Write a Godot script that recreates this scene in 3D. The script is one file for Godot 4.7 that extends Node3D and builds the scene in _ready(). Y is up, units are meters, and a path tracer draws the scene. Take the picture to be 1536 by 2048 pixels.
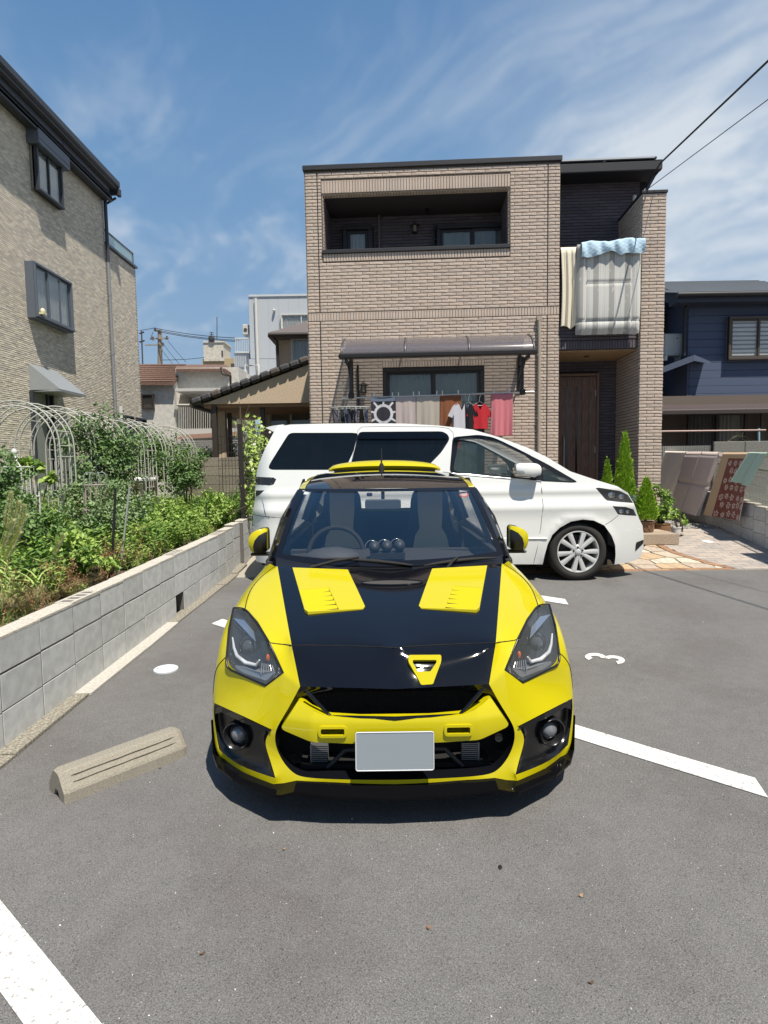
extends Node3D
# A yellow hatchback in an angled car park, a white minivan and a brick-clad house behind it.

var rng := RandomNumberGenerator.new()
var used := {}
var mats := {}
var SUN := Vector3(0.24, 1.0, 0.42).normalized()


# ---------------------------------------------------------------- geometry collector
class Geo:
	var v := PackedVector3Array()
	var n := PackedVector3Array()
	var uv := PackedVector2Array()
	var has_uv := false
	var c := PackedColorArray()
	var col := Color.WHITE

	# a pointed leaf folded along its rib
	func leaf(at: Vector3, along: Vector3, flat: Vector3, ln: float, w: float) -> void:
		var side := along.cross(flat).normalized() * w * 0.5
		var mid := at + along * ln * 0.45 - flat * w * 0.12
		var tip := at + along * ln
		var l := mid + side + flat * w * 0.2; var r := mid - side + flat * w * 0.2
		var n1 := (flat - side.normalized() * 0.35).normalized(); var n2 := (flat + side.normalized() * 0.35).normalized()
		tri(at, l, tip, n1, n1, n1)
		tri(at, tip, r, n2, n2, n2)
		for k in 6: c.append(col)

	# a narrow blade bending over
	func blade(at: Vector3, up: Vector3, bend: Vector3, ln: float, w: float, segs := 3) -> void:
		var side := up.cross(bend).normalized() * w * 0.5
		var nn := (bend.normalized() * -0.4 + V_UP).normalized()
		for k in segs:
			var t0 := float(k) / segs; var t1 := float(k + 1) / segs
			var a := at + up * ln * t0 + bend * ln * t0 * t0; var b := at + up * ln * t1 + bend * ln * t1 * t1
			var s0 := side * (1.0 - t0 * 0.85); var s1 := side * (1.0 - t1 * 0.95)
			tri(a - s0, a + s0, b + s1, nn, nn, nn)
			tri(a - s0, b + s1, b - s1, nn, nn, nn)
			for q in 6: c.append(col)
	const V_UP := Vector3(0, 1, 0)

	func tri(a: Vector3, b: Vector3, c: Vector3, na: Vector3, nb: Vector3, nc: Vector3) -> void:
		if (b - a).cross(c - a).dot(na + nb + nc) > 0.0:
			v.append_array([a, c, b]); n.append_array([na, nc, nb])
		else:
			v.append_array([a, b, c]); n.append_array([na, nb, nc])

	func ftri(a: Vector3, b: Vector3, c: Vector3) -> void:
		var m := (b - a).cross(c - a).normalized()
		v.append_array([a, c, b]); n.append_array([m, m, m])

	func quad(a: Vector3, b: Vector3, c: Vector3, d: Vector3) -> void:
		var m := (c - a).cross(d - b).normalized()
		v.append_array([a, c, b, a, d, c]); n.append_array([m, m, m, m, m, m])

	func squad(a: Vector3, b: Vector3, c: Vector3, d: Vector3, na: Vector3, nb: Vector3, nc: Vector3, nd: Vector3) -> void:
		tri(a, b, c, na, nb, nc)
		tri(a, c, d, na, nc, nd)

	func box(c: Vector3, s: Vector3, b := Basis.IDENTITY) -> void:
		var h := s * 0.5
		var p := []
		for k in 8:
			p.append(c + b * Vector3(h.x if k & 1 else -h.x, h.y if k & 2 else -h.y, h.z if k & 4 else -h.z))
		quad(p[4], p[5], p[7], p[6]); quad(p[1], p[0], p[2], p[3]); quad(p[5], p[1], p[3], p[7])
		quad(p[0], p[4], p[6], p[2]); quad(p[6], p[7], p[3], p[2]); quad(p[0], p[1], p[5], p[4])

	# box with chamfered edges
	func bev(c: Vector3, s: Vector3, r: float, b := Basis.IDENTITY) -> void:
		var h := s * 0.5
		r = minf(r, minf(h.x, minf(h.y, h.z)) * 0.95)
		var P := func(sx: float, sy: float, sz: float, ax: int) -> Vector3:
			var q := Vector3(sx * (h.x - (0.0 if ax == 0 else r)), sy * (h.y - (0.0 if ax == 1 else r)), sz * (h.z - (0.0 if ax == 2 else r)))
			return c + b * q
		for s1 in [-1.0, 1.0]:
			for ax in 3:
				var q := []
				for t in [[-1.0, -1.0], [1.0, -1.0], [1.0, 1.0], [-1.0, 1.0]]:
					var w := Vector3.ZERO
					w[ax] = s1; w[(ax + 1) % 3] = t[0]; w[(ax + 2) % 3] = t[1]
					q.append(P.call(w.x, w.y, w.z, ax))
				if s1 > 0: quad(q[0], q[1], q[2], q[3])
				else: quad(q[3], q[2], q[1], q[0])
			for s2 in [-1.0, 1.0]:
				for ax in 3:
					var w0 := Vector3.ZERO; var w1 := Vector3.ZERO
					var a1 := (ax + 1) % 3; var a2 := (ax + 2) % 3
					w0[ax] = -1.0; w0[a1] = s1; w0[a2] = s2
					w1 = w0; w1[ax] = 1.0
					var e := [P.call(w0.x, w0.y, w0.z, a1), P.call(w1.x, w1.y, w1.z, a1), P.call(w1.x, w1.y, w1.z, a2), P.call(w0.x, w0.y, w0.z, a2)]
					var m: Vector3 = (e[2] - e[0]).cross(e[3] - e[1])
					var outw: Vector3 = (e[0] + e[1] + e[2] + e[3]) * 0.25 - c
					if m.dot(outw) > 0: quad(e[0], e[1], e[2], e[3])
					else: quad(e[3], e[2], e[1], e[0])
		for k in 8:
			var sx := 1.0 if k & 1 else -1.0
			var sy := 1.0 if k & 2 else -1.0
			var sz := 1.0 if k & 4 else -1.0
			var a: Vector3 = P.call(sx, sy, sz, 0); var d: Vector3 = P.call(sx, sy, sz, 1); var e: Vector3 = P.call(sx, sy, sz, 2)
			if (d - a).cross(e - a).dot(a - c) > 0: ftri(a, d, e)
			else: ftri(a, e, d)

	func tube(pts: Array, r, sides := 6, caps := true) -> void:
		var k := pts.size()
		var up := Vector3.UP
		var rings := []
		for i in k:
			var d: Vector3 = (pts[mini(i + 1, k - 1)] - pts[maxi(i - 1, 0)]).normalized()
			if absf(d.dot(up)) > 0.95: up = Vector3.RIGHT if absf(d.x) < 0.8 else Vector3.BACK
			var s := d.cross(up).normalized()
			up = s.cross(d).normalized()
			var rr: float = r[i] if r is Array else r
			var ring := []
			for j in sides:
				var a := TAU * j / sides
				var m := s * cos(a) + up * sin(a)
				ring.append([pts[i] + m * rr, m])
			rings.append(ring)
		for i in k - 1:
			for j in sides:
				var a = rings[i][j]; var b = rings[i][(j + 1) % sides]; var c = rings[i + 1][(j + 1) % sides]; var d = rings[i + 1][j]
				squad(a[0], b[0], c[0], d[0], a[1], b[1], c[1], d[1])
		if caps:
			for e in [0, k - 1]:
				var m: Vector3 = (pts[0] - pts[1]).normalized() if e == 0 else (pts[k - 1] - pts[k - 2]).normalized()
				for j in range(1, sides - 1):
					tri(rings[e][0][0], rings[e][j][0], rings[e][j + 1][0], m, m, m)

	# profile of Vector2(radius, height) turned about y of xf; creases where the profile bends sharply
	func lathe(prof: Array, segs := 20, xf := Transform3D.IDENTITY) -> void:
		for i in prof.size() - 1:
			var p: Vector2 = prof[i]; var q: Vector2 = prof[i + 1]
			var e := q - p
			if e.length() < 1e-6: continue
			var nn := Vector2(e.y, -e.x).normalized()
			var n0 := nn; var n1 := nn
			if i > 0:
				var f: Vector2 = p - prof[i - 1]
				var m := Vector2(f.y, -f.x).normalized()
				if m.dot(nn) > 0.75: n0 = (m + nn).normalized()
			if i < prof.size() - 2:
				var f: Vector2 = prof[i + 2] - q
				var m := Vector2(f.y, -f.x).normalized()
				if m.dot(nn) > 0.75: n1 = (m + nn).normalized()
			for j in segs:
				var a := TAU * j / segs; var b := TAU * (j + 1) / segs
				var ca := Vector3(cos(a), 0, sin(a)); var cb := Vector3(cos(b), 0, sin(b))
				var A := xf * (ca * p.x + Vector3.UP * p.y); var B := xf * (cb * p.x + Vector3.UP * p.y)
				var C := xf * (cb * q.x + Vector3.UP * q.y); var D := xf * (ca * q.x + Vector3.UP * q.y)
				var na := (xf.basis * (ca * n0.x + Vector3.UP * n0.y)).normalized(); var nb := (xf.basis * (cb * n0.x + Vector3.UP * n0.y)).normalized()
				var nc := (xf.basis * (cb * n1.x + Vector3.UP * n1.y)).normalized(); var nd := (xf.basis * (ca * n1.x + Vector3.UP * n1.y)).normalized()
				if p.x > 1e-6: tri(A, B, C, na, nb, nc)
				if q.x > 1e-6: tri(A, C, D, na, nc, nd)

	# a flat outline (Vector2) pushed out by depth along z of xf
	func prism(poly: PackedVector2Array, depth: float, xf := Transform3D.IDENTITY, bevel := 0.0) -> void:
		if Geometry2D.is_polygon_clockwise(poly): poly.reverse()
		var ix := Geometry2D.triangulate_polygon(poly)
		var face := poly
		if bevel > 0.0:
			var ins := Geometry2D.offset_polygon(poly, -bevel)
			if ins.size() == 1 and ins[0].size() == poly.size():
				face = ins[0]
				if Geometry2D.is_polygon_clockwise(face): face.reverse()
				var best := 0; var bd := 1e9
				for i in face.size():
					var dd := face[i].distance_to(poly[0])
					if dd < bd: bd = dd; best = i
				var ro := PackedVector2Array()
				for i in face.size(): ro.append(face[(i + best) % face.size()])
				face = ro
				ix = Geometry2D.triangulate_polygon(face)
			else:
				bevel = 0.0
		for i in range(0, ix.size(), 3):
			var a := face[ix[i]]; var b := face[ix[i + 1]]; var c := face[ix[i + 2]]
			if (b - a).cross(c - a) < 0:
				var t := b; b = c; c = t
			ftri(xf * Vector3(a.x, a.y, depth), xf * Vector3(b.x, b.y, depth), xf * Vector3(c.x, c.y, depth))
			ftri(xf * Vector3(a.x, a.y, 0), xf * Vector3(c.x, c.y, 0), xf * Vector3(b.x, b.y, 0))
		var m := poly.size()
		for i in m:
			var a := poly[i]; var b := poly[(i + 1) % m]
			quad(xf * Vector3(a.x, a.y, 0), xf * Vector3(b.x, b.y, 0), xf * Vector3(b.x, b.y, depth - bevel), xf * Vector3(a.x, a.y, depth - bevel))
			if bevel > 0.0:
				var c := face[i]; var d := face[(i + 1) % m]
				quad(xf * Vector3(a.x, a.y, depth - bevel), xf * Vector3(b.x, b.y, depth - bevel), xf * Vector3(d.x, d.y, depth), xf * Vector3(c.x, c.y, depth))

	func ball(c: Vector3, r: Vector3, lat := 8, lon := 12, b := Basis.IDENTITY) -> void:
		for i in lat:
			for j in lon:
				var P := func(ii: int, jj: int) -> Array:
					var t := PI * ii / lat; var a := TAU * jj / lon
					var u := Vector3(sin(t) * cos(a), cos(t), sin(t) * sin(a))
					return [c + b * (u * r), (b * (u / r)).normalized()]
				var p = P.call(i, j); var q = P.call(i, j + 1); var s = P.call(i + 1, j + 1); var w = P.call(i + 1, j)
				if i > 0: tri(p[0], q[0], s[0], p[1], q[1], s[1])
				if i < lat - 1: tri(p[0], s[0], w[0], p[1], s[1], w[1])

	# curved panel: an outline in (u, v) minus holes, cut by a grid and laid on f(u, v)
	func patch(poly: PackedVector2Array, holes: Array, step: float, f: Callable, side := 1.0) -> void:
		var lo := poly[0]; var hi := poly[0]
		for p in poly:
			lo = lo.min(p); hi = hi.max(p)
		var nx := maxi(1, int(ceil((hi.x - lo.x) / step))); var ny := maxi(1, int(ceil((hi.y - lo.y) / step)))
		var sx := (hi.x - lo.x) / nx; var sy := (hi.y - lo.y) / ny
		for i in nx:
			for j in ny:
				var a := lo + Vector2(i * sx, j * sy)
				var cell := PackedVector2Array([a, a + Vector2(sx, 0), a + Vector2(sx, sy), a + Vector2(0, sy)])
				var pieces: Array = Geometry2D.intersect_polygons(cell, poly)
				for h in holes:
					var nxt := []
					for p in pieces: nxt.append_array(Geometry2D.clip_polygons(p, h))
					pieces = nxt
				for p in pieces:
					if p.size() < 3: continue
					var ix := Geometry2D.triangulate_polygon(p)
					var P := []; var N := []
					for q in p:
						var e := 0.002
						var o: Vector3 = f.call(q)
						var m: Vector3 = (f.call(q + Vector2(e, 0)) - f.call(q - Vector2(e, 0))).cross(f.call(q + Vector2(0, e)) - f.call(q - Vector2(0, e))).normalized() * side
						P.append(o); N.append(m)
					for t in range(0, ix.size(), 3):
						tri(P[ix[t]], P[ix[t + 1]], P[ix[t + 2]], N[ix[t]], N[ix[t + 1]], N[ix[t + 2]])

	# the wall of an opening or the rim of a panel: outline on f pushed along 'into'
	func rim(poly: PackedVector2Array, f: Callable, into: Vector3, closed := true) -> void:
		var k := poly.size()
		for i in (k if closed else k - 1):
			var a: Vector3 = f.call(poly[i]); var b: Vector3 = f.call(poly[(i + 1) % k])
			var sub := maxi(1, int(a.distance_to(b) / 0.08))
			for s in sub:
				var q := poly[i].lerp(poly[(i + 1) % k], float(s) / sub); var r := poly[i].lerp(poly[(i + 1) % k], float(s + 1) / sub)
				var c: Vector3 = f.call(q); var d: Vector3 = f.call(r)
				quad(c, d, d + into, c + into)

	# grid surface with its own thickness; f(u, v) with u, v in 0..1
	func sheet(nx: int, ny: int, f: Callable, thick := 0.0) -> void:
		has_uv = true
		var P := []; var N := []
		for j in ny + 1:
			for i in nx + 1:
				P.append(f.call(float(i) / nx, float(j) / ny))
		for j in ny + 1:
			for i in nx + 1:
				var a: Vector3 = P[j * (nx + 1) + mini(i + 1, nx)] - P[j * (nx + 1) + maxi(i - 1, 0)]
				var b: Vector3 = P[mini(j + 1, ny) * (nx + 1) + i] - P[maxi(j - 1, 0) * (nx + 1) + i]
				N.append(a.cross(b).normalized())
		for s in ([1.0, -1.0] if thick > 0 else [1.0]):
			for j in ny:
				for i in nx:
					var id := [j * (nx + 1) + i, j * (nx + 1) + i + 1, (j + 1) * (nx + 1) + i + 1, (j + 1) * (nx + 1) + i]
					for t in [[0, 1, 2], [0, 2, 3]]:
						var pp := []; var nn := []; var uu := []
						for k in t:
							pp.append(P[id[k]] + N[id[k]] * (thick * 0.5 * s)); nn.append(N[id[k]] * s)
							uu.append(Vector2(float(i + (1 if k in [1, 2] else 0)) / nx, float(j + (1 if k in [2, 3] else 0)) / ny))
						if (pp[1] - pp[0]).cross(pp[2] - pp[0]).dot(nn[0] + nn[1] + nn[2]) > 0.0:
							v.append_array([pp[0], pp[2], pp[1]]); n.append_array([nn[0], nn[2], nn[1]]); uv.append_array([uu[0], uu[2], uu[1]])
						else:
							v.append_array(pp); n.append_array(nn); uv.append_array(uu)
		if thick > 0:
			var edge := []
			for i in nx: edge.append([i, i + 1])
			for j in ny: edge.append([j * (nx + 1) + nx, (j + 1) * (nx + 1) + nx])
			for i in range(nx, 0, -1): edge.append([ny * (nx + 1) + i, ny * (nx + 1) + i - 1])
			for j in range(ny, 0, -1): edge.append([j * (nx + 1), (j - 1) * (nx + 1)])
			for e in edge:
				var h := thick * 0.5
				quad(P[e[0]] + N[e[0]] * h, P[e[0]] - N[e[0]] * h, P[e[1]] - N[e[1]] * h, P[e[1]] + N[e[1]] * h)
				for k in 6: uv.append(Vector2(0.5, 0.02))

	func mesh() -> ArrayMesh:
		var a := []
		a.resize(Mesh.ARRAY_MAX)
		a[Mesh.ARRAY_VERTEX] = v
		a[Mesh.ARRAY_NORMAL] = n
		if has_uv and uv.size() == v.size(): a[Mesh.ARRAY_TEX_UV] = uv
		if c.size() == v.size() and c.size() > 0: a[Mesh.ARRAY_COLOR] = c
		var m := ArrayMesh.new()
		m.add_surface_from_arrays(Mesh.PRIMITIVE_TRIANGLES, a)
		return m


# ---------------------------------------------------------------- nodes
func numbered(called: String) -> String:
	if not used.has(called):
		used[called] = 0
		return called
	used[called] += 1
	return "%s_%03d" % [called, used[called]]


func tag(o: Node, label: String, category: String, group := "") -> void:
	o.set_meta("label", label)
	o.set_meta("category", category)
	if group: o.set_meta("group", group)


func thing(called: String, label: String, category: String, at := Vector3.ZERO, turn := 0.0, group := "") -> Node3D:
	var o := Node3D.new()
	o.name = numbered(called)
	add_child(o)
	o.position = at
	o.rotation.y = turn
	tag(o, label, category, group)
	return o


func inst(called: String, m: Mesh, mat: Material, parent: Node = self) -> MeshInstance3D:
	var o := MeshInstance3D.new()
	o.name = numbered(called) if parent == self else called
	o.mesh = m
	o.material_override = mat
	parent.add_child(o, true)
	return o


func obj(called: String, g: Geo, mat: Material, parent: Node = self) -> MeshInstance3D:
	return inst(called, g.mesh(), mat, parent)


func struct(called: String, g: Geo, mat: Material, parent: Node = self) -> MeshInstance3D:
	var o := obj(called, g, mat, parent)
	if parent == self: o.set_meta("kind", "structure")
	return o


func multi(called: String, m: Mesh, mat: Material, xs: Array, parent: Node = self, cols: Array = []) -> MultiMeshInstance3D:
	var mm := MultiMesh.new()
	mm.transform_format = MultiMesh.TRANSFORM_3D
	mm.use_colors = cols.size() > 0
	mm.mesh = m
	mm.instance_count = xs.size()
	for i in xs.size():
		mm.set_instance_transform(i, xs[i])
		if cols.size(): mm.set_instance_color(i, cols[i])
	var o := MultiMeshInstance3D.new()
	o.name = numbered(called) if parent == self else called
	o.multimesh = mm
	o.material_override = mat
	o.set_meta("kind", "stuff")
	parent.add_child(o, true)
	return o


# ---------------------------------------------------------------- materials
func lin(r: float, g: float, b: float) -> Color:
	return Color(r, g, b).linear_to_srgb()


func mat(key: String, c: Color, rough := 0.8, metal := 0.0) -> StandardMaterial3D:
	if mats.has(key): return mats[key]
	var m := StandardMaterial3D.new()
	m.resource_name = key
	m.albedo_color = c
	m.roughness = rough
	m.metallic = metal
	mats[key] = m
	return m


func paint(key: String, c: Color, rough := 0.35) -> StandardMaterial3D:
	var m := mat(key, c, rough)
	m.clearcoat_enabled = true
	m.clearcoat = 1.0
	m.clearcoat_roughness = 0.03
	return m


func glass(key: String, c: Color, alpha: float) -> StandardMaterial3D:
	var m := mat(key, Color(c.r, c.g, c.b, alpha), 0.02)
	m.transparency = BaseMaterial3D.TRANSPARENCY_ALPHA
	return m


func noise_tex(freq: float, seed_: int, ramp: Array, size := 512, oct := 4, normal := false, strength := 4.0) -> NoiseTexture2D:
	var nz := FastNoiseLite.new()
	nz.seed = seed_
	nz.frequency = freq
	nz.noise_type = FastNoiseLite.TYPE_SIMPLEX_SMOOTH
	nz.fractal_octaves = oct
	var t := NoiseTexture2D.new()
	t.width = size
	t.height = size
	t.seamless = true
	t.noise = nz
	if normal:
		t.as_normal_map = true
		t.bump_strength = strength
	elif ramp.size():
		var gr := Gradient.new()
		gr.offsets = PackedFloat32Array(ramp.map(func(e): return e[0]))
		gr.colors = PackedColorArray(ramp.map(func(e): return e[1]))
		t.color_ramp = gr
	return t


# grainy matter: mottled colour and fine relief, laid out in world metres
func grain(key: String, a: Color, b: Color, metres: float, freq := 0.02, rough := 0.85, bump := 0.0, seed_ := 1) -> StandardMaterial3D:
	if mats.has(key): return mats[key]
	var m := mat(key, Color.WHITE, rough)
	m.albedo_texture = noise_tex(freq, seed_, [[0.25, a], [0.75, b]], 512, 5)
	m.uv1_triplanar = true
	m.uv1_world_triplanar = true
	m.uv1_scale = Vector3.ONE / metres
	if bump > 0.0:
		m.normal_enabled = true
		m.normal_texture = bump_tex()
		m.normal_scale = bump
	return m


var _bump: NoiseTexture2D
func bump_tex() -> NoiseTexture2D:
	if _bump == null: _bump = noise_tex(0.09, 77, [], 512, 4, true, 6.0)
	return _bump


func V(x: float, y: float, z: float) -> Vector3:
	return Vector3(x, y, z)


func poly(a: Array) -> PackedVector2Array:
	var p := PackedVector2Array()
	for i in range(0, a.size(), 2): p.append(Vector2(a[i], a[i + 1]))
	return p


func rect(x0: float, y0: float, x1: float, y1: float) -> PackedVector2Array:
	return PackedVector2Array([Vector2(x0, y0), Vector2(x1, y0), Vector2(x1, y1), Vector2(x0, y1)])


func gy(d: float) -> float:   # height of the car park at a distance d in front of the camera
	if d < 3.0: return 0.0
	if d < 7.9: return 0.06 * (d - 3.0) / 4.9
	return 0.06 + minf((d - 7.9) / 2.9, 1.0) * 0.24


func _ready() -> void:
	rng.seed = 20240803
	var cam := Camera3D.new()
	cam.name = "camera"
	add_child(cam)
	cam.position = V(0, 1.52, 0)
	cam.rotation = V(deg_to_rad(-4.5), 0, 0)
	cam.rotate_object_local(V(0, 0, 1), -0.0155)
	cam.fov = rad_to_deg(2.0 * atan(1024.0 / 1200.0))
	cam.near = 0.05
	cam.far = 1200.0
	cam.current = true
	var we := WorldEnvironment.new()
	we.name = "environment"
	var env := Environment.new()
	we.environment = env
	env.background_mode = Environment.BG_SKY
	env.tonemap_mode = Environment.TONE_MAPPER_LINEAR
	env.tonemap_exposure = 1.38
	env.sdfgi_enabled = true
	env.ssao_enabled = true
	env.ssil_enabled = true
	var sky := Sky.new()
	var pan := PanoramaSkyMaterial.new()
	pan.panorama = sky_panorama()
	pan.energy_multiplier = 1.0
	sky.sky_material = pan
	env.sky = sky
	add_child(we)
	var sun := DirectionalLight3D.new()
	sun.name = "sun"
	sun.light_energy = 1.55
	sun.light_color = Color(1.0, 0.965, 0.9)
	sun.light_angular_distance = 0.5
	sun.shadow_enabled = true
	add_child(sun)
	sun.look_at_from_position(SUN * 50.0, Vector3.ZERO, Vector3.UP)
	build_ground()
	build_main_house()
	build_left_house()
	build_far_houses()
	build_blue_house()
	build_walls()
	build_minivan()
	build_hatchback()
	build_garden()
	build_laundry()
	build_porch_plants()
	build_cables()
	build_litter()


# clear summer sky with wisps of cirrus, computed for the whole dome
func sky_panorama() -> ImageTexture:
	var w := 1536; var h := 768
	var im := Image.create(w, h, false, Image.FORMAT_RGBF)
	var n1 := FastNoiseLite.new(); n1.seed = 5; n1.frequency = 0.8; n1.fractal_octaves = 4
	var n2 := FastNoiseLite.new(); n2.seed = 9; n2.frequency = 1.1; n2.fractal_octaves = 7; n2.fractal_gain = 0.62
	var n3 := FastNoiseLite.new(); n3.seed = 31; n3.frequency = 2.2; n3.fractal_octaves = 6; n3.fractal_gain = 0.65
	var top := Vector3(0.066, 0.158, 0.325); var mid := Vector3(0.112, 0.232, 0.405); var low := Vector3(0.27, 0.37, 0.47)
	var white := Vector3(0.53, 0.57, 0.61)
	for j in h:
		var el := PI * 0.5 - PI * (j + 0.5) / h
		var s := sin(el)
		if s < -0.02:
			for i in w: im.set_pixel(i, j, Color(0.16, 0.16, 0.155))
			continue
		s = maxf(s, 0.0)
		var base := low.lerp(mid, smoothstep(0.0, 0.36, s)).lerp(top, smoothstep(0.3, 0.72, s))
		for i in w:
			var az := TAU * (i + 0.5) / w       # the middle column looks along -z
			var d := Vector3(sin(az), 0, cos(az)) * cos(el)
			d.y = s
			# thin ice cloud on a plane high above: combed fibres, loose tufts and a soft veil
			var p := Vector2(d.x, -d.z) / (s + 0.14)
			var q := p + Vector2(n1.get_noise_2d(p.x * 0.9, p.y * 0.9), n1.get_noise_2d(p.x * 0.9 + 40.0, p.y * 0.9)) * 0.22
			var al := q.x * 0.62 + q.y * 0.78; var ac := q.x * 0.78 - q.y * 0.62
			var fibre := n2.get_noise_2d(al * 0.55, ac * 1.7)
			var fine := n3.get_noise_2d(al * 0.8, ac * 3.0)
			var tuft := n2.get_noise_2d(q.x * 1.5 + 11.0, q.y * 1.5)
			var patch := n1.get_noise_2d(p.x * 0.6 + 7.0, p.y * 0.6 - 3.0)
			var right := smoothstep(0.0, 0.8, p.x)
			var lowb := smoothstep(0.66, 0.3, s)
			var a := smoothstep(0.08, 0.95, fibre * 0.6 + fine * 0.4 + patch * 0.5 + 0.5 * right + 0.12 * lowb - 0.03) * lerpf(0.2, 0.54, right)
			a += smoothstep(0.12, 0.8, tuft * 0.8 + fine * 0.35 + patch * 0.3 + 0.06) * lowb * 0.36
			a += smoothstep(-0.5, 0.8, patch + right) * (0.04 + 0.26 * right) + 0.05 * lowb
			a = clampf(a, 0.0, 0.88) * smoothstep(0.0, 0.08, s)
			var c := base.lerp(white, a)
			im.set_pixel(i, j, Color(c.x, c.y, c.z))
	return ImageTexture.create_from_image(im)


# ---------------------------------------------------------------- ground
func asphalt() -> StandardMaterial3D:
	if mats.has("asphalt"): return mats["asphalt"]
	var m := mat("asphalt", Color.WHITE, 0.9)
	var s := 1024
	var im := Image.create(s, s, false, Image.FORMAT_RGB8)
	var a := FastNoiseLite.new(); a.seed = 3; a.frequency = 0.26; a.fractal_octaves = 3
	var b := FastNoiseLite.new(); b.seed = 8; b.frequency = 0.012; b.fractal_octaves = 4
	var ia := a.get_seamless_image(s, s); var ib := b.get_seamless_image(s, s)
	var r := RandomNumberGenerator.new(); r.seed = 44
	for y in s:
		for x in s:
			var g := (ia.get_pixel(x, y).r - 0.5) * 0.2 + (ib.get_pixel(x, y).r - 0.5) * 0.03 + r.randf_range(-0.08, 0.08)
			var c := 0.412 + g
			im.set_pixel(x, y, Color(c * 1.0, c * 0.992, c * 0.996))
	# pale and dark chips of stone in the binder
	for k in 9000:
		var x := r.randi_range(1, s - 3); var y := r.randi_range(1, s - 3)
		var c := r.randf_range(0.44, 0.56) if r.randf() < 0.6 else r.randf_range(0.2, 0.29)
		if r.randf() < 0.012: c = 0.78
		var col := Color(c * 1.01, c, c * 0.98)
		im.set_pixel(x, y, col); im.set_pixel(x + 1, y, col); im.set_pixel(x, y + 1, col)
		if r.randf() < 0.4: im.set_pixel(x + 1, y + 1, col)
	m.albedo_texture = ImageTexture.create_from_image(im)
	m.uv1_triplanar = true
	m.uv1_world_triplanar = true
	m.uv1_scale = Vector3.ONE / 1.9
	m.normal_enabled = true
	m.normal_texture = noise_tex(0.42, 21, [], 1024, 2, true, 5.0)
	m.normal_scale = 0.4
	# broad worn and oily patches over the fine grain
	m.detail_enabled = true
	m.detail_blend_mode = BaseMaterial3D.BLEND_MODE_MUL
	m.detail_albedo = noise_tex(0.008, 15, [[0.2, Color(0.93, 0.92, 0.915)], [0.5, Color(0.98, 0.978, 0.977)], [0.8, Color(1, 1, 1)]], 512, 6)
	m.detail_uv_layer = BaseMaterial3D.DETAIL_UV_2
	m.uv2_triplanar = true
	m.uv2_world_triplanar = true
	m.uv2_scale = Vector3.ONE / 5.7
	return m


func slope_xf(x: float, d: float, lift: float) -> Transform3D:   # x right, y away from the camera, z off the ground
	var e := 0.05
	var t := V(0, gy(d + e) - gy(d - e), -2 * e).normalized()
	var nn := V(1, 0, 0).cross(t).normalized()
	return Transform3D(Basis(V(1, 0, 0), t, nn), V(x, gy(d), -d) + nn * lift)


func slab(g: Geo, p: PackedVector2Array, lift: float, thick: float) -> void:   # p holds (x, distance)
	var c := Vector2.ZERO
	for q in p: c += q / p.size()
	var q2 := PackedVector2Array()
	var xf := slope_xf(c.x, c.y, lift)
	for q in p: q2.append((q - c))
	g.prism(q2, thick, xf)


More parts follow.
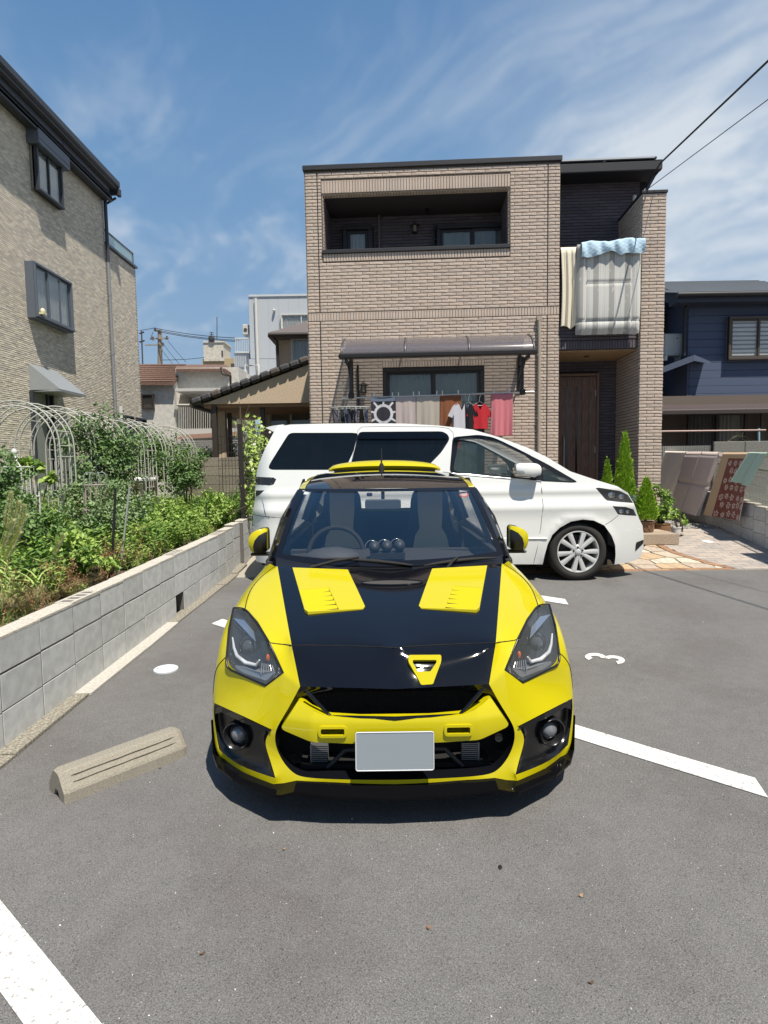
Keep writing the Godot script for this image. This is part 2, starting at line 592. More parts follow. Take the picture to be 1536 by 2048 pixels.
func build_ground() -> void:
	var g := Geo.new()
	var far := grain("far_ground", lin(0.13, 0.125, 0.115), lin(0.2, 0.19, 0.17), 3.0, 0.02, 0.95, 0.4, 12)
	g.quad(V(-600, -0.06, 600), V(600, -0.06, 600), V(600, -0.06, -600), V(-600, -0.06, -600))
	struct("ground", g, far)
	# asphalt of the car park, following the gentle rise
	g = Geo.new()
	var zs := [-7.0, -3.0, 0.0, 1.5, 3.0, 4.2, 5.4, 6.6, 7.87]
	for i in zs.size() - 1:
		for k in 5:
			var x0 := -2.1 + k * 3.4; var x1 := x0 + 3.4
			g.quad(V(x0, gy(zs[i]), -zs[i]), V(x1, gy(zs[i]), -zs[i]), V(x1, gy(zs[i + 1]), -zs[i + 1]), V(x0, gy(zs[i + 1]), -zs[i + 1]))
	var lot := struct("car_park", g, asphalt())
	var pm := mat("road_paint", Color.WHITE, 0.8)
	pm.albedo_texture = noise_tex(0.05, 5, [[0.2, lin(0.3, 0.29, 0.28)], [0.3, lin(0.56, 0.555, 0.54)], [0.5, lin(0.66, 0.655, 0.645)], [0.8, lin(0.76, 0.76, 0.75)]], 512, 6)
	pm.uv1_triplanar = true
	pm.uv1_world_triplanar = true
	pm.uv1_scale = Vector3.ONE / 0.7
	var lines := [
		[1.076, 3.358 , 1.748, 2.749, 1.704, 2.582, 1.025, 3.198, -1.66, 5.62, -1.6, 5.78],
		[-0.6, 1.369, -0.6, 1.206, -1.95, 2.28, -1.95, 2.481],
		[1.937, 6.375, 1.901, 6.135, 0.1, 7.72, 0.33, 7.76]]
	for l in lines:
		# long stripes are laid in short lengths so that they follow the ground
		var whole := poly(l)
		g = Geo.new()
		for d in range(0, 16):
			var band := rect(-4, d * 0.6, 4, d * 0.6 + 0.6)
			for piece in Geometry2D.intersect_polygons(whole, band): slab(g, piece, 0.003, 0.003)
		obj("painted_line", g, pm, lot)
	# the painted bay number, its top towards the wall
	g = Geo.new()
	var A := Vector2(1.548, 4.555); var B := Vector2(1.80, 4.42)
	var hx := (A - B); var wx := Vector2(hx.y, -hx.x).normalized() * 0.2
	if wx.y < 0: wx = -wx
	var num := func(u: float, w: float) -> Vector2:   # u across the figure (0 open side), w from foot to head
		return B + hx * w - wx * (1.0 - u) + wx * 0.45
	for s in 2:
		var cw := 0.27 if s == 0 else 0.73
		var a0 := deg_to_rad(-150.0 if s == 0 else -88.0); var a1 := deg_to_rad(88.0 if s == 0 else 150.0)
		var outer := PackedVector2Array(); var inner := PackedVector2Array()
		for k in 13:
			var t := lerpf(a0, a1, k / 12.0)
			outer.append(num.call(0.45 + 0.5 * cos(t), cw + 0.27 * sin(t)))
			inner.append(num.call(0.45 + 0.17 * cos(t), cw + 0.125 * sin(t)))
		inner.reverse()
		outer.append_array(inner)
		slab(g, outer, 0.003, 0.003)
	obj("painted_number", g, pm, lot)
	# concrete strip along the foot of the low wall
	var strip_mats := [
		grain("strip_old", lin(0.17, 0.155, 0.125), lin(0.36, 0.34, 0.29), 0.35, 0.03, 0.95, 0.8, 31),
		grain("strip_new", lin(0.4, 0.385, 0.35), lin(0.5, 0.48, 0.45), 0.5, 0.03, 0.9, 0.4, 32)]
	var strip := thing("concrete_strip", "narrow rough concrete strip at the foot of the low grey block wall", "kerb")
	strip.set_meta("kind", "structure")
	var d0 := 1.2
	while d0 < 8.6:
		var ln := rng.randf_range(0.45, 1.15)
		var newer := (d0 > 3.9 and d0 < 4.3) or (d0 > 6.0 and d0 < 6.5) or rng.randf() < 0.12
		g = Geo.new()
		var w0 := -1.985 + rng.randf_range(-0.012, 0.012)
		slab(g, PackedVector2Array([Vector2(-2.12, d0), Vector2(w0, d0), Vector2(-1.985 + rng.randf_range(-0.012, 0.012), minf(d0 + ln, 8.6) - 0.006), Vector2(-2.12, minf(d0 + ln, 8.6) - 0.006)]), 0.002, rng.randf_range(0.012, 0.02))
		obj("strip_section", g, strip_mats[1 if newer else 0], strip)
		d0 += ln
	build_paving()
	build_covers()


func build_covers() -> void:
	# round covers set into the ground
	var cm := grain("cover_paint", lin(0.55, 0.6, 0.66), lin(0.68, 0.72, 0.77), 0.25, 0.04, 0.6, 0.3, 41)
	var spots := [
		[-1.647, 4.378, 0.088, "pale blue white round drain cover on asphalt beside the low wall"],
		[5.2, 9.59, 0.085, "small white round drain cover set in the beige paving"],
		[5.35, 11.4, 0.11, "white round cover lying in grey gravel behind flower pots"]]
	for s in spots:
		var t := thing("drain_cover", s[3], "drain cover")
		t.transform = slope_xf(s[0], s[1], 0.0) * Transform3D(Basis(V(1, 0, 0), PI * 0.5), Vector3.ZERO)
		if s[1] > 10.8: t.position.y += 0.03
		var g := Geo.new()
		var R: float = s[2]
		g.lathe([Vector2(R, 0.0), Vector2(R, 0.011), Vector2(R * 0.96, 0.014), Vector2(R * 0.9, 0.014), Vector2(R * 0.88, 0.012), Vector2(R * 0.45, 0.012), Vector2(R * 0.43, 0.014), Vector2(R * 0.1, 0.0145), Vector2(0, 0.0145)], 28)
		obj("lid", g, cm, t)
		for k in 2:
			g = Geo.new()
			g.box(V((k * 2 - 1) * R * 0.7, 0.0125, 0), V(R * 0.06, 0.003, R * 0.2))
			obj("lift_slot", g, mat("slot_dark", lin(0.15, 0.15, 0.15), 0.8), t)


func voronoi(pts: Array, bounds: PackedVector2Array, gap: float) -> Array:
	var out := []
	for i in pts.size():
		var cells: Array = [bounds]
		for j in pts.size():
			if i == j or cells.is_empty(): continue
			var dd: Vector2 = pts[j] - pts[i]
			if dd.length() > 1.6: continue
			var mid: Vector2 = (pts[i] + pts[j]) * 0.5 - dd.normalized() * gap * 0.5
			var t := Vector2(-dd.y, dd.x).normalized() * 6.0
			var nn := dd.normalized() * 6.0
			var half := PackedVector2Array([mid - t, mid + t, mid + t - nn, mid - t - nn])
			var nxt := []
			for c in cells: nxt.append_array(Geometry2D.intersect_polygons(c, half))
			cells = nxt
		for c in cells: out.append(c)
	return out


func build_paving() -> void:
	var bed := grain("mortar_bed", lin(0.3, 0.28, 0.24), lin(0.4, 0.37, 0.32), 0.4, 0.05, 0.95, 0.4, 51)
	var g := Geo.new()
	var ds := [7.87, 8.8, 9.8, 10.8, 13.5]
	for i in ds.size() - 1:
		g.quad(V(-2.1, gy(ds[i]) - (0.001 if i == 0 else 0.02), -ds[i]), V(14, gy(ds[i]) - (0.001 if i == 0 else 0.02), -ds[i]), V(14, gy(ds[i + 1]) - 0.02, -ds[i + 1]), V(-2.1, gy(ds[i + 1]) - 0.02, -ds[i + 1]))
	var pave := struct("paving", g, bed)
	# the curved brick edging between flagstones and pavers
	var curve := [Vector2(4.72, 10.62), Vector2(4.55, 10.1), Vector2(4.36, 9.43), Vector2(4.33, 8.95), Vector2(4.41, 8.55), Vector2(4.52, 8.2), Vector2(4.66, 7.92)]
	var C := Curve2D.new()
	for i in curve.size():
		var tg: Vector2 = (curve[mini(i + 1, curve.size() - 1)] - curve[maxi(i - 1, 0)]) / 6.0
		C.add_point(curve[i], -tg, tg)
	var line := C.tessellate_even_length(5, 0.06)
	var edge_m := [mat("edging_a", lin(0.30, 0.17, 0.10), 0.9), mat("edging_b", lin(0.36, 0.21, 0.125), 0.9), mat("edging_c", lin(0.25, 0.14, 0.09), 0.9)]
	var left := PackedVector2Array(); var right := PackedVector2Array()
	for p in line:
		left.append(p - Vector2(0.085, 0)); right.append(p + Vector2(0.05, 0))
	var L := 0.0
	while L + 0.1 < C.get_baked_length():
		var p := C.sample_baked(L + 0.004); var q := C.sample_baked(L + 0.18)
		g = Geo.new()
		slab(g, PackedVector2Array([p - Vector2(0.06, 0), p + Vector2(0.04, 0), q + Vector2(0.04, 0), q - Vector2(0.06, 0)]), -0.01, 0.017)
		obj("edging_brick", g, edge_m[rng.randi() % 3], pave)
		L += 0.188
	for k in 19:   # straight edging along the asphalt
		g = Geo.new()
		var x := 4.62 - k * 0.205
		slab(g, rect(x - 0.198, 7.885, x, 7.955), -0.01, 0.017)
		obj("edging_brick", g, edge_m[rng.randi() % 3], pave)
	# crazy paving of split stone
	var stone_m := []
	for c in [[0.52, 0.45, 0.36], [0.48, 0.42, 0.34], [0.45, 0.41, 0.35], [0.47, 0.35, 0.23], [0.55, 0.5, 0.42], [0.43, 0.36, 0.3]]:
		stone_m.append(grain("flagstone_%d" % stone_m.size(), lin(c[0] * 0.82, c[1] * 0.82, c[2] * 0.8), lin(c[0] * 1.1, c[1] * 1.08, c[2] * 1.05), 0.7, 0.02, 0.85, 0.4, 60 + stone_m.size()))
	var pts := []
	for i in 14:
		for j in 8:
			pts.append(Vector2(0.6 + i * 0.33 + rng.randf_range(-0.11, 0.11), 8.05 + j * 0.33 + rng.randf_range(-0.11, 0.11)))
	var zone := PackedVector2Array([Vector2(0.75, 7.965), Vector2(4.55, 7.965)])
	for i in range(left.size() - 1, -1, -1):
		if left[i].y > 7.99: zone.append(left[i] + Vector2(0.012, 0))
	zone.append(Vector2(0.75, 10.6))
	for c in voronoi(pts, zone, 0.02):
		var sm: PackedVector2Array = c
		var ins := Geometry2D.offset_polygon(c, -0.012, Geometry2D.JOIN_ROUND)
		if ins.size() == 1:
			var o2 := Geometry2D.offset_polygon(ins[0], 0.007, Geometry2D.JOIN_MITER)
			if o2.size() == 1: sm = o2[0]
		if sm.size() < 3: continue
		g = Geo.new()
		slab(g, sm, -0.014, 0.02 + rng.randf() * 0.005)
		obj("flagstone", g, stone_m[rng.randi() % 6], pave)
	# small rectangular pavers to the right of the edging
	var pav := []
	for c in [[0.4, 0.35, 0.315], [0.37, 0.325, 0.3], [0.43, 0.375, 0.33], [0.34, 0.31, 0.29]]:
		pav.append(grain("paver_%d" % pav.size(), lin(c[0] * 0.88, c[1] * 0.88, c[2] * 0.88), lin(c[0] * 1.1, c[1] * 1.1, c[2] * 1.1), 0.3, 0.03, 0.92, 0.5, 70 + pav.size()))
	var row := 0
	var d := 7.89
	while d < 10.55:
		var x := 4.3 + (0.1 if row % 2 else 0.0)
		while x < 7.2:
			var r := rect(x, d, x + 0.236, d + 0.112)
			if r[2].x > 4.35:
				var cut: Array = [r]
				if x < 5.0:
					var mask := PackedVector2Array(right)
					mask.append(Vector2(3.5, 7.5)); mask.append(Vector2(3.5, 10.9))
					cut = Geometry2D.clip_polygons(r, mask)
				for c in cut:
					if c.size() < 3: continue
					g = Geo.new()
					slab(g, c, -0.012, 0.019 + rng.randf() * 0.003)
					obj("paver", g, pav[rng.randi() % 4], pave)
			x += 0.243
		d += 0.12
		row += 1
	# gravel bed between house, wall and pavers
	var pb := Geo.new()
	pb.ball(Vector3.ZERO, V(0.016, 0.010, 0.013), 4, 6)
	var xs := []; var cs := []
	for k in 5200:
		var x := rng.randf_range(4.75, 7.6); var dd := rng.randf_range(10.6, 13.3)
		xs.append(Transform3D(Basis(V(0, 1, 0), rng.randf() * TAU).scaled(Vector3.ONE * rng.randf_range(0.7, 1.5)), V(x, gy(dd) - 0.008 + rng.randf() * 0.015, -dd)))
		var t := rng.randf_range(0.16, 0.42)
		cs.append(Color(t, t * 0.98, t * 0.95))
	var pm := mat("pebble", Color.WHITE, 0.9)
	pm.vertex_color_use_as_albedo = true
	var gr := multi("gravel", pb.mesh(), pm, xs, self, cs)
	tag(gr, "loose grey gravel bed between the brick pillar and the futon-hung wall", "gravel")


# ---------------------------------------------------------------- low block walls
func build_walls() -> void:
	var bm := []
	for k in 4:
		var t := 1.0 + (k - 1.5) * 0.035
		bm.append(grain("block_%d" % k, lin(0.45 * t, 0.46 * t, 0.465 * t), lin(0.54 * t, 0.55 * t, 0.555 * t), 1.1, 0.02, 0.9, 0.0, 80 + k))
	var capm := grain("block_cap", lin(0.42, 0.39, 0.34), lin(0.58, 0.55, 0.49), 0.4, 0.03, 0.9, 0.5, 86)
	var dark := grain("joint_mortar", lin(0.1, 0.095, 0.09), lin(0.17, 0.16, 0.15), 0.3, 0.04, 0.95, 0.2, 87)
	var t := thing("block_wall", "low light grey concrete block wall holding up the weedy garden", "wall")
	var core := Geo.new()
	var p := 0.3915
	var Hc := 0.2063
	var d_near := 3.558 - 5 * p
	for k in 18:
		var d := d_near + k * p
		var y0 := gy(d + p * 0.5)
		# mortar core a little behind the faces, the drain hole kept open
		var hole := k == 11
		core.box(V(-2.1515, y0 + 0.315 + (0.1 if hole else 0.0), -(d + p * 0.5)), V(0.118, 0.60 - (0.2 if hole else 0.0), p))
		if hole: core.box(V(-2.1515, y0 + 0.1, -(d + 0.31)), V(0.118, 0.2, 0.16))
		for c in 3:
			var g := Geo.new()
			var yc := y0 + Hc * (c + 0.5)
			var L := p - 0.009
			var zc := -(d + p * 0.5)
			if hole and c == 0:
				L = 0.15; zc = -(d + 0.31)
			g.bev(V(-2.15 + rng.randf_range(-0.0015, 0.0015), yc, zc), V(0.12, Hc - 0.008 - (0.012 if c == 2 else 0.0), L), 0.0015)
			obj("block", g, bm[rng.randi() % 4], t)
		# cap course: smooth mortar, or open hollow cores
		var g2 := Geo.new()
		var yt := y0 + 3 * Hc - 0.008
		if k in [3, 6, 11, 15]:
			g2.box(V(-2.099, yt, -(d + p * 0.5)), V(0.022, 0.022, p - 0.004))
			g2.box(V(-2.201, yt, -(d + p * 0.5)), V(0.022, 0.022, p - 0.004))
			for w in 5: g2.box(V(-2.15, yt - 0.001, -(d + 0.012 + w * (p - 0.024) / 4.0)), V(0.081, 0.020, 0.03))
		else:
			g2.bev(V(-2.15, yt, -(d + p * 0.5)), V(0.124, 0.022, p - 0.002), 0.004)
		obj("cap", g2, capm, t)
	obj("mortar", core, dark, t)
	# gravelly brick closing the drain hole
	var gb := Geo.new()
	var dh := d_near + 11 * p
	for r in 3:
		for c in 2: gb.bev(V(-2.19, gy(dh) + 0.035 + r * 0.066, -(dh + 0.06 + c * 0.11)), V(0.05, 0.06, 0.104), 0.006)
	obj("drain_plug", gb, mat("plug_dark", lin(0.05, 0.05, 0.05), 0.95), t)
	# second stretch of the wall, set a little forward, carrying the mesh fence
	var t2 := thing("block_wall", "short grey block wall stretch under the dark mesh fence behind minivan", "wall")
	core = Geo.new()
	for k in 9:
		var d := 8.62 + k * p
		core.box(V(-2.095, gy(d) + 0.3, -(d + p * 0.5)), V(0.117, 0.6, p))
		for c in 3:
			var g := Geo.new()
			g.bev(V(-2.095, gy(d) + Hc * (c + 0.5), -(d + p * 0.5)), V(0.12, Hc - 0.008, p - 0.009), 0.0015)
			obj("block", g, bm[rng.randi() % 4], t2)
		var g2 := Geo.new()
		g2.bev(V(-2.095, gy(d) + 3 * Hc + 0.006, -(d + p * 0.5)), V(0.124, 0.018, p - 0.002), 0.004)
		obj("cap", g2, capm, t2)
	obj("mortar", core, dark, t2)
	build_mesh_fence()
	build_right_wall(bm, capm, dark)
	build_wheel_stop()


func build_mesh_fence() -> void:
	var fm := mat("fence_brown", lin(0.035, 0.028, 0.026), 0.5, 0.3)
	var t := thing("mesh_fence", "dark brown wire mesh fence with square post on the block wall", "fence")
	var P0 := V(-2.09, 0.70, -8.92)
	var g := Geo.new()
	g.box(V(-2.10, 1.42, -8.92), V(0.06, 1.46, 0.06), Basis(V(0, 0, 1), 0.012))
	obj("post", g, fm, t)
	g = Geo.new()
	g.box(V(-2.10, 1.42, -11.0), V(0.06, 1.46, 0.06))
	obj("post", g, fm, t)
	for side in 2:
		g = Geo.new()
		if side == 0:    # along the wall, away from the camera
			for k in 42: g.tube([V(-2.10, 0.75, -8.97 - k * 0.05), V(-2.10, 2.1, -8.97 - k * 0.05)], 0.0028, 4, false)
			for k in 12: g.tube([V(-2.104, 0.78 + k * 0.12, -8.95), V(-2.104, 0.78 + k * 0.12, -11.0)], 0.003, 4, false)
		else:            # a short return towards the garden
			for k in 7: g.tube([V(-2.16 - k * 0.05, 0.62, -9.0), V(-2.16 - k * 0.05, 2.1, -9.0)], 0.0028, 4, false)
			for k in 12: g.tube([V(-2.12, 0.66 + k * 0.12, -9.004), V(-2.47, 0.66 + k * 0.12, -9.004)], 0.003, 4, false)
		obj("wire_panel", g, fm, t)


func build_right_wall(bm: Array, capm: Material, dark: Material) -> void:
	var t := thing("block_wall", "low grey block wall with wire fence, hung with futons to air", "wall")
	var a := Vector2(5.63, 7.9); var b := Vector2(6.42, 13.2)
	var dir := (b - a).normalized()
	var ang := atan2(dir.x, dir.y)
	var p := 0.4
	var core := Geo.new()
	var bas := Basis(V(0, 1, 0), -ang)
	for k in 13:
		var c := a + dir * (k + 0.5) * p
		var y0 := gy(c.y)
		core.box(V(c.x + 0.061, y0 + 0.285, -c.y), V(0.117, 0.6, p), bas)
		for r in 3:
			var g := Geo.new()
			g.bev(V(c.x + 0.06, y0 + 0.1 + 0.2 * r - 0.01, -c.y), V(0.12, 0.193, p - 0.009), 0.0015, bas)
			obj("block", g, bm[rng.randi() % 4], t)
		var g2 := Geo.new()
		g2.bev(V(c.x + 0.06, y0 + 0.6, -c.y), V(0.126, 0.02, p - 0.002), 0.004, bas)
		obj("cap", g2, capm, t)
	obj("mortar", core, dark, t)
	# wire fence above it
	var f := thing("wire_fence", "pale green wire fence standing on the right block wall", "fence")
	var fm := mat("fence_green", lin(0.42, 0.46, 0.38), 0.5, 0.2)
	var at := func(s: float, y: float) -> Vector3:
		var q := a + dir * s
		return V(q.x + 0.07, gy(q.y) + y, -q.y)
	var g := Geo.new()
	for k in 100: g.tube([at.call(0.05 + k * 0.05, 0.6), at.call(0.05 + k * 0.05, 1.14)], 0.0022, 4, false)
	for y in [0.64, 0.72, 0.9, 1.04, 1.12]: g.tube([at.call(0.0, y), at.call(2.5, y), at.call(5.1, y)], 0.0026, 4, false)
	obj("wire_panel", g, fm, f)
	for s in [0.9, 2.9, 4.9]:
		g = Geo.new()
		g.tube([at.call(s, 0.5), at.call(s, 1.18)], 0.02, 8)
		obj("post", g, mat("fence_post_tan", lin(0.3, 0.26, 0.18), 0.6), f)
	g = Geo.new()
	g.tube([at.call(0.0, 1.16), at.call(2.6, 1.16), at.call(5.1, 1.16)], 0.013, 8)
	obj("top_rail", g, fm, f)


func build_wheel_stop() -> void:
	# concrete parking block with two grooves and a rough end
	var t := thing("wheel_stop", "weathered concrete wheel stop lying on the asphalt by yellow car", "wheel stop")
	var a := V(-1.545, 0.0, -2.685); var b := V(-1.135, 0.0, -3.14)
	var dirv := (b - a).normalized()
	var bas := Basis(dirv, V(0, 1, 0), dirv.cross(V(0, 1, 0)))
	var L := a.distance_to(b)
	var m := grain("wheel_stop_concrete", lin(0.2, 0.18, 0.145), lin(0.33, 0.31, 0.265), 0.22, 0.05, 0.95, 0.5, 91)
	var N := 26
	var nz := FastNoiseLite.new(); nz.seed = 6; nz.frequency = 9.0; nz.fractal_octaves = 3
	# half-section across the block, from the near foot over the top to the far foot
	var sec := [Vector2(0.1, 0.0), Vector2(0.098, 0.045), Vector2(0.093, 0.056), Vector2(0.0802, 0.0725), Vector2(0.0715, 0.07), Vector2(0.0674, 0.0753), Vector2(0.0736, 0.0811), Vector2(0.0614, 0.0969), Vector2(0.0527, 0.0943), Vector2(0.0486, 0.0996), Vector2(0.0548, 0.1055), Vector2(0.042, 0.122), Vector2(0.03, 0.128), Vector2(-0.03, 0.128), Vector2(-0.042, 0.122), Vector2(-0.093, 0.056), Vector2(-0.098, 0.045), Vector2(-0.1, 0.0)]
	var g := Geo.new()
	var P := func(i: int, k: int) -> Vector3:
		var s := float(i) / N
		var q: Vector2 = sec[k]
		# the grooves run out before the ends
		if (s < 0.1 or s > 0.9):
			if k in [4, 5]: q = Vector2(0.093, 0.056).lerp(Vector2(0.042, 0.122), 0.28 if k == 4 else 0.35)
			if k in [8, 9]: q = Vector2(0.093, 0.056).lerp(Vector2(0.042, 0.122), 0.65 if k == 8 else 0.72)
		var w := nz.get_noise_3d(s * L, q.x, q.y) * 0.0035 if q.y > 0.0 else 0.0
		var end := 0.012 if (i == 0 or i == N) else 0.0
		return a + bas * V(s * L, maxf(q.y - end * (0.7 if q.y > 0.05 else 0.0) + w, 0.0), q.x - signf(q.x) * end * 0.6 + w)
	for i in N:
		for k in sec.size() - 1:
			g.quad(P.call(i, k), P.call(i, k + 1), P.call(i + 1, k + 1), P.call(i + 1, k))
	# end faces with the broken notch for the fixing pin
	for e in 2:
		var i := 0 if e == 0 else N
		var outw := -dirv if e == 0 else dirv
		var pts := []
		for k in sec.size(): pts.append(P.call(i, k))
		var notch := [a + bas * V(0.0 if e == 0 else L, 0.0, -0.035), a + bas * V(0.0 if e == 0 else L, 0.038, -0.012), a + bas * V(0.0 if e == 0 else L, 0.038, 0.018), a + bas * V(0.0 if e == 0 else L, 0.0, 0.04)]
		var mid := pts.size() / 2
		var ring := pts + notch
		var flat := PackedVector2Array()
		for q in ring:
			var l: Vector3 = bas.inverse() * (q - a)
			flat.append(Vector2(l.z, l.y))
		var ix := Geometry2D.triangulate_polygon(flat)
		for k in range(0, ix.size(), 3): g.tri(ring[ix[k]], ring[ix[k + 1]], ring[ix[k + 2]], outw, outw, outw)
		for k in 3:
			g.quad(notch[k], notch[k + 1], notch[k + 1] - outw * 0.07, notch[k] - outw * 0.07)
	obj("concrete_block", g, m, t)


# ---------------------------------------------------------------- brick-clad house
var house: Node3D
const HOUSE_AT := Vector3(-1.344, 0, -10.967)
const HOUSE_TURN := -0.04996


func brick_mesh(seed_: int) -> ArrayMesh:
	# unit brick: x, y in -0.5..0.5, z from 0 (wall) to 1 (face), split-faced front
	var r := RandomNumberGenerator.new(); r.seed = seed_
	var g := Geo.new()
	var xs := [-0.5, -0.46, -0.2, 0.12, 0.33, 0.47, 0.5]
	var ys := [-0.5, -0.32, 0.1, 0.36, 0.5]
	var z := []
	for j in 5:
		var row := []
		for i in 7:
			row.append(0.3 if (i == 0 or i == 6 or j == 0 or j == 4) else r.randf_range(0.72, 1.05))
		z.append(row)
	for j in 4:
		for i in 6:
			g.quad(V(xs[i], ys[j], z[j][i]), V(xs[i + 1], ys[j], z[j][i + 1]), V(xs[i + 1], ys[j + 1], z[j + 1][i + 1]), V(xs[i], ys[j + 1], z[j + 1][i]))
	var c := [V(-0.5, -0.5, 0), V(0.5, -0.5, 0), V(0.5, 0.5, 0), V(-0.5, 0.5, 0)]
	for k in 4:
		var a: Vector3 = c[k]; var b: Vector3 = c[(k + 1) % 4]
		g.quad(a, b, b + V(0, 0, 0.3), a + V(0, 0, 0.3))
	return g.mesh()


# lays bricks on the rectangle u0..u1, v0..v1 of the plane xf, leaving holes; returns their transforms
func lay(u0: float, v0: float, u1: float, v1: float, xf: Transform3D, holes: Array = [], course := 0.0566, L := 0.254, proud := 0.013, soldier := false, joint := 0.009) -> Array:
	var out := []
	if soldier:
		var n := maxi(1, int(round((u1 - u0) / 0.05)))
		var s := (u1 - u0) / n
		for i in n:
			var sc := Basis(V(0, v1 - v0 - joint, 0), V(-(s - joint * 0.55), 0, 0), V(0, 0, proud))
			out.append(xf * Transform3D(sc, V(u0 + (i + 0.5) * s, (v0 + v1) * 0.5, 0)))
		return out
	var rows := int(round((v1 - v0) / course))
	if rows < 1: return out
	var ch := (v1 - v0) / rows
	for r in rows:
		var y := v0 + (r + 0.5) * ch
		var spans := [[u0, u1]]
		for h in holes:
			if y > h[1] and y < h[3]:
				var nx := []
				for s in spans:
					if h[2] <= s[0] or h[0] >= s[1]: nx.append(s)
					else:
						if h[0] - s[0] > 0.02: nx.append([s[0], h[0]])
						if s[1] - h[2] > 0.02: nx.append([h[2], s[1]])
				spans = nx
		for s in spans:
			var x: float = s[0]
			var first: float = L * ([0.5, 1.0][r % 2])
			var e: float = floorf((s[0] - u0) / L) * L + u0 + first
			while e - s[0] < L * 0.2: e += L
			while x < s[1] - 0.005:
				var x1 := minf(e, s[1])
				if s[1] - x1 < L * 0.18: x1 = s[1]
				var flip := 1.0 if (hash(Vector2(x, y)) & 1) else -1.0
				var sc := Basis(V((x1 - x - joint * 0.45) * flip, 0, 0), V(0, (ch - joint) * flip, 0), V(0, 0, proud))
				out.append(xf * Transform3D(sc, V((x + x1) * 0.5, y, 0)))
				x = x1
				e += L
	return out


func brick_tints(n: int, a: Color, spread: float) -> Array:
	var cs := []
	for i in n:
		var t := 1.0 + rng.randf_range(-spread, spread)
		var w := rng.randf_range(-0.02, 0.02)
		cs.append(Color(a.r * t * (1 + w), a.g * t, a.b * t * (1 - w)))
	return cs


func window(parent: Node, xf: Transform3D, w: float, h: float, panes: int, fm: Material, gm: Material, curtain: Material, fw := 0.045, depth := 0.07, rd := 0.5) -> Node3D:
	# xf: lower left corner in the plane of the wall, x right, y up, z out
	var o := Node3D.new(); o.name = "window"
	parent.add_child(o, true)
	o.transform = xf
	var g := Geo.new()
	g.bev(V(w * 0.5, h - fw * 0.5, 0), V(w, fw, depth), 0.006); g.bev(V(w * 0.5, fw * 0.5, 0), V(w, fw, depth + 0.02), 0.006)
	g.bev(V(fw * 0.5, h * 0.5, -0.002), V(fw, h - 2 * fw, depth - 0.004), 0.006); g.bev(V(w - fw * 0.5, h * 0.5, -0.002), V(fw, h - 2 * fw, depth - 0.004), 0.006)
	obj("frame", g, fm, o)
	var pw := (w - 2 * fw) / panes
	for k in panes:
		var zz := -0.012 + (0.02 if k % 2 else 0.0)
		g = Geo.new()
		var sw := fw * 0.75
		var x0 := fw + k * pw - (0.01 if k > 0 else 0.0); var x1 := fw + (k + 1) * pw + (0.01 if k < panes - 1 else 0.0)
		g.box(V((x0 + x1) * 0.5, h - fw - sw * 0.5, zz), V(x1 - x0, sw, 0.018)); g.box(V((x0 + x1) * 0.5, fw + sw * 0.5, zz), V(x1 - x0, sw, 0.018))
		g.box(V(x0 + sw * 0.5, h * 0.5, zz), V(sw, h - 2 * fw - 2 * sw, 0.018)); g.box(V(x1 - sw * 0.5, h * 0.5, zz), V(sw, h - 2 * fw - 2 * sw, 0.018))
		obj("sash", g, fm, o)
		g = Geo.new()
		g.box(V((x0 + x1) * 0.5, h * 0.5, zz), V(x1 - x0 - 2 * sw, h - 2 * fw - 2 * sw, 0.005))
		obj("pane", g, gm, o)
	# room box behind, wall colour darkened to stand in for shade, with a curtain
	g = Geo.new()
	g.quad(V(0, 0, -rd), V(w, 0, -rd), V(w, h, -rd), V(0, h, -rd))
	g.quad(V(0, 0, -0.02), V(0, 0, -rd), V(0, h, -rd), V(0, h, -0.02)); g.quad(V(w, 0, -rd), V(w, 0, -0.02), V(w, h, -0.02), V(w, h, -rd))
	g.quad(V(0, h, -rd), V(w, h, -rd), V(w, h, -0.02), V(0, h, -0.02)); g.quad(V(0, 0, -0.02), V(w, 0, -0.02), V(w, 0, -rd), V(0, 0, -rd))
	obj("room", g, mat("shaded_room_wall", lin(0.22, 0.21, 0.19), 0.9), o)
	if curtain:
		g = Geo.new()
		g.sheet(maxi(24, int(w * 60)), 2, func(u, v): return V(fw + u * (w - 2 * fw), fw * 0.5 + v * (h - fw), -minf(0.13, rd * 0.6) + minf(0.018, rd * 0.15) * sin(u * w * 55.0 + sin(u * 21.0) * 1.3)), 0.0)
		obj("curtain", g, curtain, o)
	return o


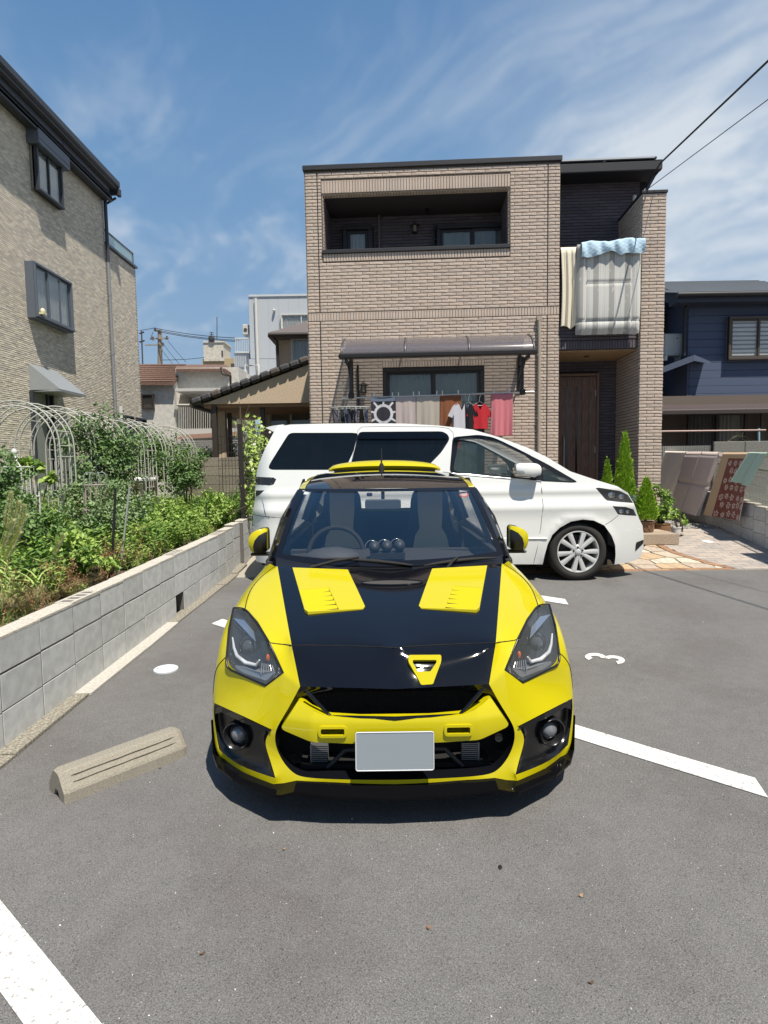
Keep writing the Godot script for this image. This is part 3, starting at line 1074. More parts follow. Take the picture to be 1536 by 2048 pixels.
func build_main_house() -> void:
	house = thing("brick_house", "two-storey house clad in beige split-face bricks, awning over laundry", "house", HOUSE_AT, HOUSE_TURN)
	var mortar := grain("brick_mortar", lin(0.075, 0.06, 0.05), lin(0.11, 0.09, 0.075), 0.4, 0.05, 0.95, 0.3, 101)
	var trim := mat("dark_trim", lin(0.022, 0.022, 0.027), 0.45)
	var bronze := mat("bronze_frame", lin(0.016, 0.014, 0.015), 0.4, 0.2)
	var dark_wall := grain("dark_wall_base", lin(0.03, 0.026, 0.03), lin(0.045, 0.038, 0.045), 0.4, 0.05, 0.95, 0.3, 102)
	var g := Geo.new()
	var flat := func(p: Vector2) -> Vector3: return V(p.x, p.y, 0.0)
	var niche := [0.345, 5.31, 3.603, 6.275]
	var win := [1.36, 0.62, 3.163, 3.247]
	g.patch(rect(0.04, 0.15, 4.475, 6.68), [rect(niche[0], niche[1], niche[2], niche[3]), rect(win[0], win[1], win[2], win[3])], 2.3, flat)
	# returns, back and roof of the main block
	g.quad(V(0.04, 0.1, -8), V(0.04, 0.1, 0), V(0.04, 6.68, 0), V(0.04, 6.68, -8))
	g.quad(V(4.475, 0.1, 0), V(4.475, 0.1, -1.25), V(4.475, 6.68, -1.25), V(4.475, 6.68, 0))
	g.quad(V(0.04, 6.6, -0.1), V(4.475, 6.6, -0.1), V(4.475, 6.6, -8), V(0.04, 6.6, -8))
	g.quad(V(6.27, 0.1, -8), V(0.04, 0.1, -8), V(0.04, 6.68, -8), V(6.27, 6.68, -8))
	g.quad(V(6.27, 0.1, -1.2), V(6.27, 0.1, -8), V(6.27, 6.9, -8), V(6.27, 6.9, -1.2))
	# reveals of the recessed balcony and of the window
	for q in [niche, win]:
		var dep := 1.0 if q == niche else 0.09
		g.quad(V(q[0], q[1], 0), V(q[0], q[3], 0), V(q[0], q[3], -dep), V(q[0], q[1], -dep))
		g.quad(V(q[2], q[1], -dep), V(q[2], q[3], -dep), V(q[2], q[3], 0), V(q[2], q[1], 0))
		g.quad(V(q[0], q[3], -dep), V(q[0], q[3], 0), V(q[2], q[3], 0), V(q[2], q[3], -dep))
		g.quad(V(q[0], q[1], -dep), V(q[2], q[1], -dep), V(q[2], q[1], 0), V(q[0], q[1], 0))
	obj("wall", g, mortar, house)
	# dark back walls: balcony, upper storey and porch
	g = Geo.new()
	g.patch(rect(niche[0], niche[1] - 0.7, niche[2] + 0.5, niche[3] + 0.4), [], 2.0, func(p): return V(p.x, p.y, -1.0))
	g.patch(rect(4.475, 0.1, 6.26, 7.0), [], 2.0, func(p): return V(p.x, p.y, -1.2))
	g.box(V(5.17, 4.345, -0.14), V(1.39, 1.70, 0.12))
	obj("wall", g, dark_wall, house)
	g = Geo.new()
	g.box(V(1.974, niche[3] - 0.008, -0.585), V(3.25, 0.012, 0.82))
	obj("balcony_ceiling", g, dark_wall, house)
	# wing wall at the porch
	g = Geo.new()
	g.box(V(6.065, 3.1, -0.6), V(0.396, 6.0, 1.19))
	obj("wing_wall", g, mortar, house)
	# ---- bricks
	var F := Transform3D.IDENTITY
	var bm := brick_mesh(1)
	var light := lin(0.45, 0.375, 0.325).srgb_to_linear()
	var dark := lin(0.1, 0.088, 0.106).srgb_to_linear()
	var single := []
	var rest := []
	var pillar := lay(5.866, 0.3, 6.264, 6.08, F, [], 0.0566, 0.265)
	single.append_array(pillar)
	var main: Array = []
	var jl := [0.258, 4.262]      # dark expansion joints
	for z in [[4.24, 6.64], [0.25, 4.085]]:
		for sp in [[0.045, jl[0] - 0.006], [jl[0] + 0.006, jl[1] - 0.006], [jl[1] + 0.006, 4.47]]:
			main.append_array(lay(sp[0], z[0], sp[1], z[1], F, [[niche[0] - 0.02, niche[1] - 0.2, niche[2] + 0.015, niche[3] + 0.227], [win[0] - 0.0, win[1], win[2], win[3] + 0.12]]))
	main.append_array(lay(0.045, 4.09, 4.47, 4.235, F, [], 0.0566, 0.254, 0.013, true))
	main.append_array(lay(niche[0] - 0.015, niche[3], niche[2] + 0.012, niche[3] + 0.222, F, [], 0.0566, 0.254, 0.015, true))
	main.append_array(lay(niche[0] - 0.005, niche[1] - 0.195, niche[2] + 0.005, niche[1] - 0.06, F, [], 0.0566, 0.254, 0.015, true))
	main.append_array(lay(win[0], win[3], win[2], win[3] + 0.115, F, [], 0.0566, 0.254, 0.013, true))
	# reveals: left and right cheek, soffit of the recessed balcony
	var RL := Transform3D(Basis(V(0, 0, -1), V(0, 1, 0), V(1, 0, 0)), V(niche[0], 0, 0))
	var RR := Transform3D(Basis(V(0, 0, 1), V(0, 1, 0), V(-1, 0, 0)), V(niche[2], 0, -1.0))
	var RS := Transform3D(Basis(V(1, 0, 0), V(0, 0, 1), V(0, -1, 0)), V(0, niche[3], -0.16))
	main.append_array(lay(0.004, niche[1], 0.16, niche[3], RL)); main.append_array(lay(0.84, niche[1], 0.996, niche[3], RR))
	main.append_array(lay(niche[0], 0, niche[2], 0.155, RS, [], 0.0566, 0.254, 0.013, true))
	# wing wall: cheek towards the porch
	var WL := Transform3D(Basis(V(0, 0, 1), V(0, 1, 0), V(-1, 0, 0)), V(5.867, 0, -1.19))
	main.append_array(lay(0.0, 0.3, 1.18, 6.08, WL))
	var WR := Transform3D(Basis(V(0, 0, -1), V(0, 1, 0), V(1, 0, 0)), V(6.263, 0, 0))
	main.append_array(lay(0.0, 0.3, 1.18, 6.08, WR))
	# left return of the house
	var SL := Transform3D(Basis(V(0, 0, 1), V(0, 1, 0), V(-1, 0, 0)), V(0.042, 0, -3.0))
	main.append_array(lay(0.0, 0.3, 3.0, 6.64, SL))
	# the 300 bricks that show largest are single pieces, the rest one mass
	main.sort_custom(func(a, b): return a.origin.x + a.origin.z * 3.0 - absf(a.origin.y - 2.6) * 0.8 > b.origin.x + b.origin.z * 3.0 - absf(b.origin.y - 2.6) * 0.8)
	while single.size() > 300: rest.append(single.pop_back())
	for x in main:
		if single.size() < 300 and x.origin.z == 0.0 and x.basis.z.z > 0.0: single.append(x)
		else: rest.append(x)
	var bmats := []
	for k in 6:
		var t := 1.0 + (k - 2.5) * 0.025
		var w := [-0.015, 0.01, 0.0, 0.015, -0.01, 0.005][k] as float
		bmats.append(mat("brick_%d" % k, lin(0.45 * t * (1 + w), 0.375 * t, 0.325 * t * (1 - w)), 0.92))
	for x in single:
		var o := inst("brick", bm, bmats[rng.randi() % 6], house)
		o.transform = x
	var sm := mat("brick_mass", Color.WHITE, 0.92)
	sm.vertex_color_use_as_albedo = true
	multi("brickwork", bm, sm, rest, house, brick_tints(rest.size(), light, 0.06))
	# dark bricks
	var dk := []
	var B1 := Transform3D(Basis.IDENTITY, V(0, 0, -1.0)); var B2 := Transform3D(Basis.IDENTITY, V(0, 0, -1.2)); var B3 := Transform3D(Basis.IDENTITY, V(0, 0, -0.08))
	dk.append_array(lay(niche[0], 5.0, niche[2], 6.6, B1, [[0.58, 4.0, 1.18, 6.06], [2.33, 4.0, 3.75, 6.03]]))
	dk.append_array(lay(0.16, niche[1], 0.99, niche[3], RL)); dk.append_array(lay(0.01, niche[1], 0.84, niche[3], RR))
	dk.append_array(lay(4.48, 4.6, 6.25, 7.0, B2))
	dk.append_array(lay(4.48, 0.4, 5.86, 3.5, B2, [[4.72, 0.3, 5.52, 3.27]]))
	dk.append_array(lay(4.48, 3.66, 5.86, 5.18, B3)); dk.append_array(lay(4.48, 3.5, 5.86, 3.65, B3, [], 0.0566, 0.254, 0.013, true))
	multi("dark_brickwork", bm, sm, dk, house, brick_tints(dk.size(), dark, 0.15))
	# expansion joints
	for x in jl:
		g = Geo.new()
		g.box(V(x, 5.44, 0.004), V(0.011, 2.38, 0.008)); g.box(V(x, 2.17, 0.004), V(0.011, 3.8, 0.008))
		obj("joint_strip", g, mat("joint_black", lin(0.012, 0.011, 0.011), 0.7), house)
	# ---- copings
	g = Geo.new()
	g.bev(V(2.255, 6.715, -0.08), V(4.49, 0.085, 0.24), 0.008)
	obj("parapet_cap", g, trim, house)
	g = Geo.new()
	g.bev(V(1.972, 5.282, -0.05), V(3.3, 0.065, 0.19), 0.008)
	obj("balcony_sill", g, trim, house)
	g = Geo.new()
	g.bev(V(6.066, 6.105, -0.6), V(0.44, 0.05, 1.26), 0.008)
	obj("wing_wall_cap", g, trim, house)
	g = Geo.new()
	g.box(V(5.17, 5.2, -0.14), V(1.385, 0.04, 0.16))
	obj("balcony_rail", g, trim, house)
	g = Geo.new()
	g.bev(V(-0.03, 6.52, -1.6), V(0.12, 0.2, 1.2), 0.02)
	obj("gutter_end", g, trim, house)
	# ---- right-hand roof with solar panels
	g = Geo.new()
	g.bev(V(5.47, 6.86, -0.72), V(1.98, 0.17, 0.1), 0.015)
	obj("fascia", g, trim, house)
	g = Geo.new()
	g.quad(V(4.48, 6.95, -0.67), V(6.46, 6.95, -0.67), V(6.46, 7.6, -4.6), V(4.48, 7.6, -4.6))
	g.quad(V(4.48, 6.8, -1.2), V(6.46, 6.8, -1.2), V(6.46, 6.8, -0.68), V(4.48, 6.8, -0.68))
	g.quad(V(6.46, 6.8, -0.68), V(6.46, 6.8, -4.6), V(6.46, 7.6, -4.6), V(6.46, 6.95, -0.68))
	g.quad(V(4.48, 6.8, -4.6), V(4.48, 6.8, -0.68), V(4.48, 6.95, -0.68), V(4.48, 7.6, -4.6))
	obj("roof", g, trim, house)
	var pan := mat("solar_panel", lin(0.012, 0.016, 0.03), 0.15)
	for k in 2:
		g = Geo.new()
		var sl := atan2(0.65, 3.93)
		g.bev(V(4.98 + k * 0.93, 7.035, -0.95), V(0.9, 0.04, 0.55), 0.006, Basis(V(1, 0, 0), sl))
		obj("solar_panel", g, pan, house)
	g = Geo.new()
	g.box(V(5.42, 7.0, -0.69), V(1.8, 0.028, 0.04))
	obj("panel_rail", g, mat("alu", lin(0.5, 0.5, 0.5), 0.4, 0.8), house)
	g = Geo.new()
	g.box(V(6.3, 6.6, -0.85), V(0.05, 0.5, 0.05), Basis(V(0, 0, 1), -0.5))
	obj("cable_bracket", g, trim, house)
	g = Geo.new()
	g.lathe([Vector2(0.03, 0), Vector2(0.04, 0.03), Vector2(0.03, 0.06), Vector2(0.035, 0.09), Vector2(0, 0.1)], 12, Transform3D(Basis.IDENTITY, V(6.12, 6.42, -1.1)))
	obj("security_light", g, mat("lamp_white", lin(0.6, 0.62, 0.62), 0.3), house)
	# ---- porch
	g = Geo.new()
	g.box(V(5.17, 3.488, -0.66), V(1.38, 0.03, 1.06))
	obj("porch_ceiling", g, grain("ceiling_wood", lin(0.3, 0.2, 0.115), lin(0.38, 0.26, 0.155), 0.5, 0.02, 0.6, 0.0, 103), house)
	g = Geo.new()
	g.lathe([Vector2(0.055, 0), Vector2(0.055, 0.006), Vector2(0.045, 0.008), Vector2(0.04, 0.02), Vector2(0, 0.02)], 18, Transform3D(Basis(V(1, 0, 0), PI), V(5.12, 3.472, -0.6)))
	obj("downlight", g, mat("downlight_brown", lin(0.06, 0.04, 0.03), 0.5), house)
	g = Geo.new()
	g.box(V(5.19, 0.36, -0.25), V(1.4, 0.16, 1.9)); g.box(V(5.3, 0.28, 0.5), V(1.5, 0.16, 1.6))
	obj("porch_step", g, grain("porch_tile", lin(0.3, 0.24, 0.18), lin(0.4, 0.32, 0.25), 0.5, 0.03, 0.85, 0.2, 104), house)
	# front door with two slits of glass
	var door := Node3D.new(); door.name = "door"; house.add_child(door, true)
	var wood := wood_mat("door_wood", Color(0.115, 0.066, 0.05), Color(0.2, 0.125, 0.095))
	for k in 5:
		g = Geo.new()
		var x0 := 4.76 + k * 0.142
		g.bev(V(x0 + 0.0705, 1.83, -1.165), V(0.1395, 2.68, 0.05), 0.004)
		obj("panel_board", g, wood, door)
	g = Geo.new()
	g.bev(V(5.49, 1.85, -1.15), V(0.05, 2.76, 0.1), 0.006); g.bev(V(4.74, 1.85, -1.15), V(0.05, 2.76, 0.1), 0.006); g.bev(V(5.115, 3.205, -1.152), V(0.69, 0.05, 0.096), 0.006)
	obj("door_frame", g, mat("door_frame_wood", lin(0.17, 0.11, 0.08), 0.6), door)
	for x in [4.905, 5.09]:
		g = Geo.new()
		g.box(V(x, 2.1, -1.138), V(0.035, 1.75, 0.012))
		obj("glass_slit", g, mat("slit_glass", lin(0.012, 0.013, 0.015), 0.1), door)
	for y in [1.75, 2.85]:
		g = Geo.new()
		g.box(V(5.452, y, -1.135), V(0.012, 0.12, 0.02))
		obj("hinge", g, mat("alu", lin(0.5, 0.5, 0.5), 0.4, 0.8), door)
	g = Geo.new()
	g.tube([V(4.84, 1.3, -1.08), V(4.84, 2.0, -1.08)], 0.014, 8)
	obj("handle", g, mat("alu", lin(0.5, 0.5, 0.5), 0.4, 0.8), door)
	# ---- windows
	var gl := glass("window_glass", Color(0.42, 0.47, 0.48), 0.12)
	var lace := mat("curtain_lace", lin(0.42, 0.43, 0.42), 0.95)
	var blue_curtain := mat("curtain_green", lin(0.17, 0.22, 0.21), 0.95)
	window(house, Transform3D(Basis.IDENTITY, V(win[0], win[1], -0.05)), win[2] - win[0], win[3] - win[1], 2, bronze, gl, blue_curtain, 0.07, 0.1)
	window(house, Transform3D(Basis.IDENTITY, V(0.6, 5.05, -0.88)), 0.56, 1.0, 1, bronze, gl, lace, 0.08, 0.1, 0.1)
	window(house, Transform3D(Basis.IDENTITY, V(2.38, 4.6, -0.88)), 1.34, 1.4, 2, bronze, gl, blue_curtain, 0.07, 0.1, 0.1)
	g = Geo.new()
	for k in 6: g.box(V(2.36, 5.0 + k * 0.19, -0.9), V(0.07, 0.02, 0.04))
	g.box(V(2.33, 5.5, -0.92), V(0.02, 1.1, 0.05)); g.box(V(2.39, 5.5, -0.92), V(0.02, 1.1, 0.05))
	obj("shutter_track", g, bronze, house)
	# pipes
	g = Geo.new()
	g.tube([V(1.29, 4.9, -0.94), V(1.29, 6.5, -0.94)], 0.022, 10)
	obj("balcony_pipe", g, mat("pipe_grey", lin(0.11, 0.105, 0.115), 0.5), house)
	g = Geo.new()
	g.tube([V(2.22, 6.5, -0.8), V(2.2, 6.15, -0.7)], 0.025, 8)
	obj("pole_hanger", g, bronze, house)
	g = Geo.new()
	g.tube([V(4.118, 0.4, 0.06), V(4.116, 4.02, 0.06)], 0.03, 12)
	for y in [1.2, 2.3, 3.4]: g.box(V(4.117, y, 0.04), V(0.07, 0.03, 0.07))
	g.box(V(4.116, 4.03, 0.045), V(0.085, 0.07, 0.085))
	obj("downpipe", g, mat("pipe_beige", lin(0.33, 0.29, 0.24), 0.55), house)
	# wall lanterns
	for p in [V(1.02, 2.88, 0.09), V(1.97, 5.98, -0.9)]:
		var la := Node3D.new(); la.name = "wall_lantern"; house.add_child(la, true)
		la.position = p
		g = Geo.new()
		g.lathe([Vector2(0.012, 0.115), Vector2(0.02, 0.1), Vector2(0.085, 0.06), Vector2(0.085, 0.05), Vector2(0.055, 0.05)], 6); g.lathe([Vector2(0.0, -0.085), Vector2(0.05, -0.08), Vector2(0.055, -0.065), Vector2(0.045, -0.06)], 6)
		for k in 4:
			var a := TAU * (k + 0.5) / 4
			g.box(V(cos(a) * 0.055, 0, sin(a) * 0.055), V(0.012, 0.13, 0.012))
		g.box(V(0, 0.08, -0.06), V(0.04, 0.05, 0.1))
		obj("lantern_body", g, mat("lantern_metal", lin(0.03, 0.022, 0.02), 0.6), la)
		g = Geo.new()
		g.tube([V(0, -0.06, 0), V(0, 0.05, 0)], 0.04, 10)
		obj("lantern_glass", g, mat("lantern_frost", lin(0.2, 0.18, 0.15), 0.3), la)
	build_awning(bronze)


func wood_mat(key: String, a: Color, b: Color) -> StandardMaterial3D:
	if mats.has(key): return mats[key]
	var m := mat(key, Color.WHITE, 0.55)
	m.albedo_texture = noise_tex(0.02, hash(key) % 1000, [[0.2, a.linear_to_srgb()], [0.8, b.linear_to_srgb()]], 512, 5)
	m.uv1_triplanar = true
	m.uv1_scale = V(5.0, 0.35, 5.0)
	return m


func build_awning(bronze: Material) -> void:
	var aw := Node3D.new(); aw.name = "awning"; house.add_child(aw, true)
	var smoke := glass("smoke_panel", Color(0.46, 0.44, 0.46), 0.38)
	smoke.roughness = 0.12
	var grey := mat("awning_rib", lin(0.1, 0.1, 0.105), 0.4, 0.5)
	var u0 := 0.73; var u1 := 3.87
	var prof := func(t: float) -> Vector2:   # (out, up) along the curved section
		var a := t * PI * 0.5
		return Vector2(0.06 + 0.8 * pow(sin(a), 1.05), 3.33 + 0.38 * cos(a))
	for k in 3:
		var g := Geo.new()
		var a := lerpf(u0, u1, k / 3.0) + 0.015; var b := lerpf(u0, u1, (k + 1) / 3.0) - 0.015
		var shape := func(u: float, v: float) -> Vector3:
			var q: Vector2 = prof.call(v)
			return V(lerpf(a, b, u), q.y, q.x)
		g.sheet(2, 14, shape, 0.004)
		obj("panel", g, smoke, aw)
	for k in 4:
		var x := lerpf(u0, u1, k / 3.0)
		var pts := []
		for i in 13:
			var q: Vector2 = prof.call(i / 12.0)
			pts.append(V(x, q.y + 0.004, q.x))
		var g := Geo.new()
		g.tube(pts, 0.02, 6)
		obj("rib", g, grey, aw)
	var g := Geo.new()
	g.bev(V((u0 + u1) * 0.5, 3.31, 0.885), V(u1 - u0 + 0.1, 0.085, 0.07), 0.02)
	obj("gutter", g, bronze, aw)
	g = Geo.new()
	g.box(V((u0 + u1) * 0.5, 3.72, 0.05), V(u1 - u0, 0.04, 0.06))
	obj("wall_rail", g, grey, aw)
	for x in [0.8, 3.78]:
		g = Geo.new()
		g.bev(V(x, 3.1, 0.035), V(0.07, 0.62, 0.04), 0.008)
		g.bev(V(x, 3.24, 0.47), V(0.045, 0.075, 0.85), 0.008)
		g.tube([V(x, 2.95, 0.06), V(x, 3.2, 0.5)], 0.018, 8)
		obj("bracket", g, bronze, aw)
		# hanging arm that carries the laundry poles
		g = Geo.new()
		g.bev(V(x + (0.05 if x < 2 else -0.05), 2.98, 0.6), V(0.045, 0.62, 0.03), 0.006)
		g.bev(V(x + (0.05 if x < 2 else -0.05), 2.7, 0.6), V(0.1, 0.1, 0.06), 0.015)
		obj("pole_arm", g, bronze, aw)
	g = Geo.new()
	g.tube([V(0.92, 2.5, 0.05), V(0.92, 3.3, 0.05)], 0.02, 8)
	obj("rain_pipe", g, bronze, aw)


# a pixel of the photograph at a distance d in front of the camera (d comes from what the thing stands on)
func px(x: float, y: float, d: float) -> Vector3:
	var b := Basis(V(1, 0, 0), deg_to_rad(-4.5)) * Basis(V(0, 0, 1), -0.0155)
	var r := b * V((x - 768.0) / 1200.0, -(y - 1024.0) / 1200.0, -1.0)
	return V(0, 1.52, 0) + r * (d / -r.z)


# ---------------------------------------------------------------- house at the left
func build_left_house() -> void:
	var h := thing("tile_clad_house", "three-storey house clad in small beige and grey tiles, dark eaves", "house", V(-7.1, 0, 0))
	var base := grain("small_tile_joint", lin(0.2, 0.19, 0.175), lin(0.28, 0.265, 0.24), 0.5, 0.04, 0.95, 0.0, 111)
	var slate := mat("slate_metal", lin(0.1, 0.12, 0.155), 0.5, 0.1)
	var navy := mat("eave_dark", lin(0.03, 0.036, 0.05), 0.5)
	var g := Geo.new()
	g.box(V(-3.0, 4.5, -12.5), V(6.0, 8.1, 7.0))
	g.box(V(-3.02, 3.9, -16.97), V(6.0, 6.84, 1.94))
	obj("wall", g, base, h)
	# cladding of small rough tiles
	var xs := []; var cs := []
	var bm := brick_mesh(7)
	var face := Transform3D(Basis(V(0, 0, -1), V(0, 1, 0), V(1, 0, 0)), V(0, 0, 0))
	for part in [[9.6, 16.0, 0.6, 8.54, 0.0], [16.0, 17.94, 0.6, 7.3, -0.02]]:
		var rows := int((part[3] - part[2]) / 0.04)
		for r in rows:
			var x: float = part[0] + (0.06 if r % 2 else 0.0)
			while x < part[1] - 0.08:
				xs.append(Transform3D(Basis(V(0, 0, -0.115), V(0, 0.0335, 0), V(rng.randf_range(0.006, 0.011), 0, 0)), V(part[4], part[2] + (r + 0.5) * 0.04, -(x + 0.06))))
				var t := rng.randf()
				var c := Color(0.62, 0.56, 0.47)
				if t < 0.25: c = Color(0.52, 0.48, 0.43)
				elif t < 0.5: c = Color(0.7, 0.64, 0.55)
				cs.append(c * rng.randf_range(0.9, 1.1))
				x += 0.12
	var sm := mat("brick_mass", Color.WHITE, 0.92)
	multi("tile_cladding", bm, sm, xs, h, cs)
	# eaves: soffit, two-step fascia, gutter, roof plane
	g = Geo.new()
	g.box(V(0.1, 8.42, -12.55), V(0.3, 0.06, 6.9)); g.box(V(0.3, 8.66, -12.55), V(0.2, 0.06, 6.9))
	obj("soffit", g, mat("soffit_grey", lin(0.055, 0.06, 0.07), 0.7), h)
	g = Geo.new()
	g.bev(V(0.22, 8.52, -12.55), V(0.06, 0.34, 6.9), 0.01)
	obj("fascia", g, navy, h)
	for k in 3:
		g = Geo.new()
		g.bev(V(0.27, 8.60, -(10.25 + k * 2.2)), V(0.05, 0.22, 2.18), 0.008)
		obj("fascia_board", g, navy, h)
	g = Geo.new()
	g.bev(V(0.39, 8.78, -12.6), V(0.13, 0.2, 6.9), 0.04)
	obj("gutter", g, navy, h)
	g = Geo.new()
	g.quad(V(0.44, 8.82, -9.2), V(0.44, 8.82, -16.05), V(-5.0, 10.9, -16.05), V(-5.0, 10.9, -9.2))
	g.quad(V(0.44, 8.74, -16.05), V(0.44, 8.74, -9.2), V(-5.0, 10.8, -9.2), V(-5.0, 10.8, -16.05))
	g.quad(V(0.44, 8.74, -16.05), V(-5.0, 10.8, -16.05), V(-5.0, 10.9, -16.05), V(0.44, 8.82, -16.05))
	g.bev(V(0.02, 8.62, -16.0), V(0.8, 0.2, 0.06), 0.01)
	obj("roof", g, navy, h)
	g = Geo.new()
	g.bev(V(0.42, 8.58, -16.0), V(0.1, 0.2, 0.12), 0.02); g.bev(V(0.15, 8.45, -16.15), V(0.3, 0.05, 0.05), 0.01, Basis(V(0, 0, 1), 0.5))
	obj("gutter_head", g, navy, h)
	# downpipe at the corner, dark above and grey below
	g = Geo.new()
	g.tube([V(0.07, 8.5, -15.98), V(0.07, 6.85, -15.98)], 0.045, 10)
	obj("downpipe", g, navy, h)
	g = Geo.new()
	g.tube([V(0.07, 6.85, -15.98), V(0.07, 0.6, -15.98)], 0.04, 10)
	for y in [1.5, 3.0, 4.5, 6.0]: g.tube([V(0.07, y, -15.98), V(0.07, y + 0.06, -15.98)], 0.048, 10)
	obj("downpipe", g, mat("pipe_slate", lin(0.2, 0.215, 0.235), 0.5), h)
	# balcony with frosted glass
	g = Geo.new()
	g.box(V(-0.4, 7.34, -16.97), V(0.9, 0.06, 1.98))
	obj("balcony_cap", g, slate, h)
	g = Geo.new()
	g.box(V(-0.03, 7.53, -16.95), V(0.012, 0.3, 1.7))
	obj("balcony_glass", g, glass("frosted", Color(0.55, 0.68, 0.68), 0.55), h)
	g = Geo.new()
	g.box(V(-0.03, 7.7, -16.95), V(0.04, 0.035, 1.78)); g.box(V(-0.03, 7.53, -17.82), V(0.04, 0.34, 0.04))
	obj("balcony_handrail", g, slate, h)
	# windows
	var gl := glass("window_glass", Color(0.42, 0.47, 0.48), 0.12)
	var blind := mat("blind_grey", lin(0.3, 0.33, 0.34), 0.9)
	var side := Basis(V(0, 0, -1), V(0, 1, 0), V(1, 0, 0))
	g = Geo.new()
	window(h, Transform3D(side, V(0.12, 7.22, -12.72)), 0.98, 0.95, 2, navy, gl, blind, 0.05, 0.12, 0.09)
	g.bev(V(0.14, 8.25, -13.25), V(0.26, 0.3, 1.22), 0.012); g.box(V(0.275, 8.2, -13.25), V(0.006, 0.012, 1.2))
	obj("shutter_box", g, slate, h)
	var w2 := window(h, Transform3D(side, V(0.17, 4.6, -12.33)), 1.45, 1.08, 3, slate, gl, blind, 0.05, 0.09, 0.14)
	g = Geo.new()
	for a in [[4.6, 0.05, 12.33, 13.78], [5.66, 0.05, 12.33, 13.78]]: g.box(V(0.09, a[0], -(a[2] + a[3]) * 0.5), V(0.18, a[1], a[3] - a[2]))
	for z in [12.33, 13.78]: g.box(V(0.088, 5.13, -z), V(0.178, 1.1, 0.03))
	obj("bay_box", g, slate, h)
	g = Geo.new()
	g.ball(V(0.25, 4.72, -12.45), V(0.05, 0.07, 0.06), 8, 12); g.box(V(0.25, 4.68, -12.45), V(0.1, 0.04, 0.12))
	obj("vent_hood", g, mat("vent_cream", lin(0.6, 0.57, 0.38), 0.5), h)
	# sheet-metal canopy over the side door
	g = Geo.new()
	var p := [V(0.01, 3.66, -12.25), V(0.01, 3.66, -13.3), V(0.62, 3.14, -13.3), V(0.62, 3.14, -12.25)]
	g.quad(p[0], p[3], p[2], p[1])
	g.quad(p[0] + V(0, -0.03, 0), p[1] + V(0, -0.03, 0), p[2] + V(0, -0.03, 0), p[3] + V(0, -0.03, 0))
	g.ftri(p[0], V(0.01, 3.1, -12.25), p[3]); g.ftri(p[1], p[2], V(0.01, 3.1, -13.3))
	g.box(V(0.31, 3.115, -12.775), V(0.62, 0.03, 1.05))
	obj("door_canopy", g, mat("canopy_grey", lin(0.32, 0.345, 0.37), 0.45, 0.3), h)
	g = Geo.new()
	g.bev(V(0.01, 1.85, -12.5), V(0.06, 2.5, 0.5), 0.01)
	obj("door", g, mat("door_pale", lin(0.23, 0.245, 0.23), 0.5), h)
	g = Geo.new()
	for z in [12.24, 12.78, 12.98]: g.box(V(0.03, 1.85, -z), V(0.1, 2.52, 0.05))
	g.box(V(0.0, 1.85, -12.88), V(0.04, 2.5, 0.16))
	obj("door_frame", g, navy, h)
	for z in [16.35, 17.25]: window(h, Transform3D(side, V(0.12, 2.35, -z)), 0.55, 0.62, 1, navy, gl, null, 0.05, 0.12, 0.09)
	g = Geo.new()
	g.tube([V(0.09, 0.6, -16.25), V(0.09, 3.1, -16.25)], 0.05, 10); g.tube([V(0.09, 3.0, -16.25), V(0.09, 3.2, -16.25)], 0.065, 10)
	obj("vent_pipe", g, mat("pipe_white", lin(0.55, 0.55, 0.53), 0.5), h)


# ---------------------------------------------------------------- houses and poles further back
func wall_px(g: Geo, x0: float, y0: float, x1: float, y1: float, d: float, depth: float) -> void:
	var ym := (y0 + y1) * 0.5; var xm := (x0 + x1) * 0.5
	var a := V(px(x0, ym, d).x, px(xm, y1, d).y, 0); var b := V(px(x1, ym, d).x, px(xm, y0, d).y, 0)
	g.box(V((a.x + b.x) * 0.5, (a.y + b.y) * 0.5, -d - depth * 0.5), V(absf(b.x - a.x), absf(b.y - a.y), depth))


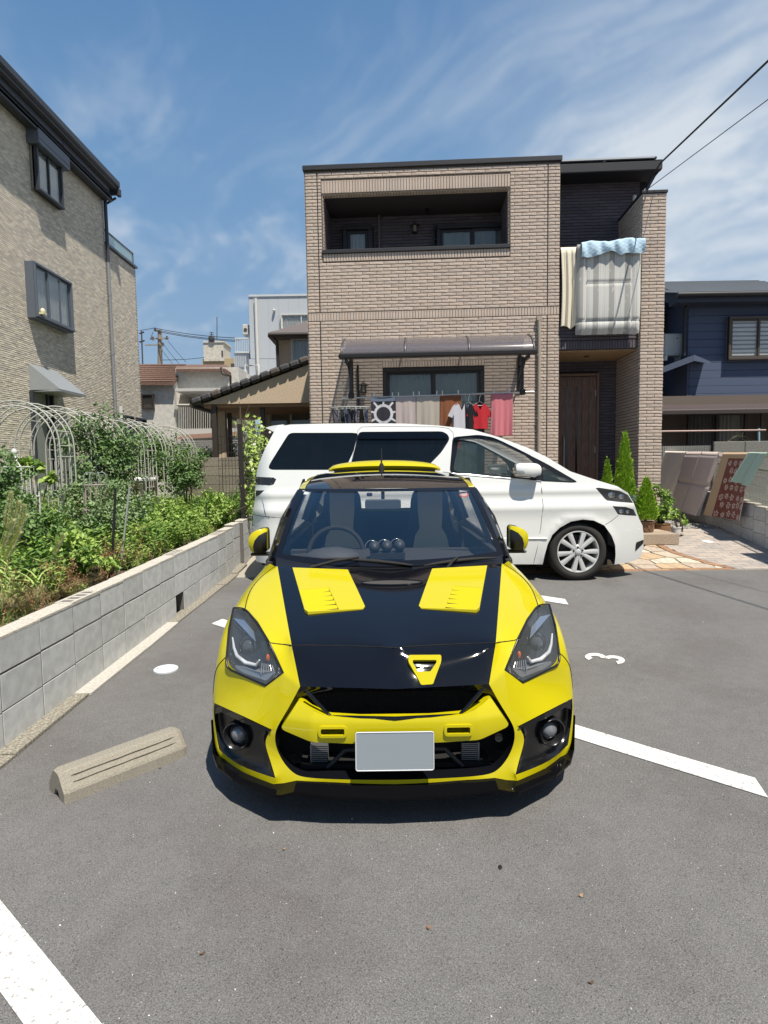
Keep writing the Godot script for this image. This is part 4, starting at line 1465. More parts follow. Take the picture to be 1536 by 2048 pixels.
func build_far_houses() -> void:
	var gl := glass("window_glass", Color(0.42, 0.47, 0.48), 0.12)
	var white_f := mat("frame_white", lin(0.55, 0.55, 0.53), 0.5)
	var brown_f := mat("frame_brown", lin(0.04, 0.03, 0.025), 0.5)
	# ---- tan house with the open porch
	var t := thing("tan_house", "tan stucco house with tiled roof and open porch behind the minivan", "house")
	var stucco := grain("tan_stucco", lin(0.48, 0.385, 0.285), lin(0.56, 0.455, 0.34), 0.8, 0.03, 0.95, 0.4, 121)
	var g := Geo.new()
	var d := 15.2
	var a := px(388, 808, d); var b := px(640, 714, d); var c := px(640, 803, d)
	var fill := PackedVector2Array([Vector2(a.x + 0.25, a.y - 0.02), Vector2(c.x, a.y - 0.02), Vector2(b.x, b.y - 0.1)])
	g.prism(fill, 0.1, Transform3D(Basis.IDENTITY, V(0, 0, -d)))
	obj("gable", g, stucco, t)
	# verge tiles stepping up the slope
	var tile := [mat("ridge_tile_a", lin(0.05, 0.05, 0.055), 0.6), mat("ridge_tile_b", lin(0.085, 0.07, 0.062), 0.6)]
	var dirv := (b - a).normalized()
	var bas := Basis(V(0, 0, 1), atan2(dirv.y, dirv.x))
	var n := 13
	for k in n:
		g = Geo.new()
		var s := a.distance_to(b) / n
		g.bev(a + dirv * (k + 0.5) * s + V(0, 0.0, 0.1) + bas * V(0, 0.02 + (k % 2) * 0.004, 0), V(s * 1.02, 0.17, 0.3), 0.05, bas)
		obj("verge_tile", g, tile[1 if k in [2, 8, 11] else 0], t)
	g = Geo.new()
	g.box(a.lerp(b, 0.5) + V(0, 0.0, -2.2), V(a.distance_to(b), 0.1, 4.4), bas)
	obj("porch_roof", g, tile[0], t)
	g = Geo.new()
	g.box(V((a.x + c.x) * 0.5 + 0.1, a.y - 0.06, -d - 2.0), V(c.x - a.x - 0.3, 0.08, 4.0))
	obj("porch_ceiling", g, mat("porch_soffit", lin(0.33, 0.2, 0.12), 0.8), t)
	g = Geo.new()
	g.tube([a + V(0.0, -0.06, 0.2), a + V(0.0, -0.06, -4.2)], 0.06, 8)
	obj("gutter", g, brown_f, t)
	for q in [[432.0, 10.0, 0.0], [462.0, 8.0, 1.6], [528.0, 9.0, 0.2]]:
		g = Geo.new()
		var p := px(q[0], 915, d + q[2]); var w: float = q[1] / 1200.0 * d
		g.box(V(p.x, (a.y - 0.1) * 0.5 + 0.15, p.z), V(w, a.y - 0.3, w))
		obj("porch_post", g, brown_f, t)
	g = Geo.new()
	var pc := px(447, 915, d + 0.5)
	g.box(V(pc.x, 1.7, pc.z), V(0.2, 2.5, 0.2))
	obj("porch_pillar", g, stucco, t)
	# back wall of the porch and upper storey
	g = Geo.new()
	wall_px(g, 532, 790, 640, 1000, d + 2.4, 5.0)
	wall_px(g, 557, 664, 660, 800, d + 2.6, 5.0)
	obj("wall", g, stucco, t)
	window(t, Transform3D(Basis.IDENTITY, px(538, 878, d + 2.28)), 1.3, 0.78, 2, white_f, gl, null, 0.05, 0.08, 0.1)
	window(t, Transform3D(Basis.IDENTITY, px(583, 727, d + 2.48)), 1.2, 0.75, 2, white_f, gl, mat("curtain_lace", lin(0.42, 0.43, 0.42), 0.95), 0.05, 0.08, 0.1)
	# tiled upper roof
	var roof_m := [mat("roof_tile_a", lin(0.16, 0.125, 0.105), 0.75), mat("roof_tile_b", lin(0.21, 0.16, 0.13), 0.75), mat("roof_tile_c", lin(0.12, 0.10, 0.095), 0.75)]
	var e0 := px(536, 666, d + 2.2); var r0 := px(640, 628, d + 5.5)
	g = Geo.new()
	g.quad(e0, V(e0.x + 3.0, e0.y, e0.z), V(e0.x + 4.5, r0.y, r0.z), V(e0.x + 1.6, r0.y, r0.z))
	g.box(V(e0.x + 1.5, e0.y - 0.07, e0.z - 1.2), V(3.0, 0.1, 2.5))
	obj("roof", g, roof_m[2], t)
	var sl := (r0.y - e0.y) / 3.3
	for r in 6:
		for k in 14:
			g = Geo.new()
			var x := e0.x + 0.1 + r * 0.2 + k * 0.21
			var z := e0.z - r * 0.4
			var y := e0.y + r * 0.4 * sl
			g.bev(V(x, y + 0.05, z - 0.2), V(0.2, 0.035, 0.42), 0.015, Basis(V(1, 0, 0), atan(sl)) * Basis(V(0, 0, 1), 0.12))
			obj("roof_tile", g, roof_m[rng.randi() % 3], t)
	g = Geo.new()
	g.tube([e0 + V(0.02, -0.06, 0.05), e0 + V(3.0, -0.06, 0.05)], 0.06, 8)
	var pp := px(556, 690, d + 2.4)
	g.tube([e0 + V(0.1, -0.1, 0.0), pp + V(-0.02, 0.1, 0.05), V(pp.x, pp.y - 1.2, pp.z + 0.05)], 0.045, 8)
	obj("gutter", g, brown_f, t)
	# ---- grey stained block wall in front of that porch
	var bw := thing("block_wall", "old stained grey block wall in front of the tan porch", "wall")
	var old := [grain("old_block_a", lin(0.19, 0.165, 0.135), lin(0.29, 0.26, 0.215), 0.5, 0.03, 0.95, 0.5, 131), grain("old_block_b", lin(0.15, 0.13, 0.105), lin(0.25, 0.22, 0.18), 0.5, 0.03, 0.95, 0.5, 132)]
	var o0 := px(418, 915, 13.2)
	var joint := Geo.new()
	for r in 6:
		for k in 8:
			g = Geo.new()
			g.bev(V(o0.x - 0.3 + k * 0.4, o0.y - 0.1 - r * 0.2, -13.2), V(0.392, 0.192, 0.12), 0.004)
			obj("block", g, old[rng.randi() % 2], bw)
	joint.box(V(o0.x + 1.1, o0.y - 0.62, -13.21), V(3.2, 1.2, 0.1))
	obj("mortar", joint, mat("old_mortar", lin(0.1, 0.09, 0.075), 0.95), bw)
	# ---- old pale house with brown roof
	var oh := thing("pale_house", "weathered pale grey house with brown slate roof and balcony", "house")
	d = 24.0
	var pale := grain("pale_panel", lin(0.5, 0.485, 0.45), lin(0.6, 0.58, 0.54), 2.0, 0.02, 0.95, 0.2, 141)
	g = Geo.new()
	wall_px(g, 240, 762, 352, 1000, d, 6.0)
	wall_px(g, 352, 735, 478, 790, d + 0.6, 6.0)
	wall_px(g, 478, 752, 498, 790, d + 2.0, 5.0)
	wall_px(g, 352, 858, 470, 1000, d + 0.2, 6.0)
	wall_px(g, 352, 786, 362, 862, d + 0.3, 5.0)
	obj("wall", g, pale, oh)
	g = Geo.new()
	wall_px(g, 360, 786, 470, 862, d + 1.6, 4.0)
	obj("balcony_wall", g, grain("cream_panel", lin(0.4, 0.34, 0.235), lin(0.48, 0.42, 0.3), 2.0, 0.02, 0.9, 0.1, 142), oh)
	g = Geo.new()
	wall_px(g, 354, 857, 470, 868, d - 0.5, 2.0); wall_px(g, 350, 776, 452, 782, d - 0.4, 2.0)
	obj("balcony_slab", g, mat("slab_pale", lin(0.5, 0.5, 0.48), 0.8), oh)
	g = Geo.new()
	for k in 24:
		var x := 358.0 + k * 4.4
		g.tube([px(x, 811, d - 0.45), px(x, 858, d - 0.45)], 0.018, 5, false)
	g.tube([px(354, 810, d - 0.45), px(470, 810, d - 0.45)], 0.045, 6)
	obj("balcony_railing", g, mat("rail_pale", lin(0.45, 0.43, 0.38), 0.6), oh)
	var slate := grain("brown_slate", lin(0.10, 0.055, 0.04), lin(0.20, 0.12, 0.09), 1.2, 0.03, 0.85, 0.4, 143)
	g = Geo.new()
	var q0 := px(240, 764, d - 0.3); var q1 := px(348, 764, d - 0.3); var q2 := px(372, 728, d + 2.5); var q3 := px(240, 728, d + 2.5)
	g.quad(q0, q1, q2, q3)
	g.quad(q0 + V(0, -0.12, 0), q3 + V(0, -0.12, 0), q2 + V(0, -0.12, 0), q1 + V(0, -0.12, 0)); g.quad(q0 + V(0, -0.12, 0), q1 + V(0, -0.12, 0), q1, q0); g.quad(q1 + V(0, -0.12, 0), q2 + V(0, -0.12, 0), q2, q1)
	obj("roof", g, slate, oh)
	# courses of slates on the front slope
	for r in 9:
		g = Geo.new()
		var A := q0.lerp(q3, (r + 0.1) / 9.0); var B := q1.lerp(q2, (r + 0.1) / 9.0)
		g.box((A + B) * 0.5 + V(0, 0.015, 0), V(A.distance_to(B), 0.02, 0.06))
		obj("slate_course", g, slate, oh)
	g = Geo.new()
	var w0 := px(352, 738, d + 0.2); var w1 := px(450, 738, d + 0.2); var w2 := px(450, 729, d + 3.0); var w3 := px(352, 729, d + 3.0)
	g.quad(w0, w1, w2, w3); g.quad(w0 + V(0, -0.1, 0), w1 + V(0, -0.1, 0), w1, w0)
	var v1 := px(500, 768, d + 1.9)
	g.quad(w1, v1, v1 + V(0, 0.2, -2.5), w2); g.quad(w1 + V(0, -0.12, 0), v1 + V(0, -0.12, 0), v1, w1)
	obj("roof", g, slate, oh)
	g = Geo.new()
	g.tube([px(442, 735, d + 0.1), px(446, 748, d + 0.1), px(461, 752, d + 0.1), px(461, 785, d + 0.4)], 0.05, 6)
	obj("downpipe", g, brown_f, oh)
	# barred window
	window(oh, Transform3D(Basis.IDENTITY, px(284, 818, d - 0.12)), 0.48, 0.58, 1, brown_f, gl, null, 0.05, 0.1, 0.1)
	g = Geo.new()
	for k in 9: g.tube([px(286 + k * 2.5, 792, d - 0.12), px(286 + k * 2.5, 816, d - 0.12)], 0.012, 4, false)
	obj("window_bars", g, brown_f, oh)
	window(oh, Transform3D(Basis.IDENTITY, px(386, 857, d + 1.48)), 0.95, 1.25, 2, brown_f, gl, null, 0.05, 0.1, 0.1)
	# tiled lean-to and slatted screen in front
	g = Geo.new()
	var l0 := px(360, 875, d - 0.8); var l1 := px(480, 868, d - 0.8)
	g.quad(l0 + V(0, -0.1, 0.5), l1 + V(0, -0.1, 0.5), l1 + V(0, 0.12, -0.3), l0 + V(0, 0.12, -0.3))
	obj("lean_to_roof", g, slate, oh)
	g = Geo.new()
	for k in 9: g.box(px(420, 882.0 + k * 4.0, d - 1.6), V(2.6, 0.035, 0.02))
	obj("slat_screen", g, mat("screen_grey", lin(0.35, 0.34, 0.33), 0.7), oh)
	# ---- grey panel building
	var gb := thing("grey_building", "tall pale grey panel-clad building behind the tan house", "building")
	d = 30.0
	var metal := mat("panel_grey", lin(0.42, 0.45, 0.49), 0.6)
	for k in 6:
		g = Geo.new()
		var x0 := [499.0, 538.0, 558.0, 578.0, 599.0, 620.0][k] as float; var x1 := [537.8, 557.8, 577.8, 598.8, 619.8, 660.0][k] as float
		wall_px(g, x0, 592, x1, 717, d, 6.0); wall_px(g, x0, 718, x1, 790, d, 6.0)
		obj("wall_panel", g, metal, gb)
	g = Geo.new()
	wall_px(g, 500, 593, 659, 789, d + 0.012, 5.8)
	obj("wall_core", g, mat("panel_joint", lin(0.36, 0.39, 0.42), 0.7), gb)
	g = Geo.new()
	wall_px(g, 470, 706, 500, 800, d + 0.5, 5.0)
	obj("annex", g, metal, gb)
	g = Geo.new()
	wall_px(g, 497, 588, 660, 592, d - 0.05, 6.2)
	obj("parapet_cap", g, mat("cap_pale", lin(0.5, 0.53, 0.56), 0.5), gb)
	window(gb, Transform3D(Basis.IDENTITY, px(562, 660, d - 0.12)), 2.0, 0.75, 2, white_f, gl, mat("curtain_lace", lin(0.42, 0.43, 0.42), 0.95), 0.05, 0.1, 0.1)
	g = Geo.new()
	g.tube([px(511, 597, d - 0.1), px(513, 660, d - 0.1), px(517, 765, d - 0.1)], 0.075, 8)
	obj("downpipe", g, mat("pipe_white", lin(0.55, 0.55, 0.53), 0.5), gb)
	g = Geo.new()
	g.ball(px(548, 621, d - 0.1), V(0.07, 0.07, 0.12), 6, 10)
	obj("vent", g, mat("pipe_white", lin(0.55, 0.55, 0.53), 0.5), gb)
	g = Geo.new()
	for k in 9: g.tube([px(471.0 + k * 3.6, 677, d + 0.2), px(471.0 + k * 3.6, 706, d + 0.2)], 0.02, 4, false)
	g.tube([px(470, 677, d + 0.2), px(501, 677, d + 0.2)], 0.03, 5); g.tube([px(470, 705, d + 0.2), px(501, 705, d + 0.2)], 0.03, 5)
	obj("railing", g, white_f, gb)
	g = Geo.new()
	g.tube([px(491, 745, d - 0.3), px(491, 731, d - 0.3), px(517, 731, d - 0.3), px(517, 760, d - 0.3)], 0.06, 6)
	obj("pipe_hood", g, white_f, gb)
	var ac := thing("air_conditioner", "outdoor air conditioner unit on the grey building's railing deck", "air conditioner")
	g = Geo.new()
	var acp := px(494, 662, d + 0.6)
	g.bev(acp, V(0.3, 0.5, 0.7), 0.02)
	obj("case", g, mat("ac_case", lin(0.5, 0.5, 0.48), 0.6), ac)
	g = Geo.new()
	g.lathe([Vector2(0.09, 0), Vector2(0.09, 0.02), Vector2(0.0, 0.02)], 14, Transform3D(Basis(V(1, 0, 0), PI * 0.5), acp + V(0, -0.02, 0.35)))
	obj("fan_grille", g, mat("grille_dark", lin(0.05, 0.05, 0.05), 0.7), ac)
	# ---- far tower block with water tank house
	var tw := thing("far_tower", "small white rooftop tower with aerials far behind the roofs", "building")
	d = 62.0
	g = Geo.new()
	wall_px(g, 407, 684, 447, 722, d, 3.0)
	obj("tower", g, grain("tower_white", lin(0.45, 0.42, 0.36), lin(0.58, 0.55, 0.49), 4.0, 0.02, 0.9, 0.0, 151), tw)
	g = Geo.new()
	wall_px(g, 405, 717, 470, 770, d + 0.3, 6.0)
	obj("block", g, mat("block_tan", lin(0.38, 0.3, 0.19), 0.9), tw)
	g = Geo.new()
	wall_px(g, 406, 681, 448, 685, d - 0.1, 3.2)
	obj("roof_slab", g, mat("slab_pale", lin(0.5, 0.5, 0.48), 0.8), tw)
	g = Geo.new()
	g.tube([px(434, 685, d), px(434, 634, d + 0.1)], 0.04, 4); g.tube([px(423, 685, d), px(423, 664, d)], 0.05, 4)
	for k in 2: g.tube([px(419, 664 + k * 4, d), px(428, 666 + k * 4, d)], 0.03, 4)
	g.ball(px(423, 677, d - 0.2), V(0.34, 0.34, 0.1), 6, 10)
	obj("aerial", g, mat("aerial_dark", lin(0.05, 0.05, 0.06), 0.6), tw)
	g = Geo.new()
	wall_px(g, 443, 701, 446, 712, d - 0.05, 0.2); wall_px(g, 462, 727, 468, 745, d + 0.1, 0.3)
	obj("window", g, mat("grille_dark", lin(0.05, 0.05, 0.05), 0.7), tw)
	build_poles()


func build_poles() -> void:
	var conc := mat("pole_concrete", lin(0.27, 0.22, 0.18), 0.9)
	var steel := mat("pole_steel", lin(0.28, 0.25, 0.22), 0.7)
	var d := 48.0
	var t := thing("utility_pole", "concrete utility pole with crossarms beyond the brown-roofed house", "utility pole")
	var g := Geo.new()
	g.tube([px(321, 800, d), px(319.5, 660, d)], [0.22, 0.15], 10)
	obj("pole", g, conc, t)
	for a in [[308, 659, 322, 662], [302, 677.5, 337, 676.5], [290, 690.5, 322, 689]]:
		g = Geo.new()
		var p := px(a[0], a[1], d - 0.2); var q := px(a[2], a[3], d - 0.2)
		g.box((p + q) * 0.5, V(p.distance_to(q), 0.1, 0.1))
		obj("crossarm", g, steel, t)
	for a in [[306, 678], [334, 677], [310, 660], [326, 690]]:
		g = Geo.new()
		g.lathe([Vector2(0.0, 0), Vector2(0.1, 0.02), Vector2(0.07, 0.1), Vector2(0.12, 0.14), Vector2(0.06, 0.22), Vector2(0.1, 0.26), Vector2(0, 0.34)], 8, Transform3D(Basis.IDENTITY, px(a[0], a[1] + 3.0, d - 0.25)))
		obj("insulator", g, mat("insulator", lin(0.12, 0.1, 0.1), 0.3), t)
	var t2 := thing("utility_pole", "slim dark utility pole half hidden behind the tile-clad house corner", "utility pole")
	g = Geo.new()
	g.tube([px(288, 800, 44.0), px(283, 662, 44.0)], 0.05, 6); g.tube([px(279, 667, 44.0), px(288, 664, 44.0)], 0.06, 6); g.tube([px(279, 684, 44.0), px(289, 681, 44.0)], 0.06, 6)
	obj("pole", g, mat("aerial_dark", lin(0.05, 0.05, 0.06), 0.6), t2)
	var cab := mat("cable_black", lin(0.018, 0.018, 0.02), 0.6)
	# wires strung from pole to pole and on to the grey building
	for w in [[279, 661, 308, 656, 48], [308, 656, 492, 677, 40], [308, 659, 480, 681, 40], [310, 662, 470, 683, 42], [336, 682, 372, 724, 46], [328, 690, 358, 727, 46], [324, 700, 345, 727, 46], [323, 720, 408, 715, 52], [306, 664, 300, 680, 47.6]]:
		var wire := thing("overhead_wire", "thin black power line strung between far utility poles and buildings", "cable", Vector3.ZERO, 0.0, "far power lines")
		var A := px(w[0], w[1], 47.8); var B := px(w[2], w[3], w[4])
		var pts := []
		for k in 9:
			var s := k / 8.0
			pts.append(A.lerp(B, s) - V(0, sin(s * PI) * 0.012 * A.distance_to(B), 0))
		g = Geo.new()
		g.tube(pts, 0.022, 4, false)
		obj("wire", g, cab, wire)


# ---------------------------------------------------------------- dark blue house at the right
func z6(x: float, y: float, d: float) -> Vector3:
	return px(1280.0 + x / 5.6875, 540.0 + y / 5.6875, d)


func build_blue_house() -> void:
	var h := thing("blue_house", "dark navy sided house with slate roof behind the hanging futons", "house")
	var d := 17.0
	var navy := mat("navy_siding", lin(0.06, 0.085, 0.15), 0.75)
	navy.normal_enabled = true
	navy.normal_texture = noise_tex(0.03, 161, [], 512, 4, true, 5.0)
	navy.normal_scale = 0.5
	navy.uv1_triplanar = true
	navy.uv1_world_triplanar = true
	navy.uv1_scale = Vector3.ONE * 1.4
	var black := mat("gutter_black", lin(0.01, 0.01, 0.014), 0.5)
	var brown := mat("frame_bronze", lin(0.055, 0.042, 0.035), 0.5)
	var slate := mat("slate_blue", lin(0.1, 0.115, 0.135), 0.6)
	# lapped siding boards on the front wall
	var c0 := z6(530, 1500, d); var c1 := z6(2300, 380, d)
	var rows := 13
	for r in rows:
		var g := Geo.new()
		var y0 := lerpf(c0.y, c1.y + 0.15, float(r) / rows); var y1 := lerpf(c0.y, c1.y + 0.15, float(r + 1) / rows)
		g.bev(V((c0.x + c1.x) * 0.5, (y0 + y1) * 0.5, -d - 0.05), V(c1.x - c0.x, y1 - y0 - 0.006, 0.1), 0.006)
		obj("siding_board", g, navy, h)
	var g := Geo.new()
	g.box(V((c0.x + c1.x) * 0.5, (c0.y + c1.y) * 0.5 - 0.6, -d - 3.1), V(c1.x - c0.x - 0.02, c1.y - c0.y + 1.6, 6.0))
	var s0 := z6(230, 330, d + 1.4); var s1 := z6(535, 1480, d + 1.4)
	g.box(V((s0.x + s1.x) * 0.5 - 0.4, (s0.y + s1.y) * 0.5 - 1.0, -d - 3.6), V(s1.x - s0.x + 0.8, s0.y - s1.y + 2.2, 4.4))
	obj("wall", g, navy, h)
	g = Geo.new()
	g.box(z6(558, 1320, d - 0.0) + V(0, 0, 0.004), V(0.012, 1.9, 0.01))
	obj("board_joint", g, black, h)
	# main roof: courses of slate
	var e0 := z6(430, 268, d - 0.55); var e1 := z6(2300, 222, d - 0.55)
	e1.y = e0.y
	var r0 := z6(250, 133, d + 3.4)
	var n := 12
	for k in n:
		g = Geo.new()
		var t0 := float(k) / n; var t1 := float(k + 1) / n
		var ya := lerpf(e0.y, r0.y, t0); var yb := lerpf(e0.y, r0.y, t1)
		var za := lerpf(e0.z, r0.z, t0); var zb := lerpf(e0.z, r0.z, t1)
		var xa := lerpf(e0.x, e0.x - 2.4, t0); var xb := lerpf(e0.x, e0.x - 2.4, t1)
		g.quad(V(xa, ya + 0.028, za), V(e1.x, ya + 0.028, za), V(e1.x, yb + 0.006, zb), V(xb, yb + 0.006, zb))
		g.quad(V(xa, ya, za), V(e1.x, ya, za), V(e1.x, ya + 0.028, za), V(xa, ya + 0.028, za))
		obj("slate_course", g, slate, h)
	g = Geo.new()
	g.box(V((e0.x + e1.x) * 0.5, e0.y - 0.13, e0.z - 0.25), V(e1.x - e0.x, 0.2, 0.5))
	obj("eave", g, mat("eave_navy", lin(0.03, 0.04, 0.065), 0.7), h)
	g = Geo.new()
	g.tube([V(e0.x - 0.05, e0.y - 0.05, e0.z + 0.08), V(e1.x, e1.y - 0.05, e0.z + 0.08)], 0.065, 10)
	obj("gutter", g, black, h)
	# side gable board at the left end
	g = Geo.new()
	var v0 := z6(200, 180, d + 1.0); var v1 := z6(440, 262, d - 0.3); var v2 := z6(352, 365, d - 0.2); var v3 := z6(200, 330, d + 1.0)
	g.quad(v3, v2, v1, v0)
	g.quad(v0 + V(0, 0, -0.1), v1 + V(0, 0, -0.1), v2 + V(0, 0, -0.1), v3 + V(0, 0, -0.1))
	obj("verge_board", g, mat("verge_navy", lin(0.07, 0.092, 0.15), 0.6), h)
	g = Geo.new()
	g.tube([z6(600, 290, d - 0.45), z6(575, 360, d - 0.3), z6(508, 455, d - 0.06), z6(502, 640, d - 0.06), z6(500, 980, d - 0.06)], 0.05, 10)
	obj("downpipe", g, black, h)
	# window with a striped roller blind
	var w0 := z6(965, 1035, d); var w1 := z6(1660, 535, d)
	var striped := Image.create(8, 256, false, Image.FORMAT_RGB8)
	for y in 256:
		var on := fmod(y / 256.0 * 8.4, 1.0) < 0.6
		for x in 8: striped.set_pixel(x, y, lin(0.62, 0.66, 0.7) if on else lin(0.1, 0.12, 0.17))
	var sb := mat("striped_blind", Color.WHITE, 0.9)
	sb.albedo_texture = ImageTexture.create_from_image(striped)
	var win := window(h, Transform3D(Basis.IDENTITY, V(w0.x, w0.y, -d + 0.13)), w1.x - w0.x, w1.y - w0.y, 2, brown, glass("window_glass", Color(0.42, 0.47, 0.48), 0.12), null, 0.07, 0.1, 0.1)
	g = Geo.new()
	var ww := w1.x - w0.x; var wh := w1.y - w0.y
	g.sheet(2, 2, func(u, v): return V(0.1 + u * (ww - 0.2), 0.1 + v * (wh - 0.2), -0.05))
	obj("blind", g, sb, win)
	# little hood roof and air conditioner on the side
	g = Geo.new()
	var a := z6(200, 1125, d - 0.1); var b := z6(620, 965, d - 0.35); var c := z6(800, 1040, d - 0.35)
	var th := V(0, -0.16, 0)
	g.quad(a, b, b + V(0, 0, -1.2), a + V(0, 0, -1.2)); g.quad(a + th, b + th, b, a); g.quad(b, c, c + V(0, 0, -0.35), b + V(0, 0, -0.35)); g.quad(b + th, c + th * 0.4, c, b)
	g.quad(b + th, a + th, a + th + V(0, 0, -1.2), b + th + V(0, 0, -1.2))
	obj("hood_roof", g, mat("verge_navy", lin(0.07, 0.092, 0.15), 0.6), h)
	var ac := thing("air_conditioner", "white air conditioner outdoor unit on the navy house's side roof", "air conditioner")
	var p := z6(355, 860, d + 0.5)
	g = Geo.new()
	g.bev(p, V(0.5, 0.62, 0.3), 0.02)
	obj("case", g, mat("ac_white", lin(0.5, 0.53, 0.52), 0.5), ac)
	g = Geo.new()
	g.bev(p + V(0.1, 0.0, 0.155), V(0.17, 0.5, 0.02), 0.008)
	obj("service_panel", g, mat("ac_panel", lin(0.55, 0.58, 0.57), 0.5), ac)
	g = Geo.new()
	g.box(p + V(0.09, 0.17, 0.168), V(0.06, 0.02, 0.006))
	obj("grip", g, black, ac)
	g = Geo.new()
	for s in [-0.2, 0.2]: g.box(p + V(s, -0.37, 0), V(0.05, 0.14, 0.3))
	obj("foot", g, mat("alu", lin(0.5, 0.5, 0.5), 0.4, 0.8), ac)
	g = Geo.new()
	g.box(z6(310, 700, d + 1.3), V(0.35, 0.95, 0.06))
	obj("side_window", g, brown, h)
	# lean-to roof over the veranda
	var lo := z6(215, 1600, d - 1.9); var hi := z6(215, 1512, d)
	g = Geo.new()
	g.quad(V(lo.x, lo.y, lo.z), V(c1.x, lo.y, lo.z), V(c1.x, hi.y, -d), V(lo.x, hi.y, -d))
	g.quad(V(lo.x, hi.y - 0.05, -d), V(c1.x, hi.y - 0.05, -d), V(c1.x, lo.y - 0.05, lo.z), V(lo.x, lo.y - 0.05, lo.z))
	obj("veranda_roof", g, grain("veranda_brown", lin(0.06, 0.045, 0.048), lin(0.09, 0.068, 0.07), 0.9, 0.02, 0.5, 0.0, 162), h)
	g = Geo.new()
	g.bev(V((lo.x + c1.x) * 0.5, lo.y - 0.05, lo.z + 0.03), V(c1.x - lo.x, 0.13, 0.1), 0.02)
	obj("veranda_gutter", g, mat("gutter_brown", lin(0.045, 0.034, 0.034), 0.5), h)
	# veranda doors: dark bays and pale screens
	g = Geo.new()
	var q0 := z6(180, 2300, d - 0.6)
	g.box(V((q0.x + c1.x) * 0.5, 1.6, -d + 0.55), V(c1.x - q0.x, 3.3, 0.1))
	obj("veranda_wall", g, mat("veranda_brown_wall", lin(0.13, 0.105, 0.09), 0.9), h)
	var screens := [[560, 860, 0.14], [890, 1180, 0.3], [1480, 1900, 0.1]]
	for s in screens:
		g = Geo.new()
		var A := z6(s[0], 2100, d - 0.65); var B := z6(s[1], 1650, d - 0.65)
		g.sheet(24, 2, func(u, v): return V(lerpf(A.x, B.x, u), lerpf(0.7, B.y, v), A.z + 0.03 * sin(u * 40.0)), 0.0)
		var t: float = s[2]
		obj("screen_curtain", g, mat("screen_%d" % int(s[0]), lin(t, t * 0.96, t * 0.9), 0.95), h)
	for x in [555, 875, 1200, 1385]:
		g = Geo.new()
		var A := z6(x, 1800, d - 0.75)
		g.box(V(A.x, 1.65, A.z), V(0.08, 2.3, 0.08))
		obj("veranda_post", g, mat("post_mauve", lin(0.1, 0.085, 0.085), 0.6) if x == 1385 else mat("gutter_brown", lin(0.045, 0.034, 0.034), 0.5), h)
	# boundary fence: corrugated sheet and grey boards
	var cf := thing("corrugated_fence", "low corrugated metal fence in front of the navy house veranda", "fence")
	var f0 := z6(200, 2005, 14.0); var f1 := z6(800, 2005, 14.0)
	g = Geo.new()
	g.sheet(120, 1, func(u, v): return V(lerpf(f0.x, f1.x, u), lerpf(0.2, f0.y, v), -14.0 + 0.018 * sin(u * 190.0)), 0.004)
	obj("sheet", g, mat("corrugated", lin(0.3, 0.31, 0.3), 0.5, 0.3), cf)
	var bf := thing("panel_fence", "grey concrete panel fence behind the hanging futons", "fence")
	for k in 4:
		g = Geo.new()
		var x0 := f1.x + 0.02 + k * 0.72
		g.bev(V(x0 + 0.35, f1.y * 0.5 + 0.1, -13.9), V(0.71, f1.y, 0.06), 0.01)
		obj("panel", g, grain("fence_concrete", lin(0.12, 0.12, 0.115), lin(0.2, 0.2, 0.19), 0.6, 0.03, 0.95, 0.4, 163), bf)
	# drying pole with wire hangers
	var pole := thing("drying_pole", "pinkish drying pole on a pale blue stand before the veranda", "drying pole")
	g = Geo.new()
	g.tube([z6(190, 1837, 14.6), z6(1430, 1822, 14.6)], 0.022, 8)
	obj("rod", g, mat("rod_pink", lin(0.42, 0.3, 0.27), 0.4), pole)
	g = Geo.new()
	g.tube([z6(1352, 2200, 14.62), z6(1350, 1800, 14.62)], 0.03, 8)
	obj("stand", g, mat("stand_blue", lin(0.26, 0.4, 0.45), 0.5), pole)
	for k in 4:
		var hp := z6(1080 + k * 28, 1828, 14.6)
		var ho := thing("clothes_hanger", "dark wire hanger dangling empty from the pinkish drying pole", "hanger", Vector3.ZERO, 0.0, "empty hangers on the drying pole")
		g = Geo.new()
		var tw := V(0.25, 0, 0.09 * (k - 1.5))
		g.tube([hp + V(0, 0.02, 0), hp + V(0.02, -0.05, 0), hp + V(0, -0.12, 0), hp + V(0, -0.12, 0) + tw + V(0, -0.14, 0), hp + V(0, -0.12, 0) - tw + V(0, -0.14, 0), hp + V(0, -0.12, 0)], 0.008, 4)
		obj("wire", g, mat("hanger_wire", lin(0.12, 0.11, 0.07) if k < 2 else lin(0.12, 0.11, 0.07), 0.5), ho)
	# neighbouring house just outside the picture: its eave throws the shadow on the pavers
	var nh := thing("neighbour_house", "pale rendered house with flat eave standing right of the paved drive", "house", V(6.29, 0, -6.89))
	g = Geo.new()
	g.box(V(4.45, 2.2, 4.5), V(7.9, 4.5, 8.0))
	obj("wall", g, grain("neighbour_render", lin(0.4, 0.38, 0.34), lin(0.46, 0.44, 0.4), 1.5, 0.02, 0.9, 0.2, 164), nh)
	g = Geo.new()
	g.bev(V(4.25, 4.53, 4.3), V(8.5, 0.14, 8.6), 0.02)
	obj("eave", g, mat("eave_dark", lin(0.03, 0.036, 0.05), 0.5), nh)
	window(nh, Transform3D(Basis(V(0, 0, 1), V(0, 1, 0), V(-1, 0, 0)), V(0.49, 1.0, 3.0)), 1.7, 1.2, 2, brown, glass("window_glass", Color(0.42, 0.47, 0.48), 0.12), mat("curtain_lace", lin(0.42, 0.43, 0.42), 0.95))


